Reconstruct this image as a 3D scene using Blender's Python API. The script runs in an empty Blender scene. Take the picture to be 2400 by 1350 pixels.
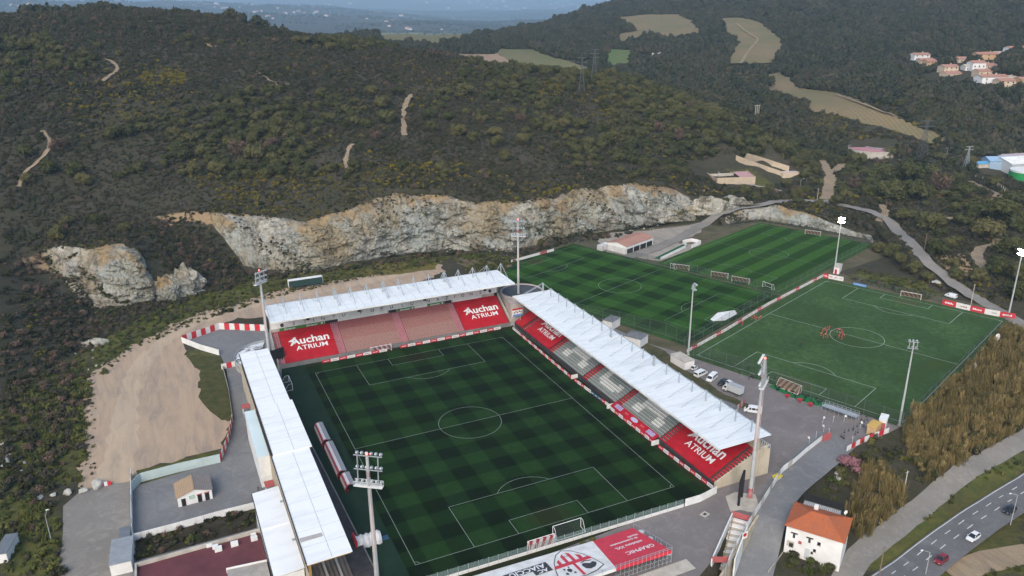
import bpy, bmesh, math, random
import numpy as np
from mathutils import Vector, Matrix
R = math.radians
D = bpy.data
scene = bpy.context.scene
COL = scene.collection
rng = random.Random(7)
nrg = np.random.default_rng(11)

# ---------------------------------------------------------------- camera
C0 = np.array([-72.905, -188.263, 114.026]); FPX = 1835.905
AX_R = np.array([0.90683288, -0.42140003, -0.00872625])
AX_U = np.array([0.15027749, 0.30390871, 0.94077424])
AX_F = np.array([0.39379031, 0.85443637, -0.33892135])
cam = D.cameras.new('camera'); cam.sensor_width = 36; cam.lens = FPX / 2400 * 36
cam.clip_start = 1; cam.clip_end = 60000
camo = D.objects.new('camera', cam); COL.objects.link(camo)
m = Matrix.Identity(4)
for i in range(3):
    m[i][0] = AX_R[i]; m[i][1] = AX_U[i]; m[i][2] = -AX_F[i]; m[i][3] = C0[i]
camo.matrix_world = m
scene.camera = camo

# ---------------------------------------------------------------- light
SUN_EL, SUN_AZ = 38, -140          # soft evening light from behind the camera, a little from the left
world = D.worlds.new('World'); scene.world = world; world.use_nodes = True
wn = world.node_tree.nodes; wl = world.node_tree.links
sky = wn.new('ShaderNodeTexSky'); sky.sky_type = 'NISHITA'; sky.sun_disc = False
sky.sun_elevation = R(SUN_EL); sky.sun_rotation = R(SUN_AZ); sky.air_density = 1.0; sky.dust_density = 1.2; sky.ozone_density = 1.0
bg = wn['Background']; bg.inputs['Strength'].default_value = 0.09
wl.new(sky.outputs[0], bg.inputs[0])
sl = D.lights.new('sun', 'SUN'); sl.energy = 1.7; sl.angle = R(40); sl.color = (1.0, 0.89, 0.75)
so = D.objects.new('sun', sl); COL.objects.link(so)
sd = Vector((math.sin(R(SUN_AZ)) * math.cos(R(SUN_EL)), math.cos(R(SUN_AZ)) * math.cos(R(SUN_EL)), math.sin(R(SUN_EL))))
so.rotation_euler = (-sd).to_track_quat('-Z', 'Y').to_euler(); so.location = (-150, -200, 300)
vs = scene.view_settings
scene.display_settings.display_device = 'sRGB'
vs.view_transform = 'Standard'; vs.look = 'None'; vs.gamma = 1; vs.use_curve_mapping = False; vs.exposure = 1.3
cy = scene.cycles
cy.max_bounces = 5; cy.diffuse_bounces = 2; cy.glossy_bounces = 2; cy.transmission_bounces = 3; cy.volume_bounces = 2; cy.transparent_max_bounces = 12
cy.use_denoising = True
cy.caustics_reflective = False; cy.caustics_refractive = False
cy.use_adaptive_sampling = True; cy.adaptive_threshold = 0.02
cy.sample_clamp_indirect = 4

# ---------------------------------------------------------------- pixel <-> ground helpers (surveyed from the pitch lines)
def ray(px, py):
    return AX_F + AX_R * ((px - 1200) / FPX) - AX_U * ((py - 675) / FPX)
def G(px, py, z=0.0):
    d = ray(px, py); t = (z - C0[2]) / d[2]; return C0 + d * t
def atD(px, py, dist):
    d = ray(px, py); t = dist / math.hypot(d[0], d[1]); return C0 + d * t
def gd(px, py, z=0.0):
    p = G(px, py, z); return math.hypot(p[0] - C0[0], p[1] - C0[1])

# ---------------------------------------------------------------- materials
def new_mat(name):
    mt = D.materials.new(name); mt.use_nodes = True
    nt = mt.node_tree; b = nt.nodes['Principled BSDF']
    return mt, nt, b
def nd(nt, typ, **kw):
    n = nt.nodes.new(typ)
    for k, v in kw.items():
        if hasattr(n, k): setattr(n, k, v)
        else: n.inputs[k].default_value = v
    return n
def mixc(nt, fac, a, b, mode='MIX'):
    n = nt.nodes.new('ShaderNodeMix'); n.data_type = 'RGBA'; n.blend_type = mode
    for sock, v in ((n.inputs[0], fac), (n.inputs[6], a), (n.inputs[7], b)):
        if hasattr(v, 'is_output'): nt.links.new(v, sock)
        elif isinstance(v, (int, float)): sock.default_value = v
        else: sock.default_value = (*v[:3], 1)
    return n.outputs[2]
def mth(nt, op, a, b=None, c=None):
    n = nt.nodes.new('ShaderNodeMath'); n.operation = op
    for i, v in enumerate((a, b, c)):
        if v is None: continue
        if hasattr(v, 'is_output'): nt.links.new(v, n.inputs[i])
        else: n.inputs[i].default_value = v
    return n.outputs[0]
def noise(nt, scale, vec=None, detail=4, rough=.55, dist=0):
    n = nt.nodes.new('ShaderNodeTexNoise'); n.inputs['Scale'].default_value = scale
    n.inputs['Detail'].default_value = detail; n.inputs['Roughness'].default_value = rough; n.inputs['Distortion'].default_value = dist
    if vec is not None: nt.links.new(vec, n.inputs['Vector'])
    return n.outputs[0]
def pos(nt):
    return nt.nodes.new('ShaderNodeNewGeometry').outputs['Position']
def ramp(nt, fac, stops, interp='LINEAR'):
    n = nt.nodes.new('ShaderNodeValToRGB'); n.color_ramp.interpolation = interp
    el = n.color_ramp.elements
    while len(el) < len(stops): el.new(.5)
    for e, (p, c) in zip(el, stops):
        e.position = p; e.color = (*(c if hasattr(c, '__len__') else (c, c, c))[:3], 1)
    nt.links.new(fac, n.inputs[0]); return n.outputs[0]
def bump(nt, b, h, strength=.4, dist=.1):
    n = nt.nodes.new('ShaderNodeBump'); n.inputs['Strength'].default_value = strength; n.inputs['Distance'].default_value = dist
    nt.links.new(h, n.inputs['Height']); nt.links.new(n.outputs[0], b.inputs['Normal'])
MATS = {}
def pm(name, c1, c2=None, scale=.6, rough=.8, spec=.3, metal=0, bmp=0, stretch=None, contrast=(.35, .65)):
    """plain procedural material: two tones mixed by noise in world space"""
    if name in MATS: return MATS[name]
    mt, nt, b = new_mat(name)
    b.inputs['Roughness'].default_value = rough; b.inputs['Specular IOR Level'].default_value = spec; b.inputs['Metallic'].default_value = metal
    if c2 is None: c2 = tuple(x * .82 for x in c1)
    p = pos(nt)
    if stretch:
        mp = nt.nodes.new('ShaderNodeMapping'); mp.inputs['Scale'].default_value = stretch; nt.links.new(p, mp.inputs[0]); p = mp.outputs[0]
    n = noise(nt, scale, p, 6, .6)
    f = ramp(nt, n, [(contrast[0], 0), (contrast[1], 1)])
    nt.links.new(mixc(nt, f, c1, c2), b.inputs['Base Color'])
    if bmp: bump(nt, b, n, bmp, .05)
    MATS[name] = mt; return mt
def emit_mat(name, col, s):
    mt, nt, b = new_mat(name); b.inputs['Base Color'].default_value = (*col, 1)
    b.inputs['Emission Color'].default_value = (*col, 1); b.inputs['Emission Strength'].default_value = s
    return mt
def net_mat(name, col, alpha, stripes=None):
    """netting or chain link: a thin mesh that lets most of the view through"""
    mt, nt, b = new_mat(name); b.inputs['Roughness'].default_value = .9
    b.inputs['Alpha'].default_value = alpha
    if stripes:
        tc = nt.nodes.new('ShaderNodeTexCoord'); sp = nt.nodes.new('ShaderNodeSeparateXYZ'); nt.links.new(tc.outputs['Object'], sp.inputs[0])
        u = mth(nt, 'ADD', sp.outputs[0], mth(nt, 'MULTIPLY', sp.outputs[2], .55))
        f = mth(nt, 'FRACT', mth(nt, 'DIVIDE', u, 1.7)); g = mth(nt, 'GREATER_THAN', f, .5)
        nt.links.new(mixc(nt, g, col, stripes), b.inputs['Base Color'])
    else: b.inputs['Base Color'].default_value = (*col, 1)
    return mt

# ---------------------------------------------------------------- mesh building
class MB:
    def __init__(s): s.v = []; s.f = []; s.mi = []; s.cur = 0
    def add(s, vs, fs):
        o = len(s.v); s.v += [tuple(map(float, p)) for p in vs]
        for f in fs: s.f.append(tuple(i + o for i in f)); s.mi.append(s.cur)
        return s
    def quad(s, a, b, c, d): return s.add((a, b, c, d), ((0, 1, 2, 3),))
    def poly(s, pts): return s.add(pts, (tuple(range(len(pts))),))
    def box(s, x0, x1, y0, y1, z0, z1):
        return s.add([(x0, y0, z0), (x1, y0, z0), (x1, y1, z0), (x0, y1, z0), (x0, y0, z1), (x1, y0, z1), (x1, y1, z1), (x0, y1, z1)],
                     [(3, 2, 1, 0), (4, 5, 6, 7), (0, 1, 5, 4), (1, 2, 6, 5), (2, 3, 7, 6), (3, 0, 4, 7)])
    def prism(s, pts, z0, z1):
        """pts: ccw outline (x,y[,dz]); closed solid from z0 to z1"""
        n = len(pts); dz = [p[2] if len(p) > 2 else 0 for p in pts]
        a = sum(pts[i][0] * pts[(i + 1) % n][1] - pts[(i + 1) % n][0] * pts[i][1] for i in range(n))
        if a < 0: pts = pts[::-1]; dz = dz[::-1]
        vs = [(p[0], p[1], z0 + d) for p, d in zip(pts, dz)] + [(p[0], p[1], z1 + d) for p, d in zip(pts, dz)]
        fs = [tuple(range(n))[::-1], tuple(range(n, 2 * n))] + [(i, (i + 1) % n, n + (i + 1) % n, n + i) for i in range(n)]
        return s.add(vs, fs)
    def hexa(s, bottom, top):
        vs = list(bottom) + list(top); n = len(bottom)
        fs = [tuple(range(n))[::-1], tuple(range(n, 2 * n))] + [(i, (i + 1) % n, n + (i + 1) % n, n + i) for i in range(n)]
        return s.add(vs, fs)
    def beam(s, a, b, w, h=None, up=(0, 0, 1)):
        """rectangular bar from a to b"""
        h = h or w; a = Vector(a); b = Vector(b); d = (b - a)
        if d.length < 1e-6: return s
        d.normalize(); u = Vector(up)
        if abs(d.dot(u)) > .98: u = Vector((1, 0, 0))
        r = d.cross(u).normalized() * w / 2; u = r.normalized().cross(d).normalized() * h / 2
        return s.hexa([a - r - u, a + r - u, a + r + u, a - r + u][::-1], [b - r - u, b + r - u, b + r + u, b - r + u][::-1])
    def tube(s, a, b, r0, r1=None, n=8):
        r1 = r0 if r1 is None else r1
        a = Vector(a); b = Vector(b); d = (b - a).normalized()
        u = Vector((0, 0, 1)) if abs(d.z) < .95 else Vector((1, 0, 0))
        x = d.cross(u).normalized(); y = d.cross(x)
        lo = [a + (x * math.cos(2 * math.pi * i / n) + y * math.sin(2 * math.pi * i / n)) * r0 for i in range(n)]
        hi = [b + (x * math.cos(2 * math.pi * i / n) + y * math.sin(2 * math.pi * i / n)) * r1 for i in range(n)]
        return s.hexa(lo[::-1], hi[::-1])
    def ball(s, c, rx, ry=None, rz=None, n=8, k=5):
        ry = ry or rx; rz = rz or rx; vs = []; fs = []
        for j in range(k + 1):
            t = math.pi * j / k
            for i in range(n):
                p = 2 * math.pi * i / n
                vs.append((c[0] + rx * math.sin(t) * math.cos(p), c[1] + ry * math.sin(t) * math.sin(p), c[2] - rz * math.cos(t)))
        for j in range(k):
            for i in range(n): fs.append((j * n + i, j * n + (i + 1) % n, (j + 1) * n + (i + 1) % n, (j + 1) * n + i))
        return s.add(vs, fs)
    def wall(s, pts, h, t, z0=None):
        """upright wall along a polyline of (x,y,z)"""
        for a, b in zip(pts[:-1], pts[1:]):
            a = Vector(a); b = Vector(b); d = Vector((b.x - a.x, b.y - a.y, 0)).normalized() * (t / 2); nrm = Vector((-d.y, d.x, 0))
            a0, b0 = a - d * .99, b + d * .99
            za = a.z if z0 is None else z0; zb = b.z if z0 is None else z0
            s.hexa([(a0.x - nrm.x, a0.y - nrm.y, za), (b0.x - nrm.x, b0.y - nrm.y, zb), (b0.x + nrm.x, b0.y + nrm.y, zb), (a0.x + nrm.x, a0.y + nrm.y, za)],
                   [(a0.x - nrm.x, a0.y - nrm.y, a.z + h), (b0.x - nrm.x, b0.y - nrm.y, b.z + h), (b0.x + nrm.x, b0.y + nrm.y, b.z + h), (a0.x + nrm.x, a0.y + nrm.y, a.z + h)])
        return s
    def build(s, name, mat, parent=None, world=True, smooth=False):
        me = D.meshes.new(name); V = s.v
        if parent is not None and world:
            M = wm(parent).inverted(); V = [tuple(M @ Vector(p)) for p in V]
        me.from_pydata(V, [], s.f)
        mats = mat if isinstance(mat, (list, tuple)) else [mat]
        for mm in mats: me.materials.append(mm)
        if len(mats) > 1: me.polygons.foreach_set('material_index', s.mi)
        if smooth: me.polygons.foreach_set('use_smooth', [True] * len(me.polygons))
        me.update()
        return link(name, me, parent)
def link(name, me, parent=None):
    o = D.objects.new(name, me); COL.objects.link(o)
    if parent is not None: o.parent = parent
    return o
def wm(o):
    M = Matrix.Translation(o.location) @ o.rotation_euler.to_matrix().to_4x4() @ Matrix.Diagonal((*o.scale, 1))
    return wm(o.parent) @ M if o.parent else M
LABELS = set()
def tag(o, label=None, cat=None, group=None, kind=None):
    if label: o['label'] = label
    if cat: o['category'] = cat
    if group: o['group'] = group
    if kind: o['kind'] = kind
    return o
def thing(name, label, cat, loc=(0, 0, 0), rz=0, group=None):
    o = D.objects.new(name, None); COL.objects.link(o); o.empty_display_size = .5
    o.location = [float(x) for x in loc]; o.rotation_euler = (0, 0, rz)
    return tag(o, label, cat, group)
def copy_tree(o, parent=None):
    c = o.copy(); COL.objects.link(c); c.parent = parent
    for ch in list(o.children): copy_tree(ch, c)
    return c
def clone(o, loc, rz=0, label=None, scale=None, group=None):
    c = copy_tree(o); c.location = [float(x) for x in loc]; c.rotation_euler = (0, 0, rz)
    if scale: c.scale = (scale, scale, scale) if not hasattr(scale, '__len__') else scale
    if label: c['label'] = label
    if group: c['group'] = group
    return c
def text_mesh(txt, size, bold=0, align='CENTER', extrude=0, shear=0):
    """lettering as a flat mesh in its own xy plane"""
    cu = D.curves.new('lettering', 'FONT'); cu.body = txt; cu.size = size; cu.align_x = align; cu.align_y = 'CENTER'
    cu.offset = bold; cu.resolution_u = 3; cu.extrude = extrude; cu.shear = shear; cu.space_line = .9
    o = D.objects.new('lettering', cu); COL.objects.link(o)
    dg = bpy.context.evaluated_depsgraph_get(); me = D.meshes.new_from_object(o.evaluated_get(dg))
    D.objects.remove(o); D.curves.remove(cu); return me
def lettering(name, txt, size, mat, parent, origin, xdir, ydir, bold=0, sx=1, align='CENTER', shear=0):
    """place lettering: origin and axes in world space"""
    me = text_mesh(txt, size, bold, align, 0, shear); me.materials.clear(); me.materials.append(mat)
    X = Vector(xdir).normalized(); Y = Vector(ydir).normalized(); Z = X.cross(Y)
    M = Matrix(((X.x * sx, Y.x, Z.x, origin[0]), (X.y * sx, Y.y, Z.y, origin[1]), (X.z * sx, Y.z, Z.z, origin[2]), (0, 0, 0, 1)))
    if parent is not None: M = wm(parent).inverted() @ M
    me.transform(M)
    return link(name, me, parent)
# ================================================================= TERRAIN
BASE = [(-260,1560),(-60,1300),(40,1120),(130,950),(185,800),(215,712),(300,715),(385,703),(450,690),(500,665),(575,628),(680,640),(760,632),(860,610),(950,597),(1040,588),(1120,592),(1200,592),(1260,577),(1330,557),(1400,547),(1480,537),(1560,522),(1620,518),(1690,530),(1780,517),(1900,535),(2040,564),(2080,600),(2130,645),(2210,680),(2310,718),(2420,772),(2640,880)]
TOPZ = [(-500,1000,14),(-300,800,18),(-150,690,20),(0,612,20),(60,590,20),(130,570,21.5),(200,576,21.5)]
TOP = [(255,563,12),(300,562,12),(330,572,18),(365,515,50),(440,498,45),(520,497,28),(580,499,18),(640,505,14),(720,515,12),(800,490,12),(870,462,13),(930,443,14),(1030,445,13),(1080,462,12),(1160,475,14),(1230,470,14),(1290,455,12),(1400,435,12),(1470,428,12),(1530,425,14),(1580,440,16),(1640,466,18),(1700,487,14),(1760,484,9),(1810,477,8),(1880,490,7),(1930,510,6),(1985,533,6),(2045,546,8),(2090,560,12),(2150,605,12),(2230,664,9),(2330,726,5),(2450,788,4),(2660,885,4)]
_bx = [b[0] for b in BASE]; _by = [b[1] for b in BASE]
base_w = np.array([G(x, y, 0) for x, y in BASE])
def base_at(px): return G(px, float(np.interp(px, _bx, _by)), 0)
def top_pt(px, py, s):
    b = base_at(px); return atD(px, py, math.hypot(b[0] - C0[0], b[1] - C0[1]) + s)
top_w = np.array([G(x, y, z) for x, y, z in TOPZ] + [top_pt(*t) for t in TOP])
_tx = [t[0] for t in TOPZ] + [t[0] for t in TOP]
def top_at(px): return np.array([np.interp(px, _tx, top_w[:, i]) for i in range(3)])

UD = [(-500,60,640),(-300,40,700),(0,40,720),(150,35,740),(300,31,760),(450,36,740),(600,61,720),(750,89,700),(900,118,690),(1050,137,670),(1200,154,640),(1350,170,610),(1450,188,590),
      (1600,240,590),(1700,288,560),(1800,330,540),
      (2300,215,780),(2300,150,860),(2100,250,680),(2390,150,860),(1900,220,750),(1820,190,800),(2050,230,720),(2240,325,640),(2200,333,640),(1995,300,650),(2390,330,690),(2390,262,740),(1900,350,600),(1700,230,720),(1500,205,780),(1500,160,880),(1350,140,900),(1200,125,950),(1100,137,900),
      (1460,130,930),(1600,120,1000),(1550,60,1250),(1480,45,1350),(1450,92,1100),(1760,100,1050),(1750,50,1200),(1700,140,950),(1600,0,1700),(1440,6,1700),(1330,44,1500),(1200,80,1400),(1000,97,1150),(850,88,1150),(900,78,1350),(1100,80,1350),
      (2000,150,950),(2000,60,1200),(2000,0,1450),(2390,60,1150),(2390,0,1400),(1800,0,1600),(1600,-60,2400),(2000,-80,2200),(2390,-80,2200),(2900,-60,2000),(1800,-70,2300),(2700,150,900),(2700,300,700),
      (900,70,4140),(1100,70,4140),(1250,62,4140),(900,55,7200),(1150,52,7425),(600,42,6750),(300,22,7425),(0,22,7425),(-400,30,7425),(900,32,11700),(1200,30,12375),(500,16,11700),(1000,14,16875),(700,5,18000),(1300,10,18000),(300,2,15750),(900,-14,24750),(400,-24,24750),(1300,-18,24750),(1600,-10,20250),(0,-2,15750),(0,-25,24750),(-400,-5,15750),(-400,-25,24750)]
UZ = [(1640,400,12),(1690,420,9.5),(1780,400,9.5),(1850,420,9),(1930,470,9),(1950,400,8),(2050,500,8),(2050,430,9),(2150,480,9),(2250,480,8),(2390,500,7),(2390,600,6),(2250,580,6),(2200,560,7),(2300,660,3),(2390,700,2),(2400,440,5),(2300,410,4),(2390,390,3),(2160,390,6),(2045,360,12),(2700,450,5),(2700,700,1),(1560,400,24),(1600,330,28)]
_up = [tuple(p) for p in top_w] + [tuple(atD(*t)) for t in UD] + [tuple(G(*t)) for t in UZ]
_az = lambda px: math.atan2(*(ray(px, 0)[[1, 0]]))
for px, py, dd in UD[:13]:            # the hill falls away behind its ridge
    p = atD(px, py, dd); a = _az(px)
    _up.append((C0[0] + math.cos(a) * (dd + 160), C0[1] + math.sin(a) * (dd + 160), p[2] - 32))
    if px < 800: _up.append((C0[0] + math.cos(a) * 1500, C0[1] + math.sin(a) * 1500, 25))
for px, dd, zz in ((850,1750,30),(1000,1800,28),(1100,1850,25),(1200,1800,30),(1320,1950,38),(1440,2300,60),(900,2700,5),(1100,2700,5),(1300,2800,10),(1450,3200,20),(700,2400,10)):   # and the spurs fall to the far plain
    a = _az(px); _up.append((C0[0] + math.cos(a) * dd, C0[1] + math.sin(a) * dd, zz))
LOWP = [(1930,1035,0),(1850,1110,-.8),(1790,1200,-2.2),(1760,1300,-4),(1740,1350,-5),(1700,1500,-8),(1850,1290,-4),(1960,1330,-4.5),(2000,1300,-5.5),(2150,1180,-5),(2390,1050,-3.5),(2240,1100,-3),(2100,1050,-1.5),(2200,950,-1.2),(2390,850,-1.2),(2390,780,-.2),(2250,1250,-7),(2390,1130,-5.5),(2150,1330,-7.6),(2390,1200,-7.2),(2390,1300,-7.2),(2300,1350,-8),(2500,1000,-4),(2460,800,-.2),(1930,1100,-1.2),(1950,1200,-3),(2030,1200,-5),(2700,1350,-8),(2300,1700,-8),(1700,1800,-8)]
class RBF:
    def __init__(s, pts):
        P = np.array(pts, float); s.c = P[:, :2]; n = len(P)
        A = np.hypot(s.c[:, None, 0] - s.c[None, :, 0], s.c[:, None, 1] - s.c[None, :, 1])
        s.mean = P[:, 2].mean(); s.w = np.linalg.lstsq(A + np.eye(n) * 1e-3, P[:, 2] - s.mean, rcond=None)[0]
    def __call__(s, x, y):
        out = np.full(x.shape, s.mean)
        for (cx, cy), w in zip(s.c, s.w): out += w * np.hypot(x - cx, y - cy)
        return out
rbf_up = RBF(_up); rbf_low = RBF([tuple(G(*t)) for t in LOWP])
def seg_dist(x, y, pl):
    d = np.full(x.shape, 1e9)
    for a, b in zip(pl[:-1], pl[1:]):
        ex, ey = b[0] - a[0], b[1] - a[1]; L = ex * ex + ey * ey + 1e-12
        t = np.clip(((x - a[0]) * ex + (y - a[1]) * ey) / L, 0, 1)
        d = np.minimum(d, np.hypot(x - a[0] - t * ex, y - a[1] - t * ey))
    return d
def inside(x, y, poly):
    c = np.zeros(x.shape, bool); n = len(poly)
    for i in range(n):
        ax, ay = poly[i][0], poly[i][1]; bx, by = poly[i - 1][0], poly[i - 1][1]
        if ay == by: continue
        c ^= ((ay > y) != (by > y)) & (x < (bx - ax) * (y - ay) / (by - ay) + ax)
    return c
_far = [(C0[0] + 30000 * math.cos(a), C0[1] + 30000 * math.sin(a)) for a in (_az(2640) - .35, _az(2400), _az(1200), _az(0), _az(-260) + .5, _az(-260) + 1.2)]
poly_base = [tuple(p[:2]) for p in base_w] + _far
poly_top = [tuple(p[:2]) for p in top_w] + _far
RIGHT_EDGE = [(1480,1640),(1640,1350),(1664,1320),(1714,1206),(1764,1218),(1850,1094),(1922,1032),(1992,1054),(2085,1014),(2112,1001),(2362,754),(2440,790),(2700,910)]
edge_w = [tuple(G(x, y)[:2]) for x, y in RIGHT_EDGE]
poly_low = edge_w + [(400, -200), (300, -500), (50, -400)]
_NT = np.random.default_rng(5).random((257, 257))
def vnoise(x, y, s):
    u = x / s + 1000.3; v = y / s + 777.7; iu = np.floor(u).astype(int); iv = np.floor(v).astype(int); fu = u - iu; fv = v - iv
    fu = fu * fu * (3 - 2 * fu); fv = fv * fv * (3 - 2 * fv); g = lambda a, b: _NT[a % 257, b % 257]
    return (g(iu, iv) * (1 - fu) + g(iu + 1, iv) * fu) * (1 - fv) + (g(iu, iv + 1) * (1 - fu) + g(iu + 1, iv + 1) * fu) * fv - .5
def fbm(x, y, s, o=4):
    t = 0; a = 1
    for i in range(o): t = t + a * vnoise(x + 31.7 * i, y - 17.3 * i, s); a *= .5; s *= .5
    return t
def height(x, y, want_m=False):
    x = np.asarray(x, float); y = np.asarray(y, float); sh = x.shape; x = x.ravel(); y = y.ravel()
    ib = inside(x, y, poly_base); it = inside(x, y, poly_top)
    db = seg_dist(x, y, base_w); dt = seg_dist(x, y, top_w)
    m_ = np.where(it, 1.0, np.where(ib, db / (db + dt + 1e-6), 0.0))
    dist = np.hypot(x - C0[0], y - C0[1])
    up = rbf_up(x, y)
    wob = np.clip(dt / 30, 0, 1) * it
    up = up + wob * (fbm(x, y, 70, 4) * 5 * np.clip(dist / 700, .6, 1) + np.clip((dist - 700) / 700, 0, 1) * fbm(x + 91, y, 260, 3) * 14 + np.clip((dist - 2000) / 2500, 0, 1) * fbm(x, y + 55, 900, 4) * 60 + np.clip((dist - 4000) / 5000, 0, 1) * fbm(x + 700, y, 3200, 4) * 190)
    il = inside(x, y, poly_low); de = seg_dist(x, y, edge_w)
    low = np.where(il, np.minimum(rbf_low(x, y), .0) * np.clip(de / 2.5, 0, 1), 0.0)
    h = low * (1 - m_) + up * m_ - .06
    h = h + np.where((m_ == 0) & il, fbm(x, y, 12, 3) * .5 * np.clip((de - 3) / 6, 0, 1), 0)
    return (h.reshape(sh), m_.reshape(sh)) if want_m else h.reshape(sh)
def hz(x, y): return float(height(np.array([x]), np.array([y]))[0])
def hit(px, py):
    """the point of the terrain seen at a pixel of the survey photo"""
    d = ray(px, py); hd = math.hypot(d[0], d[1])
    Ds = np.concatenate([np.arange(110, 600, 3.0), np.geomspace(600, 29000, 260)])
    t = Ds / hd; X = C0[0] + d[0] * t; Y = C0[1] + d[1] * t; Zr = C0[2] + d[2] * t
    k = np.nonzero(height(X, Y) > Zr)[0]
    if len(k) == 0: i = len(Ds) - 1; return np.array((X[i], Y[i], Zr[i]))
    i = k[0]
    lo, hi = t[max(i - 1, 0)], t[i]; tt = np.linspace(lo, hi, 12)
    X = C0[0] + d[0] * tt; Y = C0[1] + d[1] * tt; H = height(X, Y); j = np.nonzero(H > C0[2] + d[2] * tt)[0]; j = j[0] if len(j) else -1
    return np.array((X[j], Y[j], H[j]))

# the sheet itself: fine round the quarry, coarse towards the horizon
Fh = AX_F[:2] / np.hypot(*AX_F[:2]); Rh = np.array([Fh[1], -Fh[0]])
def graded(a, b, st, end, g=1.03):
    L = list(np.arange(a, b, st)); s = st
    while L[-1] < end: s *= g; L.append(L[-1] + s)
    return L
vv = np.array(graded(40, 500, 2.2, 33000))
uu_p = graded(0, 330, 2.5, 24000); uu = np.array([-u for u in uu_p[::-1]][:-1] + uu_p)
U, V = np.meshgrid(uu, vv)
TX = C0[0] + Fh[0] * V + Rh[0] * U; TY = C0[1] + Fh[1] * V + Rh[1] * U
TZ, TM = height(TX, TY, True)

def fast_height(x, y, want_m=False):
    """height read back from the sheet (bilinear), far quicker than solving it again"""
    x = np.asarray(x, float); y = np.asarray(y, float); dx = x - C0[0]; dy = y - C0[1]
    v = dx * Fh[0] + dy * Fh[1]; u = dx * Rh[0] + dy * Rh[1]
    i = np.clip(np.searchsorted(vv, v) - 1, 0, len(vv) - 2); j = np.clip(np.searchsorted(uu, u) - 1, 0, len(uu) - 2)
    a = np.clip((v - vv[i]) / (vv[i + 1] - vv[i]), 0, 1); b = np.clip((u - uu[j]) / (uu[j + 1] - uu[j]), 0, 1)
    def mixg(g): return (g[i, j] * (1 - b) + g[i, j + 1] * b) * (1 - a) + (g[i + 1, j] * (1 - b) + g[i + 1, j + 1] * b) * a
    return (mixg(TZ), mixg(TM)) if want_m else mixg(TZ)
slow_height = height; height = fast_height

def pxpoly(pts, n=0): return [tuple(hit(x, y)[:2]) for x, y in pts]
GRASSY = [pxpoly(p) for p in (
    [(200,815),(330,750),(470,690),(520,650),(690,640),(860,615),(1010,590),(1060,600),(1010,630),(900,660),(620,720),(430,780),(300,850),(240,900)],
    [(40,900),(190,830),(215,900),(205,1000),(195,1130),(60,1150),(0,1150),(0,960)],
    [(0,1160),(130,1175),(150,1350),(0,1350)],
    [(440,820),(500,830),(520,860),(545,990),(515,1050),(470,940),(470,870)],
    [(310,1105),(420,1080),(510,1050),(520,1080),(310,1150)],
    [(1990,1330),(2100,1240),(2260,1120),(2400,1030),(2400,1140),(2250,1250),(2100,1350)],
    [(2100,1350),(2390,1160),(2400,1350)],
    [(2010,640),(2150,660),(2210,690),(2190,720),(1990,660)],
    [(1700,395),(1760,395),(1830,440),(1760,450)],
    [(1740,265),(1830,330),(1850,370),(1760,330)],
    [(2230,440),(2300,440),(2330,490),(2250,480)], [(1940,400),(2100,420),(2180,470),(2000,470),(1880,470)])]
BARE = [pxpoly(p) for p in (
    [(1640,430),(1700,425),(1680,455),(1630,450)], [(2190,600),(2270,590),(2290,650),(2230,660)], [(360,505),(600,520),(640,530),(540,540),(400,530)],
    [(40,602),(130,576),(200,584),(225,640),(150,622),(60,625)], [(455,92),(480,98),(520,112),(490,110),(465,102)], [(640,190),(685,200),(670,212),(645,200)])]
def soft(polys, w):
    out = np.zeros(TX.shape).ravel(); x = TX.ravel(); y = TY.ravel()
    for p in polys:
        pl = list(p) + [p[0]]
        bb = [min(q[0] for q in p) - w, max(q[0] for q in p) + w, min(q[1] for q in p) - w, max(q[1] for q in p) + w]
        k = np.nonzero((x > bb[0]) & (x < bb[1]) & (y > bb[2]) & (y < bb[3]))[0]
        if len(k) == 0: continue
        d = seg_dist(x[k], y[k], pl); i = inside(x[k], y[k], p)
        out[k] = np.maximum(out[k], np.clip(.5 + np.where(i, d, -d) / w, 0, 1))
    return out
def grid_mesh(name, X, Y, Z, mat, attrs={}):
    h, w = X.shape; me = D.meshes.new(name)
    idx = np.arange(h * w).reshape(h, w)
    F = np.stack([idx[:-1, :-1], idx[:-1, 1:], idx[1:, 1:], idx[1:, :-1]], -1).reshape(-1, 4)
    me.vertices.add(h * w); me.vertices.foreach_set('co', np.stack([X, Y, Z], -1).astype(np.float32).ravel())
    me.loops.add(F.size); me.loops.foreach_set('vertex_index', F.ravel().astype(np.int32))
    me.polygons.add(len(F)); me.polygons.foreach_set('loop_start', np.arange(0, F.size, 4, dtype=np.int32))
    me.polygons.foreach_set('use_smooth', np.ones(len(F), bool))
    for k, a in attrs.items():
        at = me.attributes.new(k, 'FLOAT', 'POINT'); at.data.foreach_set('value', np.asarray(a, np.float32).ravel())
    me.materials.append(mat); me.update(calc_edges=True); me.validate()
    return me
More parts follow.
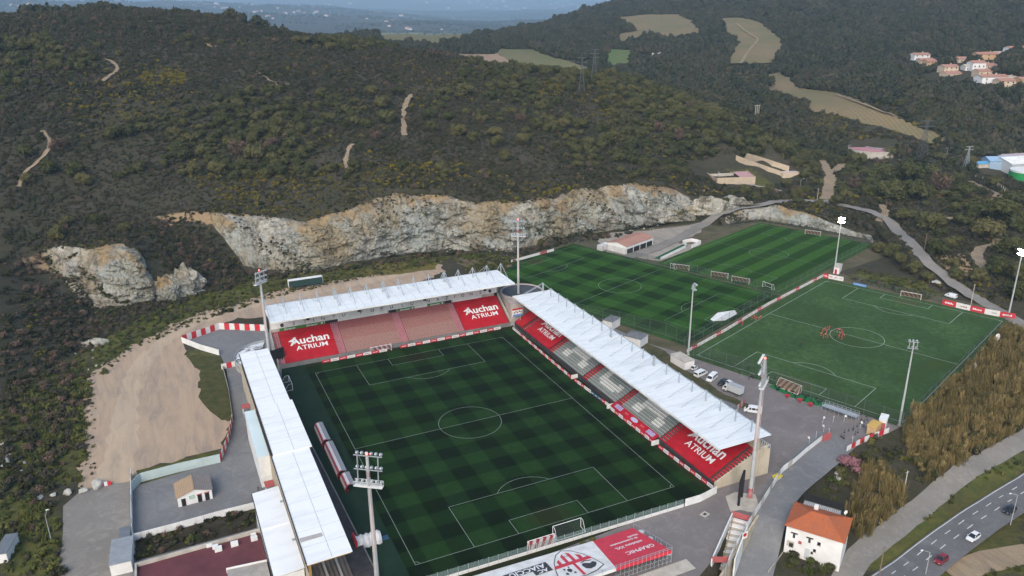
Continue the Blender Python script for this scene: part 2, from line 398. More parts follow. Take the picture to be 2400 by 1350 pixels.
def terrain_mat():
    mt, nt, b = new_mat('hillside_ground'); b.inputs['Roughness'].default_value = .95; b.inputs['Specular IOR Level'].default_value = .1
    p = pos(nt)
    n1 = noise(nt, .035, p, 7, .6); n2 = noise(nt, .35, p, 6, .65); n3 = noise(nt, 1.6, p, 4, .6)
    soil = mixc(nt, ramp(nt, n1, [(.35, 0), (.65, 1)]), (.066, .055, .042), (.046, .043, .027))
    soil = mixc(nt, ramp(nt, n2, [(.45, 0), (.62, .8)]), soil, (.036, .040, .019))
    gr = mixc(nt, ramp(nt, n2, [(.35, 0), (.65, 1)]), (.055, .078, .020), (.125, .115, .030))
    gr = mixc(nt, ramp(nt, n1, [(.4, 0), (.6, .6)]), gr, (.06, .052, .026))
    bare = mixc(nt, ramp(nt, n2, [(.3, 0), (.7, 1)]), (.34, .235, .13), (.22, .16, .10))
    at = nd(nt, 'ShaderNodeAttribute', attribute_name='grass').outputs['Fac']; ab = nd(nt, 'ShaderNodeAttribute', attribute_name='bare').outputs['Fac']
    fz = mth(nt, 'ADD', at, mth(nt, 'MULTIPLY', mth(nt, 'SUBTRACT', n2, .5), 1.1))
    c = mixc(nt, ramp(nt, fz, [(.4, 0), (.6, 1)]), soil, gr)
    fb = mth(nt, 'ADD', ab, mth(nt, 'MULTIPLY', mth(nt, 'SUBTRACT', n2, .5), 1.3))
    c = mixc(nt, ramp(nt, fb, [(.45, 0), (.6, 1)]), c, bare)
    nt.links.new(c, b.inputs['Base Color'])
    bump(nt, b, mth(nt, 'ADD', n2, mth(nt, 'MULTIPLY', n3, .4)), .8, .6)
    return mt
M_TER = terrain_mat()
_low = 1 - TM
me = grid_mesh('terrain', TX, TY, TZ, M_TER, {'grass': soft(GRASSY, 8), 'bare': soft(BARE, 5)})
terrain = tag(link('terrain', me), 'scrubby hills and ground around the stadium', None, None, 'structure')

# ---------------------------------------------------------------- sheets laid on the ground
from mathutils.geometry import delaunay_2d_cdt
def ragged(poly, amp, step, seed=0):
    r = random.Random(seed); out = []
    n = len(poly)
    for i in range(n):
        a = np.array(poly[i][:2]); b = np.array(poly[(i + 1) % n][:2]); L = np.hypot(*(b - a)); k = max(1, int(L / step))
        for j in range(k):
            p = a + (b - a) * j / k; out.append((p[0] + r.uniform(-amp, amp), p[1] + r.uniform(-amp, amp)))
    return out
def sheet(name, poly, dz, mat, step=6, flat=None, kind='structure', parent=None, label=None):
    """a surface of its own, draped on the terrain (or flat)"""
    P = [Vector(p[:2]) for p in poly]; n = len(P); pts = list(P)
    if flat is None:
        xs = [p.x for p in P]; ys = [p.y for p in P]
        gx, gy = np.meshgrid(np.arange(min(xs), max(xs), step), np.arange(min(ys), max(ys), step)); gx = gx.ravel(); gy = gy.ravel()
        ins = inside(gx, gy, poly) & (seg_dist(gx, gy, list(poly) + [poly[0]]) > step * .4)
        pts += [Vector((a, b)) for a, b in zip(gx[ins], gy[ins])]
    v, e, f, *_ = delaunay_2d_cdt(pts, [(i, (i + 1) % n) for i in range(n)], [list(range(n))], 1, 1e-4)
    X = np.array([p.x for p in v]); Y = np.array([p.y for p in v])
    Z = (height(X, Y) + dz) if flat is None else np.full(X.shape, flat + dz)
    me = D.meshes.new(name); me.from_pydata(list(zip(X, Y, Z)), [], [tuple(t) for t in f]); me.materials.append(mat); me.update()
    if flat is None: me.polygons.foreach_set('use_smooth', [True] * len(me.polygons))
    o = link(name, me, parent); tag(o, label, None, None, kind); return o
def ribbon(name, pts, widths, dz, mat, step=3.0, cross=3, jitter=0, kind='structure', label=None, seed=1, flatten=False):
    """road or path along world points"""
    P = [np.array(p[:2]) for p in pts]; r = random.Random(seed); W = widths if hasattr(widths, '__len__') else [widths] * len(P)
    cs = []; 
    for i in range(len(P) - 1):                               # Catmull-Rom through the points
        p0 = P[max(i - 1, 0)]; p1 = P[i]; p2 = P[i + 1]; p3 = P[min(i + 2, len(P) - 1)]
        k = max(2, int(np.hypot(*(p2 - p1)) / step))
        for j in range(k):
            t = j / k; q = .5 * ((2 * p1) + (p2 - p0) * t + (2 * p0 - 5 * p1 + 4 * p2 - p3) * t * t + (3 * p1 - p0 - 3 * p2 + p3) * t ** 3)
            cs.append((q, W[i] + (W[i + 1] - W[i]) * t))
    cs.append((P[-1], W[-1])); vs = []; fs = []
    for i, (q, w) in enumerate(cs):
        a = cs[max(i - 1, 0)][0]; b = cs[min(i + 1, len(cs) - 1)][0]; d = (b - a) / (np.hypot(*(b - a)) + 1e-9); nrm = np.array((-d[1], d[0]))
        wl = w / 2 + r.uniform(-jitter, jitter); wr = w / 2 + r.uniform(-jitter, jitter)
        for c in range(cross + 1):
            o = -wl + (wl + wr) * c / cross; vs.append(q + nrm * o)
    vs = np.array(vs); Z = height(vs[:, 0], vs[:, 1]) + dz
    if flatten:
        Z = Z.reshape(-1, cross + 1); Z[:] = Z.max(1, keepdims=True); Z = Z.ravel()
    for i in range(len(cs) - 1):
        for c in range(cross):
            k = i * (cross + 1) + c; fs.append((k, k + cross + 1, k + cross + 2, k + 1))
    me = D.meshes.new(name); me.from_pydata([(a[0], a[1], z) for a, z in zip(vs, Z)], [], fs); me.materials.append(mat); me.update()
    me.polygons.foreach_set('use_smooth', [True] * len(me.polygons))
    return tag(link(name, me), label, None, None, kind), cs

M_DIRT = None
def dirt_mat(name, c1, c2, c3):
    mt, nt, b = new_mat(name); b.inputs['Roughness'].default_value = .95; b.inputs['Specular IOR Level'].default_value = .1
    p = pos(nt); mp = nt.nodes.new('ShaderNodeMapping'); mp.inputs['Rotation'].default_value = (0, 0, R(-8)); mp.inputs['Scale'].default_value = (1, .16, 1); nt.links.new(p, mp.inputs[0])
    n1 = noise(nt, .05, p, 5, .55); n2 = noise(nt, .35, mp.outputs[0], 6, .7, 1.0); n3 = noise(nt, 2.2, p, 4, .7)
    c = mixc(nt, ramp(nt, n1, [(.38, 0), (.62, 1)]), c1, c2)
    c = mixc(nt, ramp(nt, n2, [(.40, 0), (.58, .9)]), c, c3)
    c = mixc(nt, ramp(nt, n2, [(.30, .3), (.42, 0)]), c, tuple(x * .76 for x in c2))
    c = mixc(nt, ramp(nt, n3, [(.35, .25), (.6, 0)]), c, tuple(x * .55 for x in c1))
    nt.links.new(c, b.inputs['Base Color']); bump(nt, b, n2, .3, .2)
    return mt
def tar_mat(name, c1, c2, patch=None, sc=.06):
    mt, nt, b = new_mat(name); b.inputs['Roughness'].default_value = .88; b.inputs['Specular IOR Level'].default_value = .25
    p = pos(nt); n1 = noise(nt, sc, p, 6, .6, .6); n2 = noise(nt, 1.3, p, 5, .7); n3 = noise(nt, .22, p, 5, .65, 1.5)
    c = mixc(nt, ramp(nt, n1, [(.36, 0), (.64, 1)]), c1, c2)
    c = mixc(nt, ramp(nt, n3, [(.50, 0), (.68, .5)]), c, patch or tuple(x * 1.35 for x in c1))
    c = mixc(nt, ramp(nt, n2, [(.3, .35), (.55, 0)]), c, tuple(x * .6 for x in c1))
    nt.links.new(c, b.inputs['Base Color']); bump(nt, b, n2, .15, .05)
    return mt
M_DIRT = dirt_mat('beaten_earth', (.38, .285, .21), (.30, .24, .19), (.44, .325, .225))
M_PATH = dirt_mat('earth_track', (.27, .205, .14), (.20, .16, .115), (.31, .235, .155))
M_TRACKG = dirt_mat('pale_gravel_track', (.30, .27, .23), (.24, .22, .19), (.35, .31, .26))
M_ASPH = tar_mat('grey_asphalt', (.19, .19, .192), (.15, .151, .154))
M_ASPH2 = tar_mat('pinkish_asphalt', (.205, .182, .173), (.16, .142, .137))
M_ROAD = tar_mat('road_asphalt', (.145, .14, .14), (.115, .113, .115))
M_LANE = tar_mat('worn_lane', (.235, .215, .19), (.19, .175, .155))
M_CONC = pm('concrete', (.36, .34, .31), (.27, .25, .225), .5, .9, .15)
M_CONCL = pm('pale_concrete', (.50, .46, .40), (.36, .33, .28), .4, .9, .15)

def ZP(pts, z=0): return [tuple(G(x, y, z)[:2]) for x, y in pts]
# dirt car park and tracks round the stadium
sheet('dirt_lot', ragged(ZP([(190,1140),(196,1060),(190,960),(205,880),(300,815),(400,760),(470,735),(600,695),(680,672),(800,655),(905,640),(1030,612),(1040,640),(900,690),(700,715),(620,745),(560,745),(470,775),(430,805),(440,830),(470,870),(478,930),(525,985),(545,992),(518,1050),(420,1075),(320,1105),(306,1140),(250,1150)]), 1.5, 2.6, 3), .03, M_DIRT, 5, 0)
ribbon('dirt_lane', [G(x, y) for x, y in ((262,1135),(285,1040),(300,940),(335,850),(420,775),(540,728),(700,692),(860,660),(960,640))], [9,8,7,6,6,6,6,6,5], .10, dirt_mat('pale_wheel_lane', (.44, .345, .255), (.36, .28, .205), (.48, .37, .26)), 3, 4, .9, 'structure', 'pale driven lane sweeping across the dirt lot')
sheet('access_apron', ragged(ZP([(150,1185),(190,1150),(250,1135),(306,1130),(318,1140),(318,1400),(130,1400),(135,1330),(145,1250)]), .3, 5, 4), .05, M_LANE, 5, 0)
sheet('stadium_yard', ZP([(300,1145),(518,1080),(548,985),(530,862),(516,832),(430,802),(512,772),(620,772),(660,800),(660,900),(640,1100),(700,1400),(306,1400)]), .07, M_ASPH, 8, 0)
sheet('planting_strip', ZP([(318,1262),(598,1186),(602,1238),(318,1316)]), .09, pm('strip_soil', (.05,.042,.03),(.03,.028,.016), .4, .95, .1), 5, 0)
sheet('earth_bank', ragged(ZP([(1060,605),(1100,640),(1160,660),(1200,620),(1230,600),(1180,596),(1120,596)]), .8, 3, 5), .09, pm('bank_earth', (.17,.13,.09),(.09,.075,.045), .25, .95, .1), 3, 0)
sheet('yellow_grass_patch', ragged(ZP([(830,640),(900,612),(1000,600),(1030,612),(1020,632),(900,646)]), .8, 3, 6), .06, pm('dry_grass', (.16,.125,.04),(.09,.085,.025), .3, .95, .1), 3, 0)
sheet('grass_verge', ragged(ZP([(437,835),(470,830),(515,836),(530,870),(545,985),(522,986),(490,965),(468,930),(470,870)]), .5, 3, 8), .05, pm('verge_grass', (.085,.075,.03),(.04,.05,.016), .4, .95, .1), 3, 0)
# forecourt and lane on the right
sheet('forecourt', ZP([(1200,762),(1260,760),(1500,800),(1640,840),(2120,995),(2085,1014),(1992,1052),(1922,1030),(1850,1092),(1762,1222),(1716,1208),(1668,1316),(1640,1350),(1480,1640),(1250,1640),(1000,1420),(1150,1350),(1680,1150),(1300,840)]), .03, M_ASPH2, 8, 0)
sheet('training_ground', [(x, y) for x, y in ZP([(1195,640),(1230,600),(1340,566),(1480,540),(1700,515),(1790,518),(2060,568),(2080,600),(1960,640),(2330,722),(2390,752),(2362,756),(2112,1000),(1640,840),(1500,800),(1260,760),(1190,690)])], .0, pm('trodden_grass', (.07,.07,.035),(.13,.105,.07), .12, .95, .1), 8, 0)
sheet('gravel_yard', ragged(ZP([(1400,560),(1430,545),(1520,540),(1600,530),(1650,520),(1640,545),(1590,570),(1640,575),(1560,612),(1540,612),(1470,600),(1420,590)]), .6, 4, 9), .05, M_TRACKG, 5, 0)
# ================================================================= QUARRY FACES
def rock_mat():
    mt, nt, b = new_mat('quarry_rock'); b.inputs['Roughness'].default_value = .92; b.inputs['Specular IOR Level'].default_value = .15
    p = pos(nt); up = nd(nt, 'ShaderNodeAttribute', attribute_name='up').outputs['Fac']
    mp = nt.nodes.new('ShaderNodeMapping'); mp.inputs['Rotation'].default_value = (R(20), R(38), R(24)); mp.inputs['Scale'].default_value = (1, 1, .35); nt.links.new(p, mp.inputs[0]); q = mp.outputs[0]
    n0 = noise(nt, .03, p, 5, .6); n1 = noise(nt, .10, q, 8, .68, .8); n2 = noise(nt, .55, q, 7, .7, .6); n3 = noise(nt, .05, q, 6, .65)
    c = mixc(nt, ramp(nt, n1, [(.38, 0), (.6, 1)]), (.27, .265, .235), (.52, .485, .41))
    c = mixc(nt, ramp(nt, n3, [(.42, 0), (.58, .9)]), c, (.30, .325, .295))
    n4 = noise(nt, .085, q, 6, .7, 1.2); c = mixc(nt, ramp(nt, n4, [(.50, 0), (.62, .75)]), c, (.21, .17, .115))
    oc = mth(nt, 'ADD', up, mth(nt, 'MULTIPLY', mth(nt, 'SUBTRACT', n3, .5), 2.4))
    c = mixc(nt, ramp(nt, oc, [(.80, 0), (1.08, .85)]), c, mixc(nt, n2, (.40, .25, .10), (.27, .19, .105)))
    st = ramp(nt, n0, [(.5, 0), (.62, .75)]); c = mixc(nt, st, c, (.30, .235, .135))
    vo = nt.nodes.new('ShaderNodeTexVoronoi'); vo.feature = 'DISTANCE_TO_EDGE'; vo.inputs['Scale'].default_value = .13
    wv = nt.nodes.new('ShaderNodeVectorMath'); wv.operation = 'ADD'; nn = nt.nodes.new('ShaderNodeTexNoise'); nn.inputs['Scale'].default_value = .3; nn.inputs['Detail'].default_value = 7
    sc = nt.nodes.new('ShaderNodeVectorMath'); sc.operation = 'SCALE'; sc.inputs[3].default_value = 9.0
    nt.links.new(q, nn.inputs['Vector']); nt.links.new(nn.outputs['Color'], sc.inputs[0]); nt.links.new(q, wv.inputs[0]); nt.links.new(sc.outputs[0], wv.inputs[1]); nt.links.new(wv.outputs[0], vo.inputs['Vector'])
    cr = mth(nt, 'MULTIPLY', ramp(nt, vo.outputs['Distance'], [(.0, .7), (.06, 0)]), ramp(nt, noise(nt, .12, p, 4), [(.42, 0), (.56, 1)]))
    c = mixc(nt, cr, c, (.10, .09, .075))
    c = mixc(nt, ramp(nt, n2, [(.34, .7), (.47, 0)]), c, (.12, .105, .078))
    veg = mth(nt, 'MULTIPLY', ramp(nt, noise(nt, .11, p, 6, .7), [(.5, 0), (.58, 1)]), ramp(nt, noise(nt, .6, p, 3), [(.4, 0), (.55, 1)]))
    c = mixc(nt, mth(nt, 'MULTIPLY', veg, .7), c, (.06, .055, .03))
    nt.links.new(c, b.inputs['Base Color'])
    bump(nt, b, mth(nt, 'ADD', mth(nt, 'ADD', n2, mth(nt, 'MULTIPLY', n1, 1.6)), mth(nt, 'MULTIPLY', mth(nt, 'MINIMUM', vo.outputs['Distance'], .12), 3)), 1.0, 1.1)
    return mt
M_ROCK = rock_mat()
def n3d(x, y, z, s):
    return (vnoise(x + z * .7, y + z * 1.3, s) + vnoise(y * 1.1 - z * .9, x * .8 + z * 1.7 + 50, s) + vnoise(z * 1.9 + x * .6, y * .9 - 33, s)) / 1.5
def cliff(name, label, pairs, amp, du=.55, nt_=52, bulge=1.4):
    """pairs: list of (base pixel x, top pixel x) along the face"""
    B = np.array([base_at(a) for a, _ in pairs]); T = np.array([top_at(b) for _, b in pairs])
    s = np.concatenate([[0], np.cumsum(np.hypot(*(B[1:, :2] - B[:-1, :2]).T))]); n = int(s[-1] / du) + 2
    ss = np.linspace(0, s[-1], n); Bi = np.stack([np.interp(ss, s, B[:, i]) for i in range(3)], 1); Ti = np.stack([np.interp(ss, s, T[:, i]) for i in range(3)], 1)
    t = np.linspace(-.06, 1.05, nt_); tc = np.clip(t, 0, 1)
    Pt = Bi[None] * (1 - t[:, None, None]) + Ti[None] * t[:, None, None]
    dirn = Bi - Ti; dirn[:, 2] = 0
    k = 9; pad = np.pad(dirn, ((k, k), (0, 0)), 'edge'); dirn = np.stack([np.convolve(pad[:, i], np.ones(2 * k + 1) / (2 * k + 1), 'valid') for i in range(3)], 1)
    dirn /= np.linalg.norm(dirn, axis=1, keepdims=True) + 1e-9
    X, Y, Z = Pt[..., 0], Pt[..., 1], Pt[..., 2]
    env = (np.maximum(np.sin(np.pi * np.clip(tc, 0, 1)), 0) ** .45)[:, None]; endf = np.clip(np.minimum(ss, s[-1] - ss) / 6, 0, 1)
    sh = ss[None] + Z * .75                                            # slanting strata
    off = bulge * env + amp * env * (np.abs(n3d(sh + 300, Z * .6, Z * 0, 34)) * 3.0 + np.abs(n3d(sh, Z * 2, Z * 0, 16)) * 2.1 + np.abs(n3d(sh * 1.0 + 40, Z * 1.5, Z * 0, 7)) * 1.2 + np.abs(n3d(sh + 90, Z * 1.4, Z * 0, 3.2)) * 1.1 + np.abs(n3d(sh * 1.3 + 9, Z * 2, Z * 0, 1.5)) * .6 + np.floor(n3d(sh + 21, Z * 1.5, Z * 0, 6) * 5) / 5 * .9 + np.floor(n3d(sh * 1.1 + 77, Z * 2.2, Z * 0, 2.6) * 4) / 4 * .45)
    off = off * endf[None] - (1 - env) * 1.0 - (1 - endf[None]) * 2.2
    off = off + (n3d(X, Y, Z, 22) * 2.0) * env * endf[None]
    lift = n3d(sh + 11, Z, Z * 0, 3) * .8 * env
    X = X + dirn[None, :, 0] * off; Y = Y + dirn[None, :, 1] * off; Z = Z + lift + (n3d(ss[None] + 0 * Z, Z * 0, Z * 0, 9) * 2.6 + n3d(ss[None] + 0 * Z, Z * 0, Z * 0 + 7, 3) * 1.1 - .3) * (tc ** 5)[:, None] - np.where(t > 1, 1.6, 0)[:, None]
    me = grid_mesh(name, X, Y, Z, M_ROCK, {'up': np.repeat(tc[:, None], n, 1)})
    me.polygons.foreach_set('use_smooth', np.zeros(len(me.polygons), bool))
    return tag(link(name, me), label, None, None, 'structure')
cliff('quarry_cliff', 'long pale quarry face behind the far stand', [(578,455),(600,490),(640,560),(700,650),(760,740),(830,825),(920,920),(1040,1040),(1120,1110),(1200,1195),(1260,1260),(1330,1330),(1400,1400),(1480,1478),(1560,1550),(1610,1590),(1640,1635)], 3.2)
cliff('rock_bluff', 'ochre and grey rock bluff at the left end of the quarry', [(208,75),(216,130),(250,200),(300,255),(340,290),(372,318),(395,335)], 3.4)
cliff('low_rock_face', 'low rocky bank behind the striped training pitch', [(1690,1700),(1730,1735),(1780,1770),(1840,1820),(1900,1870),(1960,1930),(2030,1990),(2060,2040)], 1.1, .7, 18, .7)

# ================================================================= TRACKS, ROADS, FIELDS
def HP(pts): return [hit(x, y) for x, y in pts]
TRACKS = []
def track(name, px, w, mat, dz=.22, label=None, jit=.55, cross=2, flatten=True):
    P = HP(px); o, cs = ribbon(name, P, w, dz, mat, 3, cross, jit, 'structure', label, len(px), flatten); TRACKS.append((np.array([c[0] for c in cs]), max(w if not hasattr(w, '__len__') else 0, max(w) if hasattr(w, '__len__') else 0) / 2 + .4)); return o
track('hill_track', [(948,318),(946,295),(945,272),(950,250),(963,222)], 3.0, M_PATH)
track('hill_track', [(812,395),(810,375),(818,350),(826,338)], 2.2, M_PATH)
track('hill_track', [(44,440),(62,405),(95,375),(118,342),(112,322),(98,308)], 1.9, M_PATH)
track('hill_track', [(240,192),(268,170),(276,157),(262,145),(246,140)], 2.4, M_PATH)
track('hill_track', [(602,168),(620,180),(640,192),(672,196),(684,204)], 1.6, M_PATH)
track('gravel_lane', [(1470,604),(1530,585),(1590,560),(1650,527),(1700,503),(1750,488),(1800,478),(1850,473),(1905,472),(1940,480)], 6.5, M_LANE, .4, 'lane climbing past the low rock face')
track('gravel_lane', [(1930,470),(1990,487),(2050,502),(2090,528),(2130,565),(2170,610),(2215,652),(2265,690),(2320,722),(2400,765),(2520,830)], 6.0, M_LANE, .3, 'lane running down behind the training pitches')
track('earth_track', [(1935,468),(1942,440),(1945,415),(1935,398),(1925,380)], 6.5, M_PATH)
track('earth_track', [(1945,405),(1975,390),(2000,388)], 7, M_PATH)
track('earth_track', [(2270,425),(2300,440),(2330,455),(2338,470),(2318,487),(2290,500)], 6, M_PATH)
track('earth_track', [(2105,385),(2130,400),(2170,412),(2215,408),(2260,420)], 5, M_PATH)
track('earth_track', [(2290,500),(2250,520),(2225,510)], 4.5, M_PATH)
track('earth_track', [(2336,560),(2330,575),(2300,582),(2290,600),(2300,620),(2318,640)], 4.5, M_PATH)
track('earth_track', [(2065,480),(2075,500),(2060,520)], 4, M_PATH)
track('service_path', [(1705,432),(1740,431),(1790,440),(1830,448)], 4.0, M_TRACKG)
track('lower_lane', [(1960,1420),(1990,1340),(2030,1290),(2090,1245),(2160,1190),(2230,1130),(2300,1085),(2390,1035),(2480,990),(2720,880)], 5.4, M_LANE, .12, 'lane below the reeds', .15, 4, False)
road, road_cs = ribbon('main_road', [G(x, y, -7.4) for x, y in ((2040,1430),(2150,1335),(2250,1262),(2330,1212),(2400,1170),(2520,1100),(2800,960))], 9.0, .5, M_ROAD, 3, 4, 0, 'structure', 'two lane road in the lower right corner', 1, True)
TRACKS.append((np.array([c[0] for c in road_cs]), 8))
track('sandy_track', [(2230,1352),(2290,1325),(2350,1310),(2420,1295)], 6, M_PATH, .25, None, .3, 3, False)
access, acc_cs = ribbon('sloping_access_road', [G(x, y, z) for x, y, z in ((1962,1028,0),(1925,1065,-.3),(1880,1110,-1),(1835,1160,-1.8),(1805,1215,-2.6),(1785,1280,-3.8),(1765,1350,-5),(1740,1440,-6.5))], [11,11,10,9,8.5,8,8,8], .14, M_ASPH, 2.5, 4, .05, 'structure', 'asphalt access road running down past the white house', 1, True)
TRACKS.append((np.array([c[0] for c in acc_cs]), 6))

M_PAINT = pm('road_paint', (.62, .62, .60), (.48, .48, .46), 2, .8)
def dashes(name, cs, off, w, on, gap, dz, parent):
    mb = MB(); acc = 0
    P = [np.array(c[0]) for c in cs]; Zs = height(np.array([p[0] for p in P]), np.array([p[1] for p in P]))
    d0 = 0
    for i in range(len(P) - 1):
        a, b = P[i], P[i + 1]; L = np.hypot(*(b - a)); d = (b - a) / L; n = np.array((-d[1], d[0])); t = 0
        while t < L:
            ph = (d0 + t) % (on + gap)
            if ph < on:
                e = min(L, t + on - ph)
                za = ZROAD(a + d * t); zb = ZROAD(a + d * e); q0 = a + d * t + n * off; q1 = a + d * e + n * off
                mb.quad((*(q0 - n * w / 2), za + dz), (*(q0 + n * w / 2), za + dz), (*(q1 + n * w / 2), zb + dz), (*(q1 - n * w / 2), zb + dz)); t = e + 1e-4
            else: t += (on + gap) - ph
        d0 += L
    return mb.build(name, M_PAINT, parent)
_rv = np.array([v.co[:] for v in road.data.vertices])
def ZROAD(q): return float(_rv[np.argmin((_rv[:, 0] - q[0]) ** 2 + (_rv[:, 1] - q[1]) ** 2), 2])
dashes('lane_marking', road_cs, 0, .22, 2.4, 3.6, .03, road); dashes('lane_marking', road_cs, 2.1, .2, 2.4, 3.6, .03, road)
dashes('edge_line', road_cs, 4.1, .2, 500, .01, .03, road)

def field_mat(name, c1, c2, ang, row):
    mt, nt, b = new_mat(name); b.inputs['Roughness'].default_value = .95; b.inputs['Specular IOR Level'].default_value = .1
    p = pos(nt); mp = nt.nodes.new('ShaderNodeMapping'); mp.inputs['Rotation'].default_value = (0, 0, R(ang)); nt.links.new(p, mp.inputs[0])
    sp = nt.nodes.new('ShaderNodeSeparateXYZ'); nt.links.new(mp.outputs[0], sp.inputs[0])
    f = mth(nt, 'PINGPONG', sp.outputs[0], row / 2); f = mth(nt, 'DIVIDE', f, row / 2)
    n1 = noise(nt, .02, p, 5, .6); n2 = noise(nt, .3, p, 4, .6)
    c = mixc(nt, ramp(nt, n1, [(.38, 0), (.62, 1)]), c1, c2)
    c = mixc(nt, mth(nt, 'MULTIPLY', mth(nt, 'LESS_THAN', f, .4), .28), c, (.05, .05, .025)); c = mixc(nt, ramp(nt, n2, [(.3, .35), (.6, 0)]), c, tuple(x * .6 for x in c1))
    nt.links.new(c, b.inputs['Base Color']); return mt
M_F1 = field_mat('vineyard_tan', (.22, .165, .095), (.165, .15, .075), 20, 3.0)
M_F2 = field_mat('vineyard_green', (.135, .145, .06), (.18, .15, .08), 35, 3.5)
M_F3 = field_mat('bright_crop', (.10, .16, .05), (.13, .15, .06), 60, 7)
M_BARE = dirt_mat('bare_red_earth', (.30, .20, .13), (.24, .17, .115), (.33, .24, .16))
FIELDS = []
def field(name, px, mat, label, dz=.7, step=14, rag=2.0):
    poly = [tuple(p[:2]) for p in HP(px)]; FIELDS.append(poly)
    return sheet(name, ragged(poly, rag, 10, len(px)), dz, mat, step, None, 'structure', None, label)
field('vineyard', [(1788,178),(1830,172),(1865,205),(1940,215),(2000,232),(2060,258),(2120,290),(2170,305),(2242,328),(2180,335),(2100,310),(2050,298),(1980,280),(1900,262),(1890,240),(1795,212)], M_F1, 'long tan vineyard curving along the valley', .9)
field('vineyard', [(1686,45),(1730,43),(1790,60),(1838,98),(1820,135),(1800,152),(1700,152),(1735,100),(1700,72)], M_F1, 'bent tan vineyard on the right hill', 1.4, 20)
field('vineyard', [(1450,42),(1500,37),(1590,36),(1620,50),(1648,86),(1560,88),(1510,82),(1470,100),(1435,98),(1460,80),(1500,74),(1460,52)], M_F1, 'broad terraced vineyard high on the right hill', 1.6, 20)
field('crop_field', [(1430,118),(1478,120),(1480,150),(1428,156),(1422,135)], M_F3, 'small bright green striped field in the valley', 1.2, 12, 1)
field('meadow', [(1170,116),(1250,118),(1290,135),(1350,152),(1400,168),(1330,172),(1270,165),(1210,152),(1160,128)], M_F2, 'green meadow below the ridge', 1.2, 16)
field('bare_field', [(1050,128),(1110,130),(1165,128),(1200,152),(1130,146),(1080,138)], M_BARE, 'reddish bare field beyond the ridge', 1.2, 16)
field('meadow', [(790,86),(870,76),(1000,80),(1150,76),(1180,80),(1080,98),(1010,112),(960,106),(900,100)], M_F2, 'wide pale meadow at the valley mouth', 1.6, 30)

def outcrop(label, px, py, L, W, H, seed):
    """half-buried rock mass"""
    q = hit(px, py); n, k = 40, 22; A, B = np.meshgrid(np.linspace(0, 2 * np.pi, n), np.linspace(0, np.pi / 2, k)); c = np.cos(B)
    X = np.cos(A) * c; Y = np.sin(A) * c; Z = np.sin(B); r = 1 + np.abs(n3d(X * 9 + seed * 31, Y * 9, Z * 9, 4)) * .9 + n3d(X * 9, Y * 9 + seed, Z * 9, 1.6) * .35; r[:, -1] = r[:, 0]
    me = grid_mesh('rock_outcrop', q[0] + (X * Rh[0] * L + Y * Fh[0] * W) * r, q[1] + (X * Rh[1] * L + Y * Fh[1] * W) * r, q[2] - 1.5 + Z * H * r, M_ROCK, {'up': Z * .8}); me.polygons.foreach_set('use_smooth', np.zeros(len(me.polygons), bool))
    return tag(link('rock_outcrop', me), label, None, None, 'structure')
for i, (lab, px, py, L, W, H) in enumerate((('pale rock outcrop at the foot of the scrubby gully', 392, 690, 5.5, 4, 8), ('second pale outcrop in the gully', 436, 676, 5.5, 4, 9), ('grey toe of the bluff', 250, 712, 10, 3, 4), ('grey rock above the climbing lane', 1668, 494, 11, 4, 7), ('small grey rock face beyond it', 1722, 480, 9, 4, 5), ('pale slab below the left slope', 222, 805, 6, 3, 2))): outcrop(lab, px, py, L, W, H, i)
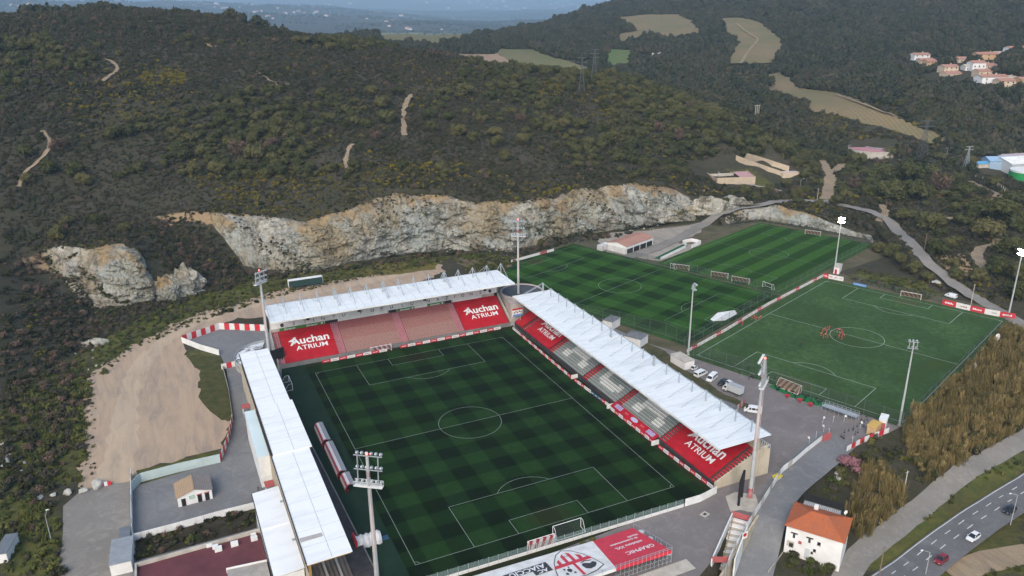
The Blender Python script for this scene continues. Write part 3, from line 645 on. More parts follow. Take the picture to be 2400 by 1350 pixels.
# ================================================================= PITCHES
def pitch_mat(name, light, mid, dark, sx, sy, ox=0, oy=0, turf=1.0, soft_=.03, fade=0):
    """mown bands both ways; sx/sy band widths in metres (0 = none)"""
    mt, nt, b = new_mat(name); b.inputs['Roughness'].default_value = .95; b.inputs['Specular IOR Level'].default_value = .08
    tc = nt.nodes.new('ShaderNodeTexCoord').outputs['Object']
    w = nt.nodes.new('ShaderNodeTexNoise'); w.inputs['Scale'].default_value = .4; nt.links.new(tc, w.inputs['Vector'])
    sp = nt.nodes.new('ShaderNodeSeparateXYZ'); nt.links.new(tc, sp.inputs[0]); jit = mth(nt, 'MULTIPLY', mth(nt, 'SUBTRACT', w.outputs[0], .5), .35)
    def band(c, s, o):
        f = mth(nt, 'PINGPONG', mth(nt, 'ADD', mth(nt, 'ADD', c, o + 400 * s), jit), s); f = mth(nt, 'DIVIDE', f, s)
        return ramp(nt, f, [(.5 - soft_, 0), (.5 + soft_, 1)])
    tone = None
    if sx: tone = band(sp.outputs[0], sx, ox)
    if sy:
        t2 = band(sp.outputs[1], sy, oy); tone = t2 if tone is None else mth(nt, 'MULTIPLY', mth(nt, 'ADD', tone, t2), .5)
    n1 = noise(nt, .05, tc, 5, .6); n2 = noise(nt, .5, tc, 5, .65); n3 = noise(nt, 3, tc, 3, .7)
    if tone is None: c = mixc(nt, ramp(nt, n1, [(.38, 0), (.62, 1)]), light, mid)
    else: c = ramp(nt, tone, [(0, dark), (.5, mid), (1, light)])
    c = mixc(nt, ramp(nt, n2, [(.3, .4 * turf), (.65, 0)]), c, tuple(x * .62 for x in mid))
    c = mixc(nt, ramp(nt, n1, [(.52, 0), (.72, .35 * turf)]), c, (mid[0] * 1.5, mid[1] * 1.05, mid[2] * .8))
    c = mixc(nt, ramp(nt, n3, [(.3, .22), (.6, 0)]), c, tuple(x * .5 for x in dark))
    yy = mth(nt, 'ABSOLUTE', sp.outputs[1]); gx = mth(nt, 'DIVIDE', sp.outputs[0], 6.5); gy = mth(nt, 'DIVIDE', mth(nt, 'SUBTRACT', yy, 49.5), 4.5)
    g = mth(nt, 'ADD', mth(nt, 'ADD', mth(nt, 'MULTIPLY', gx, gx), mth(nt, 'MULTIPLY', gy, gy)), mth(nt, 'MULTIPLY', mth(nt, 'SUBTRACT', n2, .5), 2.2))
    c = mixc(nt, ramp(nt, g, [(.3, .42), (1.1, 0)]), c, (mid[1] * 1.15, mid[1] * .95, mid[1] * .38))      # worn goalmouths
    nt.links.new(c, b.inputs['Base Color']); bump(nt, b, n3, .3, .03)
    return mt
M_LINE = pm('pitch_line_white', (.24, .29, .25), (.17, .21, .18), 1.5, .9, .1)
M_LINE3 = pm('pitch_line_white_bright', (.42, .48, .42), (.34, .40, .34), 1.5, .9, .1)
def lines(L, W, z, w=.13, extra=True):
    mb = MB()
    def seg(x0, y0, x1, y1):
        d = Vector((x1 - x0, y1 - y0, 0)).normalized() * w / 2; n = Vector((-d.y, d.x, 0))
        mb.quad((x0 - d.x - n.x, y0 - d.y - n.y, z), (x1 + d.x - n.x, y1 + d.y - n.y, z), (x1 + d.x + n.x, y1 + d.y + n.y, z), (x0 - d.x + n.x, y0 - d.y + n.y, z))
    def arc(cx, cy, r, a0, a1, n):
        for i in range(n):
            a = a0 + (a1 - a0) * i / n; b2 = a0 + (a1 - a0) * (i + 1) / n
            mb.quad(*[(cx + (r + s) * math.cos(t), cy + (r + s) * math.sin(t), z) for t, s in ((a, -w / 2), (b2, -w / 2), (b2, w / 2), (a, w / 2))])
    h, v = W / 2, L / 2
    for a in ((-h, -v, h, -v), (h, -v, h, v), (h, v, -h, v), (-h, v, -h, -v), (-h, 0, h, 0)): seg(*a)
    for s in (-1, 1):
        for bw, bd in ((20.16, 16.5), (9.16, 5.5)):
            seg(-bw, s * v, -bw, s * (v - bd)); seg(bw, s * v, bw, s * (v - bd)); seg(-bw, s * (v - bd), bw, s * (v - bd))
        a = math.asin(5.5 / 9.15); cy_ = s * (v - 11)
        arc(0, cy_, 9.15, (-math.pi + a) if s > 0 else a, -a if s > 0 else math.pi - a, 22)
        for sx in (-1, 1):
            base = {(-1, -1): 0, (1, -1): 90, (1, 1): 180, (-1, 1): 270}[(sx, s)]
            arc(sx * h, s * v, 1, R(base), R(base + 90), 6)
    arc(0, 0, 9.15, 0, 2 * math.pi, 56)
    return mb
def pitch(name, label, loc, rz, L, W, border, mat, lmat, z, lw=.13):
    """one sheet of turf with the painted lines as its part"""
    bl, br, bb, bt = border; mb = MB(); nx = 1
    mb.quad((-W / 2 - bl, -L / 2 - bb, 0), (W / 2 + br, -L / 2 - bb, 0), (W / 2 + br, L / 2 + bt, 0), (-W / 2 - bl, L / 2 + bt, 0))
    o = mb.build(name, mat); o.location = (*loc, z); o.rotation_euler = (0, 0, rz); tag(o, label, None, None, 'structure')
    lines(L, W, .02, lw).build('pitch_line', lmat, o, False); return o
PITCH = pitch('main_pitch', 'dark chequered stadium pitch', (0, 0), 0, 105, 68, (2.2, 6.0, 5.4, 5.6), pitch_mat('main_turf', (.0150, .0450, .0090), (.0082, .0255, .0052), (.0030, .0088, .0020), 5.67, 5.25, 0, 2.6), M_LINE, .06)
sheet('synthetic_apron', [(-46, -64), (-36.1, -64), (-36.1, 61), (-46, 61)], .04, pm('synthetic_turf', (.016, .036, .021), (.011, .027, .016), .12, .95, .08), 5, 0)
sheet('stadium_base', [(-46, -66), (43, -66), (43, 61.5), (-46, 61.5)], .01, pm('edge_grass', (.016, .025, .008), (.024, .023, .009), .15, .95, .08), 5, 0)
pitch('training_pitch', 'chequered training pitch below the quarry', (102.4, 81.1), R(20.8), 105.5, 64, (3, 3, 3, 3), pitch_mat('training_turf', (.034, .098, .014), (.022, .065, .010), (.0095, .028, .005), 6.4, 8.8, 0, 0), M_LINE, .06)
pitch('striped_pitch', 'striped training pitch beside the low rock face', (191.7, 88.5), R(-69.65), 94, 57.2, (2.5, 2.5, 2.5, 2.5), pitch_mat('striped_turf', (.040, .104, .014), (.028, .078, .010), (.0165, .048, .007), 5.7, 0, 0, 0), M_LINE, .05)
pitch('artificial_pitch', 'plain green artificial pitch where people stand', (149.2, -4.1), R(-68.95), 105.2, 67.9, (3.5, 2.5, 3, 3), pitch_mat('artificial_turf', (.068, .125, .042), (.034, .073, .023), (.022, .05, .016), 0, 0, 0, 0, 2.0), M_LINE3, .10, .15)

# ================================================================= STANDS
M_ROOF = pm('white_roof_sheet', (.74, .765, .77), (.56, .59, .60), .35, .55, .4, stretch=(.3, .9, 1), contrast=(.45, .85))
M_SEAM = pm('roof_seam', (.55, .58, .59), (.46, .49, .5), .5, .6)
M_ROOFL = pm('left_roof_sheet', (.80, .81, .81), (.62, .63, .63), .4, .5, .4, stretch=(.25, 1, 1), contrast=(.48, .9))
M_ROOFC = pm('pale_cyan_roof', (.66, .78, .79), (.58, .70, .72), .1, .5, .4)
M_WHITE = pm('white_paint', (.78, .78, .76), (.62, .62, .60), .4, .6, .4)
M_STEEL = pm('galvanised_steel', (.42, .46, .48), (.34, .37, .39), 1.2, .45, .5, .3)
M_DKWALL = pm('dark_wall', (.055, .05, .052), (.035, .032, .034), .6, .9, .2)
M_GREYW = pm('grey_wall', (.21, .205, .20), (.15, .145, .14), .4, .9, .2)
M_CREAM = pm('cream_concrete', (.52, .45, .34), (.37, .32, .245), .35, .9, .15, stretch=(1, 1, .4))
M_PINKW = pm('pinkish_wall', (.46, .41, .38), (.36, .32, .30), .3, .9, .15)
M_BLACK = pm('black', (.012, .012, .013), (.02, .02, .021), 1, .6, .3)
M_RED = pm('red_tarpaulin', (.40, .008, .018), (.31, .007, .014), .35, .55, .35)
M_REDP = pm('red_paint', (.48, .018, .028), (.38, .02, .03), 1.2, .6, .35)
M_REDF = pm('faded_red', (.42, .10, .10), (.32, .09, .09), 1.0, .8, .2)
M_PINKS = pm('pink_step_paint', (.44, .19, .215), (.36, .15, .175), .8, .85, .2)
M_SEATP = pm('faded_pink_seat', (.36, .13, .125), (.29, .10, .098), 1.5, .6, .3)
M_SEATB = pm('faded_beige_seat', (.38, .24, .205), (.33, .18, .155), 1.5, .6, .3)
M_SEATM = pm('half_faded_seat', (.37, .19, .165), (.32, .145, .13), 1.5, .6, .3)
M_SEATG = pm('grey_seat', (.33, .36, .345), (.27, .30, .285), 1.5, .6, .3)
M_SEATW = pm('white_seat', (.74, .74, .71), (.62, .62, .58), 1.5, .6, .3)
M_GREEN = pm('green_banner', (.060, .20, .035), (.05, .17, .03), 1, .6, .3)
M_TXT = pm('white_lettering', (.80, .80, .80), (.74, .74, .74), 1, .6, .3)
M_TXTD = pm('dark_lettering', (.035, .035, .038), (.05, .05, .052), 1, .6, .3)
M_TXTG = pm('grey_lettering', (.40, .38, .35), (.33, .31, .29), 2, .7, .3)
M_OCHRE = pm('ochre_steel', (.34, .21, .07), (.27, .17, .06), 1, .6, .3)

class Frame:
    """a stand's own axes: a along the front, d back from the front, z up"""
    def __init__(s, o, a, d): s.o = Vector(o); s.a = Vector(a); s.d = Vector(d)
    def __call__(s, a, d, z): return s.o + s.a * a + s.d * d + Vector((0, 0, z))
    def box(s, mb, a0, a1, d0, d1, z0, z1):
        q = [(a0, d0), (a1, d0), (a1, d1), (a0, d1)]
        return mb.hexa([s(a, d, z0) for a, d in q], [s(a, d, z1) for a, d in q])
def terrace(F, a0, a1, rows, dd, dz, d0, z0, mb=None):
    mb = mb or MB()
    for i in range(rows):
        z = z0 + dz * i; mb.quad(F(a0, d0 + dd * i, z), F(a1, d0 + dd * i, z), F(a1, d0 + dd * (i + 1), z), F(a0, d0 + dd * (i + 1), z))
        mb.quad(F(a0, d0 + dd * i, z - dz), F(a1, d0 + dd * i, z - dz), F(a1, d0 + dd * i, z), F(a0, d0 + dd * i, z))
    e = d0 + dd * rows
    for a in (a0, a1): mb.poly([F(a, d0, 0)] + sum([[F(a, d0 + dd * i, z0 + dz * i), F(a, d0 + dd * (i + 1), z0 + dz * i)] for i in range(rows)], []) + [F(a, e, 0)])
    return mb
def seat_block(F, a0, a1, rows, dd, dz, d0, z0, pick, mats, pitch_=.52, skip=0):
    """moulded seats, too small to tell apart one by one: one mass per block"""
    mb = MB(); n = int((a1 - a0) / pitch_)
    for r_ in range(skip, rows):
        z = z0 + dz * r_; d = d0 + dd * r_ + .18
        for i in range(n):
            a = a0 + (i + .5) * (a1 - a0) / n; mb.cur = pick((i + .5) / n, (r_ + .5) / rows); w = .215
            mb.add([F(a - w, d, z + .36), F(a + w, d, z + .36), F(a + w, d + .36, z + .34), F(a - w, d + .36, z + .34), F(a - w, d + .46, z + .74), F(a + w, d + .46, z + .74), F(a + w, d, z + .12), F(a - w, d, z + .12)],
                   [(0, 1, 2, 3), (3, 2, 5, 4), (0, 7, 6, 1)])
    return mb
def tarp(F, a0, a1, d0, d1, z0, z1, n=26, wave=.05):
    mb = MB(); k = 14
    def P(i, j):
        a = a0 + (a1 - a0) * i / n; t = j / k; return F(a, d0 + (d1 - d0) * t, z0 + (z1 - z0) * t + wave * math.sin(j * 2.4 + i * .3) + .02 * math.sin(i * 1.7))
    for i in range(n):
        for j in range(k): mb.quad(P(i, j), P(i + 1, j), P(i + 1, j + 1), P(i, j + 1))
    for i in range(n): a = P(i, 0); b = P(i + 1, 0); mb.quad(a - Vector((0, 0, .5)), b - Vector((0, 0, .5)), b, a)
    return mb
def tarp_sign(F, par, ac, dmid0, zmid0, slope, wid, flip=1, off=.22):
    """the two lines of white lettering printed on a red cover; flip=-1 when the front runs right to left"""
    up = (F.d * math.cos(slope) + Vector((0, 0, math.sin(slope)))); nrm = F.a.cross(up) * flip; X = F.a * flip
    if nrm.z < 0: nrm = -nrm
    def at(da, du): return F(ac, dmid0, zmid0) + X * da + up * du + nrm * off
    lettering('lettering', 'Auchan', 4.6 * wid, M_TXT, par, at(.9 * wid, 1.2 * wid), X, up, .09, 1.02)
    lettering('lettering', 'ATRIUM', 2.9 * wid, M_TXT, par, at(1.0 * wid, -2.2 * wid), X, up, .02, 1.12)
    mb = MB(); q = lambda x, y: at(-6.2 * wid + x * wid, 1.2 * wid + y * wid)                      # bird emblem before the first letter
    mb.poly([q(-.9, .3), (q(.3, .1)), q(1.7, .9), q(2.2, 1.9), q(1.4, 2.0), q(.7, 1.2), q(-.4, .7)]); mb.poly([q(-.5, -1.7), q(.1, -1.7), q(.8, -.4), q(.4, -.1)])
    mb.poly([q(.6, -1.0), q(.9, -1.0), q(1.5, .2), q(1.2, .3)]); mb.poly([q(1.1, -1.1), q(1.4, -1.1), q(1.9, .2), q(1.6, .3)]); mb.build('emblem', M_TXT, par)

# ---- far stand, behind the far goal
FS = Frame((0, 60.6, 0), (1, 0, 0), (0, 1, 0))
far = thing('covered_stand', 'far stand behind the goal with white masted roof and faded pink seats', 'grandstand', (0, 66, 0))
NR, DD, DZ = 15, .82, .465; FA0, FA1 = -44.2, 41.2
terrace(FS, FA0, FA1, NR, DD, DZ, .5, 1.35).build('terrace', pm('seat_tread', (.20, .075, .075), (.15, .06, .06), .8, .9, .1), far)
mb = MB(); FS.box(mb, FA0, FA1, .15, .5, 0, 1.5); mb.build('front_wall', M_GREYW, far)
for a0, a1 in ((-21.2, -1.4), (1.4, 20.4)):
    s = seat_block(FS, a0, a1, NR, DD, DZ, .5, 1.35, lambda u, v: 0 if v > .70 else (2 if v > .38 else 1), None)
    tag(s.build('seat_block', [M_SEATP, M_SEATB, M_SEATM], far), None, None, None, 'stuff')
for a0, a1 in ((-44.1, -41.9), (-23.9, -21.3), (-1.3, 1.3), (20.5, 22.7)):
    tag(seat_block(FS, a0, a1, NR, DD, DZ, .5, 1.35, lambda u, v: 0, None, .6).build('seat_block', [M_PINKS], far), 'pink aisle strip', None, None, 'stuff')
    terrace(FS, a0, a1, NR, DD, DZ, .49, 1.37).build('aisle', M_PINKS, far)
SLP = math.atan2(DZ, DD)
for a0, a1 in ((-41.8, -24.0), (22.8, 40.4)):
    t = tarp(FS, a0, a1, .45, 12.4, 1.75, 8.55).build('seat_cover', M_RED, far); tarp_sign(FS, t, (a0 + a1) / 2, 6.4, 5.25, SLP, .93)
    t['label'] = 'red seat cover with white lettering'
BW = 12.9                                                           # back wall
mb = MB(); FS.box(mb, FA0, FA1, BW, BW + .4, 0, 16.0); mb.build('back_wall', M_PINKW, far)
mb = MB(); FS.box(mb, FA0 + .2, FA1 - .2, BW - .14, BW - .004, 9.5, 12.5); band = mb.build('letter_band', M_WHITE, far)
def band_at(px): return float((lambda p: p[0])(C0 + ray(px, 715 - (px - 900) * .165) * ((60.6 + BW - .15 - C0[1]) / ray(px, 715 - (px - 900) * .165)[1])))
txt = 'STINTU POPULU NAZIONE'; xs = {'S': 688}
px_pos = [688, 714, 734, 756, 782, 805, None, 846, 872, 894, 917, 943, 965, None, 1003, 1026, 1047, 1065, 1084, 1104, 1126]
for ch, px in zip(txt, px_pos):
    if px is None: continue
    lettering('letter', ch, 1.75, M_TXTD, band, FS(band_at(px), BW - .17, 10.55), (1, 0, 0), (0, 0, 1), .015)
for px in (660, 1148):                                              # dark head emblem at both ends
    a = band_at(px); mb = MB(); q = lambda x, z: FS(a + x, BW - .17, 10.55 + z)
    mb.poly([q(-.6, -.2), q(-.35, -.75), q(.1, -.6), q(.35, -.75), q(.6, -.3), q(.55, .35), q(.2, .7), q(-.35, .65), q(-.7, .25)][::-1]); mb.build('emblem', M_TXTD, band)
for px in (721, 841, 995, 1136):
    a = band_at(px); mb = MB(); FS.box(mb, a - .5, a + .5, BW - .6, BW - .15, 11.0, 11.6); mb.build('speaker', M_BLACK, far)
# banner strip and openings under the letters
mb = MB(); FS.box(mb, FA0 + .2, FA1 - .2, BW - .10, BW - .002, 7.75, 8.42); mb.build('red_strip', M_RED, far)
for px0, px1, kind in ((653, 757, 'g'), (791, 907, 'w'), (930, 970, 'g'), (971, 1000, 'w'), (1001, 1040, 'g'), (1060, 1128, 'w'), (1130, 1156, 'b')):
    a0, a1 = band_at(px0), band_at(px1); mb = MB(); FS.box(mb, a0, a1, BW - .2, BW - .005, 8.44, 9.46)
    bn = mb.build('banner', {'g': M_GREEN, 'w': M_WHITE, 'b': M_CONCL}[kind], far)
    if kind == 'g':
        n = 2 if a1 - a0 > 9 else 1
        for i in range(n): lettering('lettering', 'Europcar', 1.05, M_TXT, bn, FS(a0 + (a1 - a0) * (i + .45) / n, BW - .22, 8.92), (1, 0, 0), (0, 0, 1), .012, 1, 'CENTER', .25)
        mb = MB(); c = a1 - .7; mb.poly([FS(c - .3, BW - .22, 9.25), FS(c - .3, BW - .22, 8.85), FS(c, BW - .22, 8.6), FS(c + .3, BW - .22, 8.85), FS(c + .3, BW - .22, 9.25)]); mb.build('shield', M_TXT, bn)
for px0, px1 in ((760, 789), (910, 928), (1041, 1057), (1158, 1166)):
    a0, a1 = band_at(px0), band_at(px1); mb = MB(); FS.box(mb, a0, a1, BW - .3, BW - .008, 7.6, 9.49); mb.build('stair_opening', M_BLACK, far)
for px in (845, 861, 1129): a0 = band_at(px); mb = MB(); FS.box(mb, a0, a0 + 1.4, BW - .3, BW - .01, 7.6, 8.43); mb.build('doorway', M_BLACK, far)
def roof_slab(F, a0, a1, d0, d1, z0, z1, th, ribs=True):
    mb = MB(); q = [(a0, d0, z0), (a1, d0, z0), (a1, d1, z1), (a0, d1, z1)]
    mb.hexa([F(a, d, z - th) for a, d, z in q], [F(a, d, z) for a, d, z in q]); return mb
rf = roof_slab(FS, -45.2, 43.6, 1.4, 17.4, 16.55, 16.9, .35).build('roof', M_ROOF, far)
mb = MB(); FS.box(mb, -45.3, 43.7, 17.4, 17.7, 16.45, 16.95); mb.build('gutter', M_STEEL, rf)
mb = MB(); FS.box(mb, -45.2, 43.6, 1.2, 1.4, 16.15, 16.6); mb.build('fascia', M_WHITE, rf)
for i in range(29):                                                    # sheet seams standing proud
    a = -45.2 + 88.8 * (i + .5) / 29; mb = MB(); mb.beam(FS(a, 1.5, 16.58), FS(a, 17.3, 16.93), .1, .06); mb.build('seam', M_SEAM, rf)
for i in range(16):
    a = -44.9 + 88.2 * i / 15; par = far; x2 = (0, .55) if i in (4, 7, 11) else (0,)
    for j, dx in enumerate(x2):
        mb = MB(); ap = FS(a + dx, 13.4, 20.9)
        mb.tube(FS(a + dx, 13.4, 16.7), ap, .17, .15, 6); mb.tube(ap, FS(a + dx, 17.2, 16.8), .13, .13, 6)
        mt_ = mb.build('mast', M_STEEL, far); mb = MB(); mb.tube(ap, FS(a + dx, 6.6, 16.75), .10, .10, 6); mb.build('tie_rod', M_STEEL, mt_)
        mb = MB(); mb.beam(FS(a + dx, 1.6, 16.05), FS(a + dx, 17.2, 16.4), .2, .35); mb.build('rafter', M_STEEL, mt_)
for i in (0, 2, 8, 14):                                                # wind braces along the mast row
    a = -44.9 + 88.2 * i / 15; mb = MB(); mb.tube(FS(a, 13.4, 20.8), FS(a + (5.8 if i < 14 else -5.0), 14.5, 16.9), .07, .07, 5); mb.build('brace', M_STEEL, far)
for s, a in ((-1, FA0), (1, FA1)):
    mb = MB(); mb.hexa([FS(a, .2, 0), FS(a + s * .35, .2, 0), FS(a + s * .35, 13.3, 0), FS(a, 13.3, 0)][::s], [FS(a, .2, 2.4), FS(a + s * .35, .2, 2.4), FS(a + s * .35, 13.3, 9.6), FS(a, 13.3, 9.6)][::s]); mb.build('end_wall', M_CONCL if s > 0 else M_CONC, far)
for i in range(16):
    a = -44 + 85.4 * i / 15; mb = MB(); mb.beam(FS(a, BW + .7, 0), FS(a, BW + .7, 16.5), .45, .6); mb.build('column', M_CONCL, far)

# ---- right stand, along the touchline
RS = Frame((42.3, 0, 0), (0, 1, 0), (1, 0, 0))
right = thing('covered_stand', 'right stand along the touchline with long white roof and grey seats spelling letters', 'grandstand', (50, 0, 0))
RZ, RDZ, RDD, RN = 1.4, .42, .85, 15; RA0, RA1 = -57.4, 60.5
terrace(RS, RA0, RA1, RN, RDD, RDZ, .45, RZ).build('terrace', pm('dark_tread', (.10, .10, .095), (.075, .072, .068), .8, .9, .1), right)
mb = MB(); RS.box(mb, RA0, RA1, .1, .45, 0, 1.5); mb.build('front_wall', M_DKWALL, right)
GLY = {'A': ["..####..", "..####..", ".##..##.", ".##..##.", ".######.", ".######.", "##....##", "##....##"], 'C': [".######.", "########", "##....##", "##......", "##......", "##....##", "########", ".######."]}
def glyph(g):
    G_ = GLY[g]
    def f(u, v):
        u = 1 - u                                                        # read from the pitch
        if not (.16 < u < .84 and .10 < v < .90): return 0
        return 1 if G_[min(7, int((1 - (v - .10) / .80) * 8))][min(7, int((u - .16) / .68 * 8))] == '#' else 0
    return f
for a0, a1, g in ((9.2, 29.6, 'A'), (-10.6, 6.0, 'C'), (-33.4, -13.4, 'A')):
    tag(seat_block(RS, a0, a1, RN, RDD, RDZ, .45, RZ, glyph(g), None).build('seat_block', [M_SEATG, M_SEATW], right), 'grey seat block with a white letter picked out in seats', None, None, 'stuff')
for a0, a1 in ((29.8, 32.2), (6.2, 9.0), (-13.2, -10.8), (-36.2, -33.6), (51.2, 53.8), (-57.2, -55.4)):
    mb = MB()
    for r_ in range(RN):
        mb.cur = 0; z = RZ + RDZ * r_; d = .45 + RDD * r_
        RS.box(mb, a0 + .15, a1 - .15, d + .05, d + .42, z + .02, z + .4); mb.cur = 1; RS.box(mb, a0 + .1, a1 - .1, d + .42, d + RDD, z + .01, z + .06)
    tag(mb.build('aisle', [M_REDP, M_SEATW], right), 'red and white striped stair', None, None, 'stuff')
SLR = math.atan2(RDZ, RDD)
for a0, a1, sign in ((32.3, 51.0, 1), (-55.3, -36.4, 1), (54.0, 60.2, 0)):
    t = tarp(RS, a0, a1, .4, 12.4, 1.85, 8.0).build('seat_cover', M_RED, right)
    if sign: tarp_sign(RS, t, (a0 + a1) / 2, 5.6, 4.5, SLR, .95, -1)
RB = 13.3
mb = MB(); RS.box(mb, RA0, RA1, RB, RB + .35, 0, 11.3); mb.build('back_wall', M_CREAM, right)
mb = MB(); RS.box(mb, RA0 + 4, RA1, RB - .12, RB - .003, 8.0, 9.2); mb.build('red_strip', M_RED, right)
rr = roof_slab(RS, -58.4, 60.8, 0.0, 15.9, 12.0, 12.0, .3).build('roof', M_ROOF, right)
mb = MB(); RS.box(mb, -58.5, 60.9, -.2, 0, 11.5, 12.06); mb.build('fascia', M_WHITE, rr)
mb = MB(); RS.box(mb, -58.5, 60.9, 15.9, 16.2, 11.5, 12.05); mb.build('gutter', M_STEEL, rr)
for i in range(39):
    a = -58.4 + 119.2 * (i + .5) / 39; mb = MB(); mb.beam(RS(a, .1, 12.0), RS(a, 15.8, 12.0), .1, .07); mb.build('seam', M_SEAM, rr)
for i in range(20):
    a = -55.4 + 115.4 * i / 19; dd_ = (0, .7) if i in (7, 11, 19) else (0,)
    for dx in dd_:
        mb = MB(); mb.beam(RS(a + dx, 12.3, 11.9), RS(a + dx, 12.3, 15.4), .26, .26); ms = mb.build('mast', M_STEEL, right)
        mb = MB(); mb.tube(RS(a + dx, 12.3, 15.3), RS(a + dx, 4.2, 12.05), .07, .07, 6); mb.build('tie_rod', M_STEEL, ms)
        mb = MB(); mb.tube(RS(a + dx, 12.3, 15.3), RS(a + dx, 15.7, 12.05), .06, .06, 5); mb.build('back_stay', M_STEEL, ms)
        mb = MB(); mb.beam(RS(a + dx, .2, 11.5), RS(a + dx, 15.6, 11.5), .2, .4); mb.build('rafter', M_STEEL, ms)
        mb = MB(); mb.beam(RS(a + dx, RB + 1.2, 0), RS(a + dx, RB + 1.2, 11.5), .4, .5); mb.build('column', M_CONCL, ms)
mb = MB(); mb.hexa([RS(RA0 - .4, .1, 0), RS(RA0, .1, 0), RS(RA0, 16, 0), RS(RA0 - .4, 16, 0)], [RS(RA0 - .4, .1, 1.9), RS(RA0, .1, 1.9), RS(RA0, 16, 8.6), RS(RA0 - .4, 16, 8.6)]); mb.build('end_wall', M_CREAM, right)
mb = MB(); RS.box(mb, RA0 - .5, RA0 + 6, RB + .3, 17.0, 0, 7.2); mb.build('rear_block', M_CREAM, right)
mb = MB()
for i in range(10): a = RA0 - .4 + 6.2 * i / 9; mb.beam(RS(a, 16.9, 7.2), RS(a, 16.9, 8.3), .06)
mb.beam(RS(RA0 - .4, 16.9, 8.3), RS(RA0 + 5.8, 16.9, 8.3), .07); mb.beam(RS(RA0 - .4, 13.7, 8.3), RS(RA0 - .4, 16.9, 8.3), .07); mb.build('railing', M_WHITE, right)
# sponsor apron sheet hanging over the front rows
mb = MB(); a0, a1 = -33.3, -10.9
mb.quad(RS(a0, -1.3, 1.25), RS(a1, -1.3, 1.25), RS(a1, .6, 2.15), RS(a0, .6, 2.15)); mb.quad(RS(a0, -1.3, .9), RS(a1, -1.3, .9), RS(a1, -1.3, 1.25), RS(a0, -1.3, 1.25)); ap = mb.build('apron_banner', M_RED, right)
for a, w in ((-14.0, 1.7), (-30.4, 1.7)):
    mb = MB(); mb.quad(RS(a - w, -.95, 1.44), RS(a + w, -.95, 1.44), RS(a + w, .3, 2.03), RS(a - w, .3, 2.03)); mb.build('print_panel', pm('lilac_print', (.42, .38, .50), (.20, .15, .35), 3, .6), ap)
mb = MB(); c = -22.2; mb.poly([RS(c + 1.7 * math.cos(t), -.35 + .6 * math.sin(t), 1.72 + .285 * math.sin(t)) for t in np.linspace(0, 2 * math.pi, 14)[:-1]]); mb.build('crest_print', pm('pale_crest', (.55, .57, .68), (.20, .22, .42), 4, .6), ap)
for a in (-18.2, -26.2): lettering('lettering', 'ACA', .8, pm('dark_pink_lettering', (.62, .25, .28)), ap, RS(a, -.35, 1.75), (0, -1, 0), (.9, 0, .43), .01)
for i, (a0, a1) in enumerate(((11.5, 11.9), (-10.6, -10.2), (-33.9, -33.5))):
    mb = MB(); RS.box(mb, a0, a1, -2.2, .1, 0, 1.3); mb.build('gate_return', M_WHITE, right)

# ---- left (main) stand seen from above and behind
left = thing('main_stand', 'left stand seen from above, three long white roof panels', 'grandstand', (-52, 0, 0))
LS = Frame((-47.2, 0, 0), (0, 1, 0), (-1, 0, 0))
terrace(LS, -57.5, 52, 9, 1.02, .62, .2, 1.3).build('terrace', pm('brown_terrace', (.20, .155, .125), (.13, .105, .09), .4, .9, .1), left)
for i, (a0, a1) in enumerate(((-57.4, 52.0),)):
    for k in (2, 5): mb = MB(); LS.box(mb, a0, a1, .25 + 1.02 * k, .75 + 1.02 * k, 1.3 + .62 * k, 1.34 + .62 * k); mb.build('pale_step', M_CONCL, left)
mb = MB(); mb.wall([(-45.6, 58, 0), (-45.2, 22, 0), (-43.6, -20, 0), (-42.4, -56, 0), (-42.1, -66, 0)], 1.1, .25); mb.build('front_wall', M_GREYW, left)
mb = MB(); mb.poly([(-47.4, 57, .9), (-45.6, 57, .9), (-45.2, 22, .9), (-43.6, -20, .9), (-42.5, -57.5, .9), (-47.4, -57.5, .9)]); mb.build('front_walkway', M_DKWALL, left)
for a0, a1, d0, d1, z in ((13.0, 52.2, .75, 9.6, 12.0), (-14.0, 13.0, .2, 9.6, 12.25), (-57.2, -14.0, .9, 9.9, 12.0)):
    mb = roof_slab(LS, a0 + .03, a1 - .03, d0, d1, z, z - .25, .28); r1 = mb.build('roof', M_ROOFL, left)
    mb = MB(); mb.beam(LS(a0 + .1, d1 + .1, z - .3), LS(a1 - .1, d1 + .1, z - .3), .22, .3); mb.build('gutter', M_TXTD, r1)
    n = int((a1 - a0) / 5.4)
    for i in range(1, n): a = a0 + (a1 - a0) * i / n; mb = MB(); mb.beam(LS(a, d0 + .1, z - .005), LS(a, d1 - .1, z - .245), .10, .05); mb.build('seam', M_SEAM, r1)
    for t in (.45,): mb = MB(); mb.beam(LS(a0 + .2, d0 + (d1 - d0) * t, z - .11), LS(a1 - .2, d0 + (d1 - d0) * t, z - .11), .16, .05); mb.build('seam', M_SEAM, r1)
    for i in range(n + 1):
        a = a0 + .3 + (a1 - a0 - .6) * i / n; mb = MB(); mb.beam(LS(a, d1 - .5, 0), LS(a, d1 - .5, z - .5), .35, .5); mb.beam(LS(a, d0 + .3, z - .45), LS(a, d1 - .2, z - .65), .2, .35); mb.build('rafter', M_OCHRE, r1)
mb = MB(); LS.box(mb, -49.9, -48.6, 5.2, 9.7, 11.79, 11.90); mb.build('roof_patch', pm('grey_patch', (.42, .39, .37), (.36, .33, .31)), left)
mb = MB(); LS.box(mb, -57.2, 52, 9.55, 9.8, 0, 8.4); mb.build('rear_wall', M_CREAM, left)
mb = MB(); LS.box(mb, -7.9, 17.6, 9.85, 12.6, 0, 8.7); an = mb.build('rear_annex', M_WHITE, left)
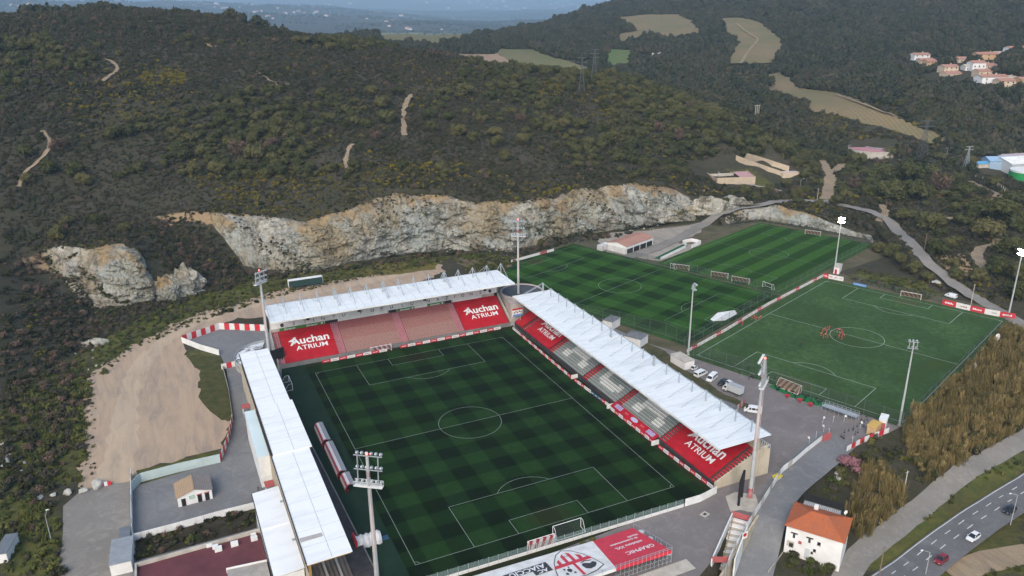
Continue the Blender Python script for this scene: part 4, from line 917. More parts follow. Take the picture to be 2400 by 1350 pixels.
mb = MB(); LS.box(mb, -8.0, 17.7, 9.85, 12.7, 8.72, 9.0); mb.build('annex_roof', M_ROOFC, an)
mb = MB(); LS.box(mb, -53, -22, 10.05, 15.8, 0, 7.6); an = mb.build('rear_annex', M_WHITE, left)
mb = roof_slab(LS, -53.2, -21.8, 9.95, 16.0, 8.3, 7.9, .25); r2 = mb.build('annex_roof', M_ROOFL, an)
mb = MB(); mb.beam(LS(-53.1, 16.1, 7.75), LS(-21.9, 16.1, 7.75), .2, .3); mb.build('gutter', M_TXTD, r2)
for a in (-29, -44): mb = MB(); LS.box(mb, a, a + .5, 10.1, 10.7, 8.32, 8.6); mb.build('vent', M_STEEL, r2)
mb = MB(); LS.box(mb, -37.06, -36.94, 10.0, 15.95, 8.1, 8.33); mb.build('seam', M_ROOFL, r2)
for a in (-11.5, 33): 
    mb = MB(); LS.box(mb, a - 1.4, a + 1.4, 10.0, 12.2, 2.9, 3.05); aw = mb.build('awning', M_REDF, left)
    mb = MB(); [mb.beam(LS(a + s, 12.0, 0), LS(a + s, 12.0, 2.9), .1) for s in (-1.3, 1.3)]; mb.build('awning_post', M_WHITE, aw)
# ================================================================= FLOODLIGHTS
M_LAMP = pm('lamp_glass', (.55, .57, .58), (.42, .44, .46), 3, .25, .6)
M_LIT = emit_mat('lit_lamp', (1.0, .97, .90), 45)
M_REDL = emit_mat('red_beacon', (1.0, .08, .05), 4)
M_POLE = pm('pole_grey', (.50, .51, .51), (.40, .41, .41), .8, .5, .4, .2)
M_POLEW = pm('worn_pole', (.52, .47, .46), (.40, .33, .32), .5, .6, .3, stretch=(1, 1, .2))
M_POLER = pm('worn_red_band', (.45, .07, .08), (.40, .22, .22), .6, .6, .3)
def flood_mast(label, base, H, aim, cols, rows, w, hh, lit=0, big=True, r0=.55, r1=.28, bands=True):
    t = thing('floodlight_mast', label, 'floodlight', base); b = Vector(t.location)
    f = Vector((aim[0] - base[0], aim[1] - base[1], 0)).normalized(); r = Vector((f.y, -f.x, 0)); up = Vector((0, 0, 1))
    mb = MB(); k = 10
    if bands:
        cuts = [0, .075, .10, .42, .62, .70, .88, .91, 1.0]; cols_ = [M_POLER, M_POLE, M_POLE, M_POLEW, M_POLEW, M_POLE, M_POLER, M_POLE]
        pl = None
        for i in range(8):
            z0, z1 = cuts[i] * H, cuts[i + 1] * H; mb = MB(); mb.tube(b + up * z0, b + up * z1, r0 + (r1 - r0) * cuts[i], r0 + (r1 - r0) * cuts[i + 1], k)
            mb.build('pole', cols_[i], t)
    else: mb.tube(b, b + up * H, r0, r1, k); mb.build('pole', M_POLE, t)
    mb = MB(); mb.tube(b, b + up * .25, r0 * 1.8, r0 * 1.8, 10); mb.build('base_plate', M_CONC, t)
    tilt = Vector((f.x * .12, f.y * .12, 1)).normalized(); top = b + up * H
    rk = MB()
    for j in range(rows):
        z = -hh * j / max(1, rows - 1) if rows > 1 else 0; c = top + tilt * z + f * .3
        rk.beam(c - r * w / 2, c + r * w / 2, .16, .16)
    if rows > 1:
        for s in (-.36, .36): rk.beam(top + f * .3 + r * w * s, top + f * .3 + r * w * s - tilt * hh, .14, .14); rk.beam(top + f * .05 + r * w * s, top + f * .05 + r * w * s - tilt * hh, .1, .1)
        n = int(hh / .6)
        for s in (-.36, .36):
            for i in range(n): q = top + r * w * s - tilt * (hh * i / n); rk.beam(q + f * .05, q + f * .3, .05)
        rk.beam(top + f * .15 - tilt * hh, top + f * .15, .22)
    fr = rk.build('lamp_frame', M_STEEL, t)
    for j in range(rows):
        for i in range(cols):
            z = -hh * j / max(1, rows - 1) if rows > 1 else 0; c = top + tilt * (z + .25) + f * .75 + r * (w * ((i + .5) / cols - .5)); d = (f * .86 - up * .5).normalized(); on = lit and (i + j) % 1 == 0
            mb = MB(); mb.tube(c - d * .35, c + d * .18, .16, .36 if big else .34, 8); l = mb.build('lamp', M_STEEL, fr)
            mb = MB(); mb.tube(c + d * .19, c + d * .23, .46 if on else .33, .46 if on else .33, 8); mb.build('lens', M_LIT if on else M_LAMP, fr)
    if big:
        c = top - tilt * (hh + .5) + f * .35; mb = MB(); mb.beam(c - r * w * .5, c + r * w * .5, 1.1, .08)
        for s in (-1, -.5, 0, .5, 1):
            for q in (-.5, .5): mb.beam(c + r * w * .5 * s + f * q, c + r * w * .5 * s + f * q + up * 1.05, .05)
        for q in (-.5, .5): mb.beam(c - r * w * .5 + f * q + up * 1.05, c + r * w * .5 + f * q + up * 1.05, .05)
        mb.build('platform', M_WHITE, t)
        mb = MB(); mb.tube(top, top + up * .5, .1); mb.build('beacon_post', M_STEEL, t); mb = MB(); mb.ball(top + up * .65, .22); mb.build('beacon', M_REDL, t)
        mb = MB()
        for s in (-.2, .2): mb.beam(b - f * (r0 + .15) + r * s, b - f * (r1 + .2) + r * s + up * H * .93, .05)
        mb.build('ladder', M_POLEW, t)
    return t
flood_mast('tall floodlight mast in front at the bottom, red beacon on its lamp rack', (-44.8, -62.4, 0), 35.6, (0, 0), 6, 3, 5.6, 5.6)
flood_mast('tall worn red-banded floodlight mast beside the right stand', (47.96, -64.2, 0), 36.9, (0, 0), 6, 3, 5.6, 5.6)
flood_mast('tall floodlight mast on the flat corner roof between far and right stands', (49.3, 71.0, 0), 37.6, (0, 0), 6, 3, 5.6, 5.6)
flood_mast('tall floodlight mast with red top at the left end of the far stand', (-46.6, 63.6, 0), 33.9, (0, 0), 6, 3, 5.0, 3.4)
flood_mast('slim unlit floodlight at the near left corner of the artificial pitch', tuple(G(1613, 832)), 25.6, (149, -4), 3, 2, 2.4, 1.7, 0, False, .33, .17, False)
flood_mast('lit floodlight by the small white cabin between the training pitches', tuple(G(1955, 640)), 25.4, (149, -4), 3, 2, 2.6, 1.7, 1, False, .33, .17, False)
flood_mast('lit floodlight at the right edge above the white fence', tuple(G(2364, 737)), 26.0, (149, -4), 3, 2, 2.6, 1.7, 1, False, .33, .17, False)
flood_mast('slim unlit floodlight on the right side of the artificial pitch', tuple(G(2107, 998)), 26.0, (149, -4), 3, 2, 2.8, 1.9, 0, False, .33, .17, False)

# ================================================================= GOALS
M_GOAL = pm('goal_white', (.80, .80, .78), (.7, .7, .68), 1, .4, .4)
M_NETS = net_mat('striped_net', (.17, .07, .05), .75, (.33, .25, .17)); M_NETR = net_mat('red_white_net', (.50, .06, .07), .55, (.7, .66, .66)); M_NETW = net_mat('pale_net', (.3, .32, .3), .06)
def goal(label, loc, rz, net=M_NETS, depth=2.0, w=7.32, h=2.44, r=.07, tip=False):
    t = thing('football_goal', label, 'goal'); a = w / 2
    mb = MB(); mb.tube((-a, 0, 0), (-a, 0, h), r, r, 6); mb.tube((a, 0, 0), (a, 0, h), r, r, 6); mb.tube((-a, 0, h), (a, 0, h), r, r, 6); mb.build('frame', M_GOAL, t, False)
    mb = MB()
    for s in (-a, a): mb.tube((s, 0, h), (s, depth * .4, h), r * .7, r * .7, 5); mb.tube((s, depth * .4, h), (s, depth, .05), r * .7, r * .7, 5); mb.tube((s, 0, .05), (s, depth, .05), r * .7, r * .7, 5)
    mb.tube((-a, depth, .05), (a, depth, .05), r * .7, r * .7, 5); mb.build('back_frame', M_GOAL, t, False)
    mb = MB(); mb.quad((-a, .02, h - .03), (a, .02, h - .03), (a, depth * .4, h - .03), (-a, depth * .4, h - .03)); mb.quad((-a, depth * .4, h - .03), (a, depth * .4, h - .03), (a, depth - .04, .06), (-a, depth - .04, .06))
    for s in (-a + .02, a - .02): mb.poly([(s, .02, .06), (s, depth, .06), (s, depth * .4, h - .03), (s, .02, h - .03)])
    mb.build('net', net, t, False)
    t.location = [float(q) for q in loc]; t.rotation_euler = (R(68), 0, rz) if tip else (0, 0, rz); return t
gz = .1
goal('white goal standing behind the near goal line by the glass fence', (1.2, -56.4, gz), math.pi, M_NETW, 2.2)
goal('red and white netted goal leaning against the near fence', (-6.6, -58.6, .2), math.pi, M_NETR, 1.2, 6.6, 2.2, .06)
goal('white goal pushed against the boards under the far stand', (-9.6, 58.9, gz), 0, M_NETR, 1.6)
goal('small white goal folded flat beside the left stand wall', (-43.0, 46.5, gz), R(90), M_NETW, 2.6, 6.5, 2.2)
def goal_px(label, a, b, facing, net=M_NETS, z=.1):
    A, B = G(*a, z), G(*b, z); c = (A + B) / 2; w = float(np.hypot(*(B - A)[:2])); n = math.atan2(B[1] - A[1], B[0] - A[0])
    return goal(label, (c[0], c[1], z), n if facing > 0 else n + math.pi, net, 2.0, min(w, 7.6), 2.44)
goal_px('striped net goal nearest the garage, first of three along the shared fence', (1577, 630), (1614, 635), 1)
goal_px('striped net goal in the middle of three along the shared fence', (1666, 648), (1705, 654), 1)
goal_px('striped net goal at the right of three along the shared fence', (1713, 659), (1756, 667), 1)
goal_px('striped net goal at the far end of the striped pitch', (1886, 549), (1922, 554), 1)
goal_px('striped net goal at the far end of the artificial pitch', (2110, 695), (2157, 704), 1)
goal_px('striped net goal at the near end of the artificial pitch', (1825, 900), (1880, 922), -1)
goal_px('small pale goal behind the right end of the chequered training pitch', (1787, 672), (1808, 680), 1, M_NETW)
goal_px('low green practice frame beside the first striped goal', (1571, 629), (1580, 632), 1, M_NETW)

# ================================================================= BOARDS AND FENCES
M_BW = pm('white_board', (.72, .70, .68), (.60, .58, .56), 1.2, .6, .3); M_BR = pm('red_board', (.55, .03, .045), (.46, .03, .04), 1.2, .6, .3); M_BB = pm('navy_board', (.03, .07, .13), (.03, .09, .16), 1.2, .6, .3); M_BLUE = pm('blue_board', (.10, .24, .55), (.14, .30, .6), 1, .6, .3)
M_FPOST = pm('fence_post', (.12, .14, .13), (.09, .105, .095), 1, .6, .3); M_NETF = net_mat('chain_link', (.05, .065, .055), .22)
def board_row(name, label, cat, pts, h, n, pick, gap=.06, th=.12, z=.05, lift=0, skip=(), marks=True):
    t = thing(name, label, cat, (*pts[0][:2], 0)); P = [Vector((p[0], p[1], 0)) for p in pts]; L = [(b - a).length for a, b in zip(P[:-1], P[1:])]; tot = sum(L)
    def at(s):
        for a, b, l in zip(P[:-1], P[1:], L):
            if s <= l + 1e-6: return a + (b - a) * (s / l), (b - a).normalized()
            s -= l
        return P[-1], (P[-1] - P[-2]).normalized()
    r = random.Random(n)
    for i in range(n):
        if i in skip: continue
        a, d = at(tot * i / n + gap / 2); b, _ = at(tot * (i + 1) / n - gap / 2); mb = MB()
        mb.wall([(a.x, a.y, z + lift), (b.x, b.y, z + lift)], h, th); mt_ = pick(i); o = mb.build('panel', mt_, t)
        if marks and h > .6:                                        # a line of print across the middle
            nn = Vector((-d.y, d.x, 0)); w = (b - a).length; c = (a + b) / 2; col = M_TXT if mt_ in (M_BR, M_BB) else (M_REDF if i % 3 else M_TXTG)
            for s in (-1, 1):
                m2 = MB(); k = r.randint(4, 7); x0 = -w * .32
                for q in range(k):
                    cw = w * .64 / k * .72; p0 = c + d * (x0 + w * .64 * q / k) + nn * (s * (th / 2 + .012)); p1 = p0 + d * cw; zz = z + lift + h * .36; hh = h * r.uniform(.2, .34)
                    m2.quad((p0.x, p0.y, zz), (p1.x, p1.y, zz), (p1.x, p1.y, zz + hh), (p0.x, p0.y, zz + hh))
                m2.build('print', col, o)
    return t
alt = lambda i: M_BR if i % 2 == 0 else M_BW
def pick_far(i): return M_BR if i % 2 == 0 else M_BW
board_row('advertising_boards', 'red and white advertising boards under the far stand, left of its goal', 'boards', [(-30.2, 59.3), (-7.5, 59.2)], .95, 8, pick_far)
board_row('advertising_boards', 'red and white advertising boards under the far stand, right of its goal', 'boards', [(-2.5, 59.6), (36.6, 59.9)], .95, 14, pick_far)
board_row('advertising_boards', 'red and white advertising boards at the far end of the right touchline', 'boards', [(40.6, 57.6), (40.2, 12.4)], 1.0, 20, lambda i: M_BW if i % 2 == 0 or i < 3 else M_BR)
board_row('advertising_boards', 'boards with a navy panel in the middle of the right touchline', 'boards', [(40.3, 10.0), (41.2, -9.6)], 1.0, 10, lambda i: (M_BR, M_BW, M_BR, M_BW, M_BW, M_BB, M_BB, M_BB, M_BR, M_BW)[i])
board_row('advertising_boards', 'red and white advertising boards below the red apron banner', 'boards', [(40.7, -11.5), (41.1, -33.4)], 1.0, 10, lambda i: M_BW if i % 2 == 0 else M_BR)
board_row('advertising_boards', 'red and white advertising boards at the near end of the right touchline', 'boards', [(41.2, -35.4), (42.0, -57.6)], 1.0, 10, alt)
P3 = lambda pts: [tuple(G(x, y, .1)) for x, y in pts]
board_row('board_fence', 'long white and red board fence on the left of the artificial pitch', 'boards', P3([(1610, 826), (1700, 776), (1800, 715), (1930, 648)]), 1.15, 34, lambda i: M_BR if i % 5 == 1 else M_BW)
board_row('board_fence', 'white board with red corner panel behind the artificial pitch', 'boards', P3([(1930, 650), (1976, 659)]), 1.9, 4, lambda i: M_BR if i == 0 else M_BW)
board_row('banner_board', 'small blue banner on the fence behind the artificial pitch', 'banner', P3([(2000, 667), (2030, 673)]), 1.0, 1, lambda i: M_BLUE)
board_row('board_fence', 'tall red and white boards at the far right corner of the artificial pitch', 'boards', P3([(2208, 713), (2268, 727), (2320, 738), (2378, 748)]), 2.2, 5, lambda i: M_BR if i % 2 == 0 else M_BW)
board_row('board_fence', 'low white board strip with one red panel behind the chequered training pitch', 'boards', P3([(1198, 615), (1298, 588)]), 1.2, 6, lambda i: M_REDF if i == 4 else M_BW, marks=False)
def net_fence(label, pts, h, sp=5.0, net=M_NETF, z=0, name='mesh_fence', post=M_FPOST, r=.05):
    t = thing(name, label, 'fence', (*pts[0][:2], z)); P = [Vector((p[0], p[1], p[2] if len(p) > 2 else z)) for p in pts]; m0 = MB(); rail = MB()
    for a, b in zip(P[:-1], P[1:]):
        n = max(1, round((b - a).length / sp))
        for i in range(n + 1):
            q = a + (b - a) * i / n
            if i == n and b is not P[-1]: continue
            mb = MB(); mb.tube(q, q + Vector((0, 0, h)), r, r, 5); mb.build('post', post, t)
        m0.quad(a, b, b + Vector((0, 0, h)), a + Vector((0, 0, h))); rail.beam(a + Vector((0, 0, h)), b + Vector((0, 0, h)), .035); rail.beam(a + Vector((0, 0, 1.1)), b + Vector((0, 0, 1.1)), .03)
    m0.build('netting', net, t); rail.build('rail', post, t); return t
net_fence('tall mesh fence between the right stand and the chequered training pitch', P3([(1240, 722), (1340, 740), (1450, 762), (1560, 790), (1610, 812)]), 5.5, 6)
net_fence('tall mesh fence between the two training pitches and the artificial pitch', P3([(1604, 818), (1690, 768), (1790, 708), (1922, 642), (2040, 578)]), 4.5, 6)
net_fence('mesh fence along the garage side of the chequered pitch', P3([(1340, 572), (1440, 598), (1570, 632), (1700, 662), (1812, 690)]), 4.5, 7)
net_fence('mesh fence along the forecourt end of the artificial pitch', P3([(1625, 838), (1740, 872), (1860, 920), (1980, 960), (2112, 1003)]), 5.0, 6)
net_fence('mesh fence on the reed side of the artificial pitch', P3([(2114, 1000), (2190, 925), (2280, 835), (2364, 752)]), 4.0, 6)
net_fence('mesh fence behind the far end of the artificial pitch', P3([(1976, 655), (2100, 685), (2208, 709)]), 3.0, 6)
net_fence('mesh fence under the low rock face', P3([(1700, 536), (1785, 519), (1900, 540), (2042, 572)]), 3.5, 7)
M_GLASS = net_mat('fence_glass', (.30, .42, .40), .32)
def glass_fence(label, a, b, n):
    """near-end fence: solid white kick panels with clear panels above"""
    t = thing('glass_fence', label, 'fence', (*a, 0)); A = Vector((*a, 0)); B = Vector((*b, 0))
    for i in range(n):
        p = A + (B - A) * i / n; q = A + (B - A) * (i + 1) / n; mb = MB(); mb.wall([p, q], .85, .06, 0); mb.build('kick_panel', M_BW, t)
        mb = MB(); mb.quad(p + Vector((0, 0, .87)), q + Vector((0, 0, .87)), q + Vector((0, 0, 2.3)), p + Vector((0, 0, 2.3))); mb.build('clear_panel', M_GLASS, t)
        mb = MB(); mb.beam(p, p + Vector((0, 0, 2.4)), .09); mb.build('post', M_STEEL, t)
    return t
glass_fence('white and clear panel fence behind the near goal', (-36, -59.4), (31, -60.4), 29)
board_row('gate_fence', 'white gate panels by the right stand near corner', 'fence', [(31.4, -60.4), (36.0, -60.5), (41.8, -59.3)], 2.1, 5, lambda i: M_WHITE, .1, .08, marks=False)

def panel_fence(label, px, h, n, mats, z=0, name='panel_fence', th=.12):
    P = [tuple(G(x, y, z)) for x, y in px]; return board_row(name, label, 'fence', P, h, n, mats, .02, th, z, 0, (), False)
rw = lambda i: M_BR if i % 2 else M_BW
panel_fence('red and white panel fence across the back of the left yard', [(622, 776), (515, 772)], 2.6, 9, rw)
panel_fence('red and white panel fence slanting down the left of the far yard', [(515, 772), (428, 802)], 2.6, 8, rw)
panel_fence('white panel fence closing the front of the far left yard', [(427, 803), (470, 820), (514, 833)], 2.2, 9, lambda i: M_WHITE)
panel_fence('short red and white fence between the dirt lot and the left stand', [(520, 866), (556, 858)], 2.0, 3, rw)
panel_fence('red and white panel fence along the right side of the dirt lot', [(546, 985), (538, 1030), (517, 1084)], 2.2, 12, rw)
panel_fence('rusty edged low fence beside the grass verge of the dirt lot', [(522, 862), (536, 915), (546, 985)], 1.3, 14, lambda i: M_CONC)
panel_fence('pale green metal sheet wall between dirt lot and ticket yard', [(517, 1084), (420, 1106), (330, 1130), (310, 1152)], 2.6, 22, lambda i: pm('pale_green_sheet', (.46, .55, .54), (.40, .48, .47), .5))
panel_fence('white fence with gaps along the left of the ticket yard', [(309, 1115), (310, 1180), (311, 1230), (314, 1275)], 2.2, 12, lambda i: M_WHITE if i % 4 != 1 else M_CONCL)
panel_fence('white slab wall between the ticket yard and the shrub strip', [(314, 1268), (420, 1240), (520, 1212), (600, 1192)], 1.9, 16, lambda i: M_WHITE)
panel_fence('low white parapet along the ramp beside the right stand mast', [(1700, 1345), (1712, 1310), (1750, 1240), (1800, 1160), (1832, 1108), (1856, 1090)], 1.8, 22, lambda i: M_WHITE if i % 3 else M_CONCL)
panel_fence('white railed wall curving from the ramp up to the gate', [(1856, 1090), (1890, 1060), (1926, 1032)], 1.5, 9, lambda i: M_WHITE)
panel_fence('red and white fence curving round the dark bank by the kiosks', [(1984, 1058), (2020, 1038), (2060, 1022), (2082, 1014)], 1.6, 9, rw)
# retaining walls under the edge of the platform
mb = MB(); mb.wall([tuple(G(x, y, -.1)) for x, y in ((1688, 1352), (1750, 1250), (1850, 1094), (1922, 1034))], .1, .5, -7); tag(mb.build('retaining_wall', M_CREAM), 'stained concrete retaining wall beside the access road', 'wall')

# ================================================================= VEHICLES (forward = +x)
M_GLS = pm('car_glass', (.012, .015, .018), (.02, .024, .028), 1, .08, .6); M_TYRE = pm('tyre', (.015, .015, .016), (.022, .022, .022), 2, .9, .1); M_RIM = pm('rim', (.40, .41, .42), (.32, .33, .34), 2, .35, .5, .6)
M_HEAD = pm('headlight', (.6, .62, .63), (.5, .5, .5), 2, .15, .6); M_TAIL = pm('tail_light', (.35, .02, .02), (.28, .02, .02), 2, .25, .5)
def paint(name, c): return pm(name, c, tuple(x * .9 for x in c), 1, .28, .5)
def loft(sections):
    """closed body from cross sections: each (x, half width low, half width high, z low, z shoulder, z top, half width top)"""
    mb = MB(); R_ = []
    for x, wl, wh, zl, zs, zt, wt in sections: R_.append([(x, -wl, zl), (x, -wh, zs), (x, -wt, zt), (x, wt, zt), (x, wh, zs), (x, wl, zl)])
    for a, b in zip(R_[:-1], R_[1:]):
        vs = a + b; mb.add(vs, [(i, (i + 1) % 6, 6 + (i + 1) % 6, 6 + i)[::-1] for i in range(6)])
    mb.poly(R_[0][::-1][::-1]); mb.poly(R_[-1][::-1]); return mb
def wheels(t, xs, wy, r, w=.22):
    for x in xs:
        for s in (-1, 1):
            mb = MB(); mb.tube((x, s * (wy - w / 2), r), (x, s * (wy + w / 2), r), r, r, 14); o = mb.build('wheel', M_TYRE, t, False)
            mb = MB(); mb.tube((x, s * (wy + w / 2), r), (x, s * (wy + w / 2 + .015), r), r * .6, r * .55, 10); mb.build('rim', M_RIM, o, False)
def car(label, loc, rz, col, L=4.2, W=1.75, H=1.48, cat='car', name='car', group=None):
    t = thing(name, label, cat, (0, 0, 0)); w = W / 2; h = L / 2; zb = .30; zs = .82
    mb = loft([(-h, w * .80, w * .86, .42, zs - .06, zs - .02, w * .7), (-h + .25, w * .95, w, zb, zs, zs + .05, w * .82), (-h * .5, w, w, zb, zs + .03, zs + .08, w * .86), (h * .35, w, w, zb, zs, zs + .05, w * .86), (h - .35, w * .95, w * .95, zb, zs - .10, zs - .05, w * .8), (h, w * .78, w * .80, .40, zs - .22, zs - .18, w * .66)])
    mb.build('body', col, t, False)
    mb = loft([(-h + .12, w * .84, w * .84, zs, zs + .03, zs + .04, w * .76), (-h + .55, w * .86, w * .84, zs, zs + .35, H - .08, w * .70), (-h * .25, w * .87, w * .86, zs, zs + .3, H, w * .72), (h * .08, w * .87, w * .86, zs, zs + .3, H - .03, w * .71), (h * .48, w * .86, w * .85, zs, zs + .04, zs + .06, w * .78)]); gh = mb.build('cabin', M_GLS, t, False)
    mb = MB(); mb.hexa([(-h + .6, -w * .69, H - .075), (h * .07, -w * .69, H - .03), (h * .07, w * .69, H - .03), (-h + .6, w * .69, H - .075)], [(-h + .62, -w * .66, H - .02), (h * .05, -w * .66, H + .035), (h * .05, w * .66, H + .035), (-h + .62, w * .66, H - .02)]); mb.build('roof', col, t, False)
    mb = MB()
    for s in (-1, 1):
        for x0, z0, x1, z1 in ((-h + .18, zs + .05, -h + .60, H - .06), (-h * .22, zs + .05, -h * .22, H), (h * .46, zs + .06, h * .08, H - .02)): mb.beam((x0, s * w * .86, z0), (x1, s * w * .715, z1), .07, .07)
    mb.build('pillar', col, t, False)
    for s in (-1, 1):
        mb = MB(); mb.box(h - .14, h - .02, s * w * .55 - .16, s * w * .55 + .16, .56, .70); mb.build('headlight', M_HEAD, t, False)
        mb = MB(); mb.box(-h - .02, -h + .16, s * w * .62 - .14, s * w * .62 + .14, .62, .80); mb.build('tail_light', M_TAIL, t, False)
        mb = MB(); mb.box(h * .36, h * .36 + .14, s * w * .98, s * w * .98 + s * .16, zs + .02, zs + .16) if s > 0 else mb.box(h * .36, h * .36 + .14, -w * .98 - .16, -w * .98, zs + .02, zs + .16); mb.build('mirror', col, t, False)
    wheels(t, (-h * .62, h * .62), w - .12, .31)
    t.location = [float(q) for q in loc]; t.rotation_euler = (0, 0, rz); return t
def van(label, loc, rz, col, L=5.2, W=1.95, H=2.0, cat='van', name='white_van', windows=True):
    t = thing(name, label, cat); w = W / 2; h = L / 2; zb = .34
    mb = loft([(-h, w * .92, w * .95, .40, 1.1, H - .08, w * .80), (-h + .15, w, w, zb, 1.15, H, w * .84), (h * .30, w, w, zb, 1.15, H, w * .84), (h * .52, w, w, zb, 1.1, H - .18, w * .80), (h * .78, w * .98, w * .97, zb, 1.02, 1.12, w * .82), (h * .97, w * .90, w * .90, zb, .86, .92, w * .75), (h, w * .82, w * .82, .42, .70, .76, w * .7)]); mb.build('body', col, t, False)
    e = .012; sl = lambda z: w + (w * .84 - w) * (z - 1.15) / (H - 1.15)
    spans = [(-h * .86, -h * .36), (-h * .30, h * .12), (h * .18, h * .46)] if windows else [(h * .18, h * .46)]
    for x0, x1 in spans:
        for s in (-1, 1):
            z0, z1 = 1.2, H - .2; mb = MB(); q = [(x0, s * (sl(z0) + e), z0), (x1, s * (sl(z0) + e), z0), (x1 - (.22 if x1 > h * .4 else 0), s * (sl(z1) + e), z1), (x0, s * (sl(z1) + e), z1)]
            mb.poly(q if s < 0 else q[::-1]); mb.build('side_window', M_GLS, t, False)
    mb = MB(); mb.poly([(h * .78 + .02, -w * .78, 1.15), (h * .78 + .02, w * .78, 1.15), (h * .53 + .03, w * .74, H - .2), (h * .53 + .03, -w * .74, H - .2)]); mb.build('windscreen', M_GLS, t, False)
    mb = MB(); mb.poly([(-h - e, w * .78, 1.2), (-h - e, -w * .78, 1.2), (-h - e, -w * .74, H - .2), (-h - e, w * .74, H - .2)]); mb.build('rear_window', M_GLS, t, False)
    for s in (-1, 1):
        mb = MB(); mb.box(h - .14, h + .01, s * w * .58 - .15, s * w * .58 + .15, .62, .80); mb.build('headlight', M_HEAD, t, False)
        mb = MB(); mb.box(-h - .015, -h + .06, s * w * .86 - .07, s * w * .86 + .07, .85, 1.25); mb.build('tail_light', M_TAIL, t, False)
        mb = MB(); y = s * (w + .13); mb.box(h * .50, h * .50 + .14, min(y, y - s * .2), max(y, y - s * .2), 1.15, 1.38); mb.build('mirror', M_BLACK, t, False)
    wheels(t, (-h * .60, h * .62), w - .12, .34)
    t.location = [float(q) for q in loc]; t.rotation_euler = (0, 0, rz); return t
PW = paint('white_car_paint', (.74, .75, .76)); PK = paint('black_car_paint', (.018, .019, .022)); PR = paint('red_car_paint', (.22, .016, .02)); PG = paint('silver_paint', (.5, .52, .53))
def dirang(a, b, z=0): A, B = G(*a, z), G(*b, z); return math.atan2(B[1] - A[1], B[0] - A[0])
car('tiny white and black car parked nearest the low white shed', G(1627, 866, .05), dirang((1640, 858), (1618, 872)) + math.pi, PW, 2.75, 1.6, 1.5)
van('white minibus parked next to the tiny car, second in the row', G(1642, 880, .05), dirang((1626, 888), (1662, 872)), PW)
van('white minibus parked in the middle of the row behind the right stand', G(1668, 890, .05), dirang((1684, 876), (1654, 901)), PW)
car('black car parked beside the white box truck', G(1694, 900, .05), dirang((1712, 892), (1676, 908)), PK, 4.3)
car('white car half hidden behind the box truck', G(1712, 904, .05), dirang((1700, 898), (1720, 908)), PW, 3.9)
van('white minibus parked alone behind the near end of the right stand', G(1764, 966, .05), dirang((1786, 968), (1745, 962)), PW)
van('white patterned van beside the lane at the far right corner', G(2228, 697, .1), dirang((2240, 700), (2215, 693)), PW, 4.4, 1.8, 1.8, 'van', 'white_van', False)
def on_road(px, py): p = G(px, py, -6.9); return (p[0], p[1], ZROAD(p[:2]) + .01)
rdir = math.atan2(road_cs[-1][0][1] - road_cs[0][0][1], road_cs[-1][0][0] - road_cs[0][0][0])
def road_dir(p): 
    i = min(range(1, len(road_cs) - 1), key=lambda k: (road_cs[k][0][0] - p[0]) ** 2 + (road_cs[k][0][1] - p[1]) ** 2); d = road_cs[i + 1][0] - road_cs[i - 1][0]; return math.atan2(d[1], d[0])
for lab, px, py, pc, fl in (('black car driving on the road at the lower right', 2362, 1214, PK, math.pi), ('white hatchback driving on the road in the lower right corner', 2278, 1271, PW, math.pi), ('red car on the road partly behind a bush', 2204, 1320, PR, math.pi)):
    p = on_road(px, py); car(lab, p, road_dir(p) + fl, pc, 4.1)
# box truck
def box_truck():
    t = thing('box_truck', 'white box truck parked nose-in beside the black car', 'truck'); mb = MB(); mb.box(-3.4, 1.4, -1.1, 1.1, .95, 3.1); mb.build('cargo_box', PG, t, False)
    mb = MB(); mb.box(-3.42, 1.42, -1.12, 1.12, 3.1, 3.16); mb.build('box_roof', pm('box_grey', (.36, .38, .40)), t, False)
    mb = loft([(1.55, 1.0, 1.0, .5, 1.3, 2.3, .92), (2.4, 1.0, 1.0, .5, 1.3, 2.28, .9), (2.95, 1.0, .98, .5, 1.2, 1.35, .9), (3.1, .95, .95, .5, 1.0, 1.1, .85)]); mb.build('cab', PW, t, False)
    mb = MB(); mb.poly([(2.98, -.82, 1.38), (2.98, .82, 1.38), (2.47, .80, 2.18), (2.47, -.80, 2.18)]); mb.build('windscreen', M_GLS, t, False)
    for s in (-1, 1): mb = MB(); mb.poly([(1.7, s * 1.0, 1.35), (2.6, s * 1.0, 1.35), (2.35, s * .95, 2.1), (1.7, s * .95, 2.1)][::s]); mb.build('side_window', M_GLS, t, False)
    mb = MB(); mb.box(-3.3, 2.9, -.5, .5, .55, .95); mb.build('chassis', M_BLACK, t, False); wheels(t, (-2.1, 2.3), .9, .4); return t
bt = box_truck(); bt.location = [float(q) for q in G(1716, 921, .05)]; bt.rotation_euler = (0, 0, dirang((1740, 930), (1692, 910)))
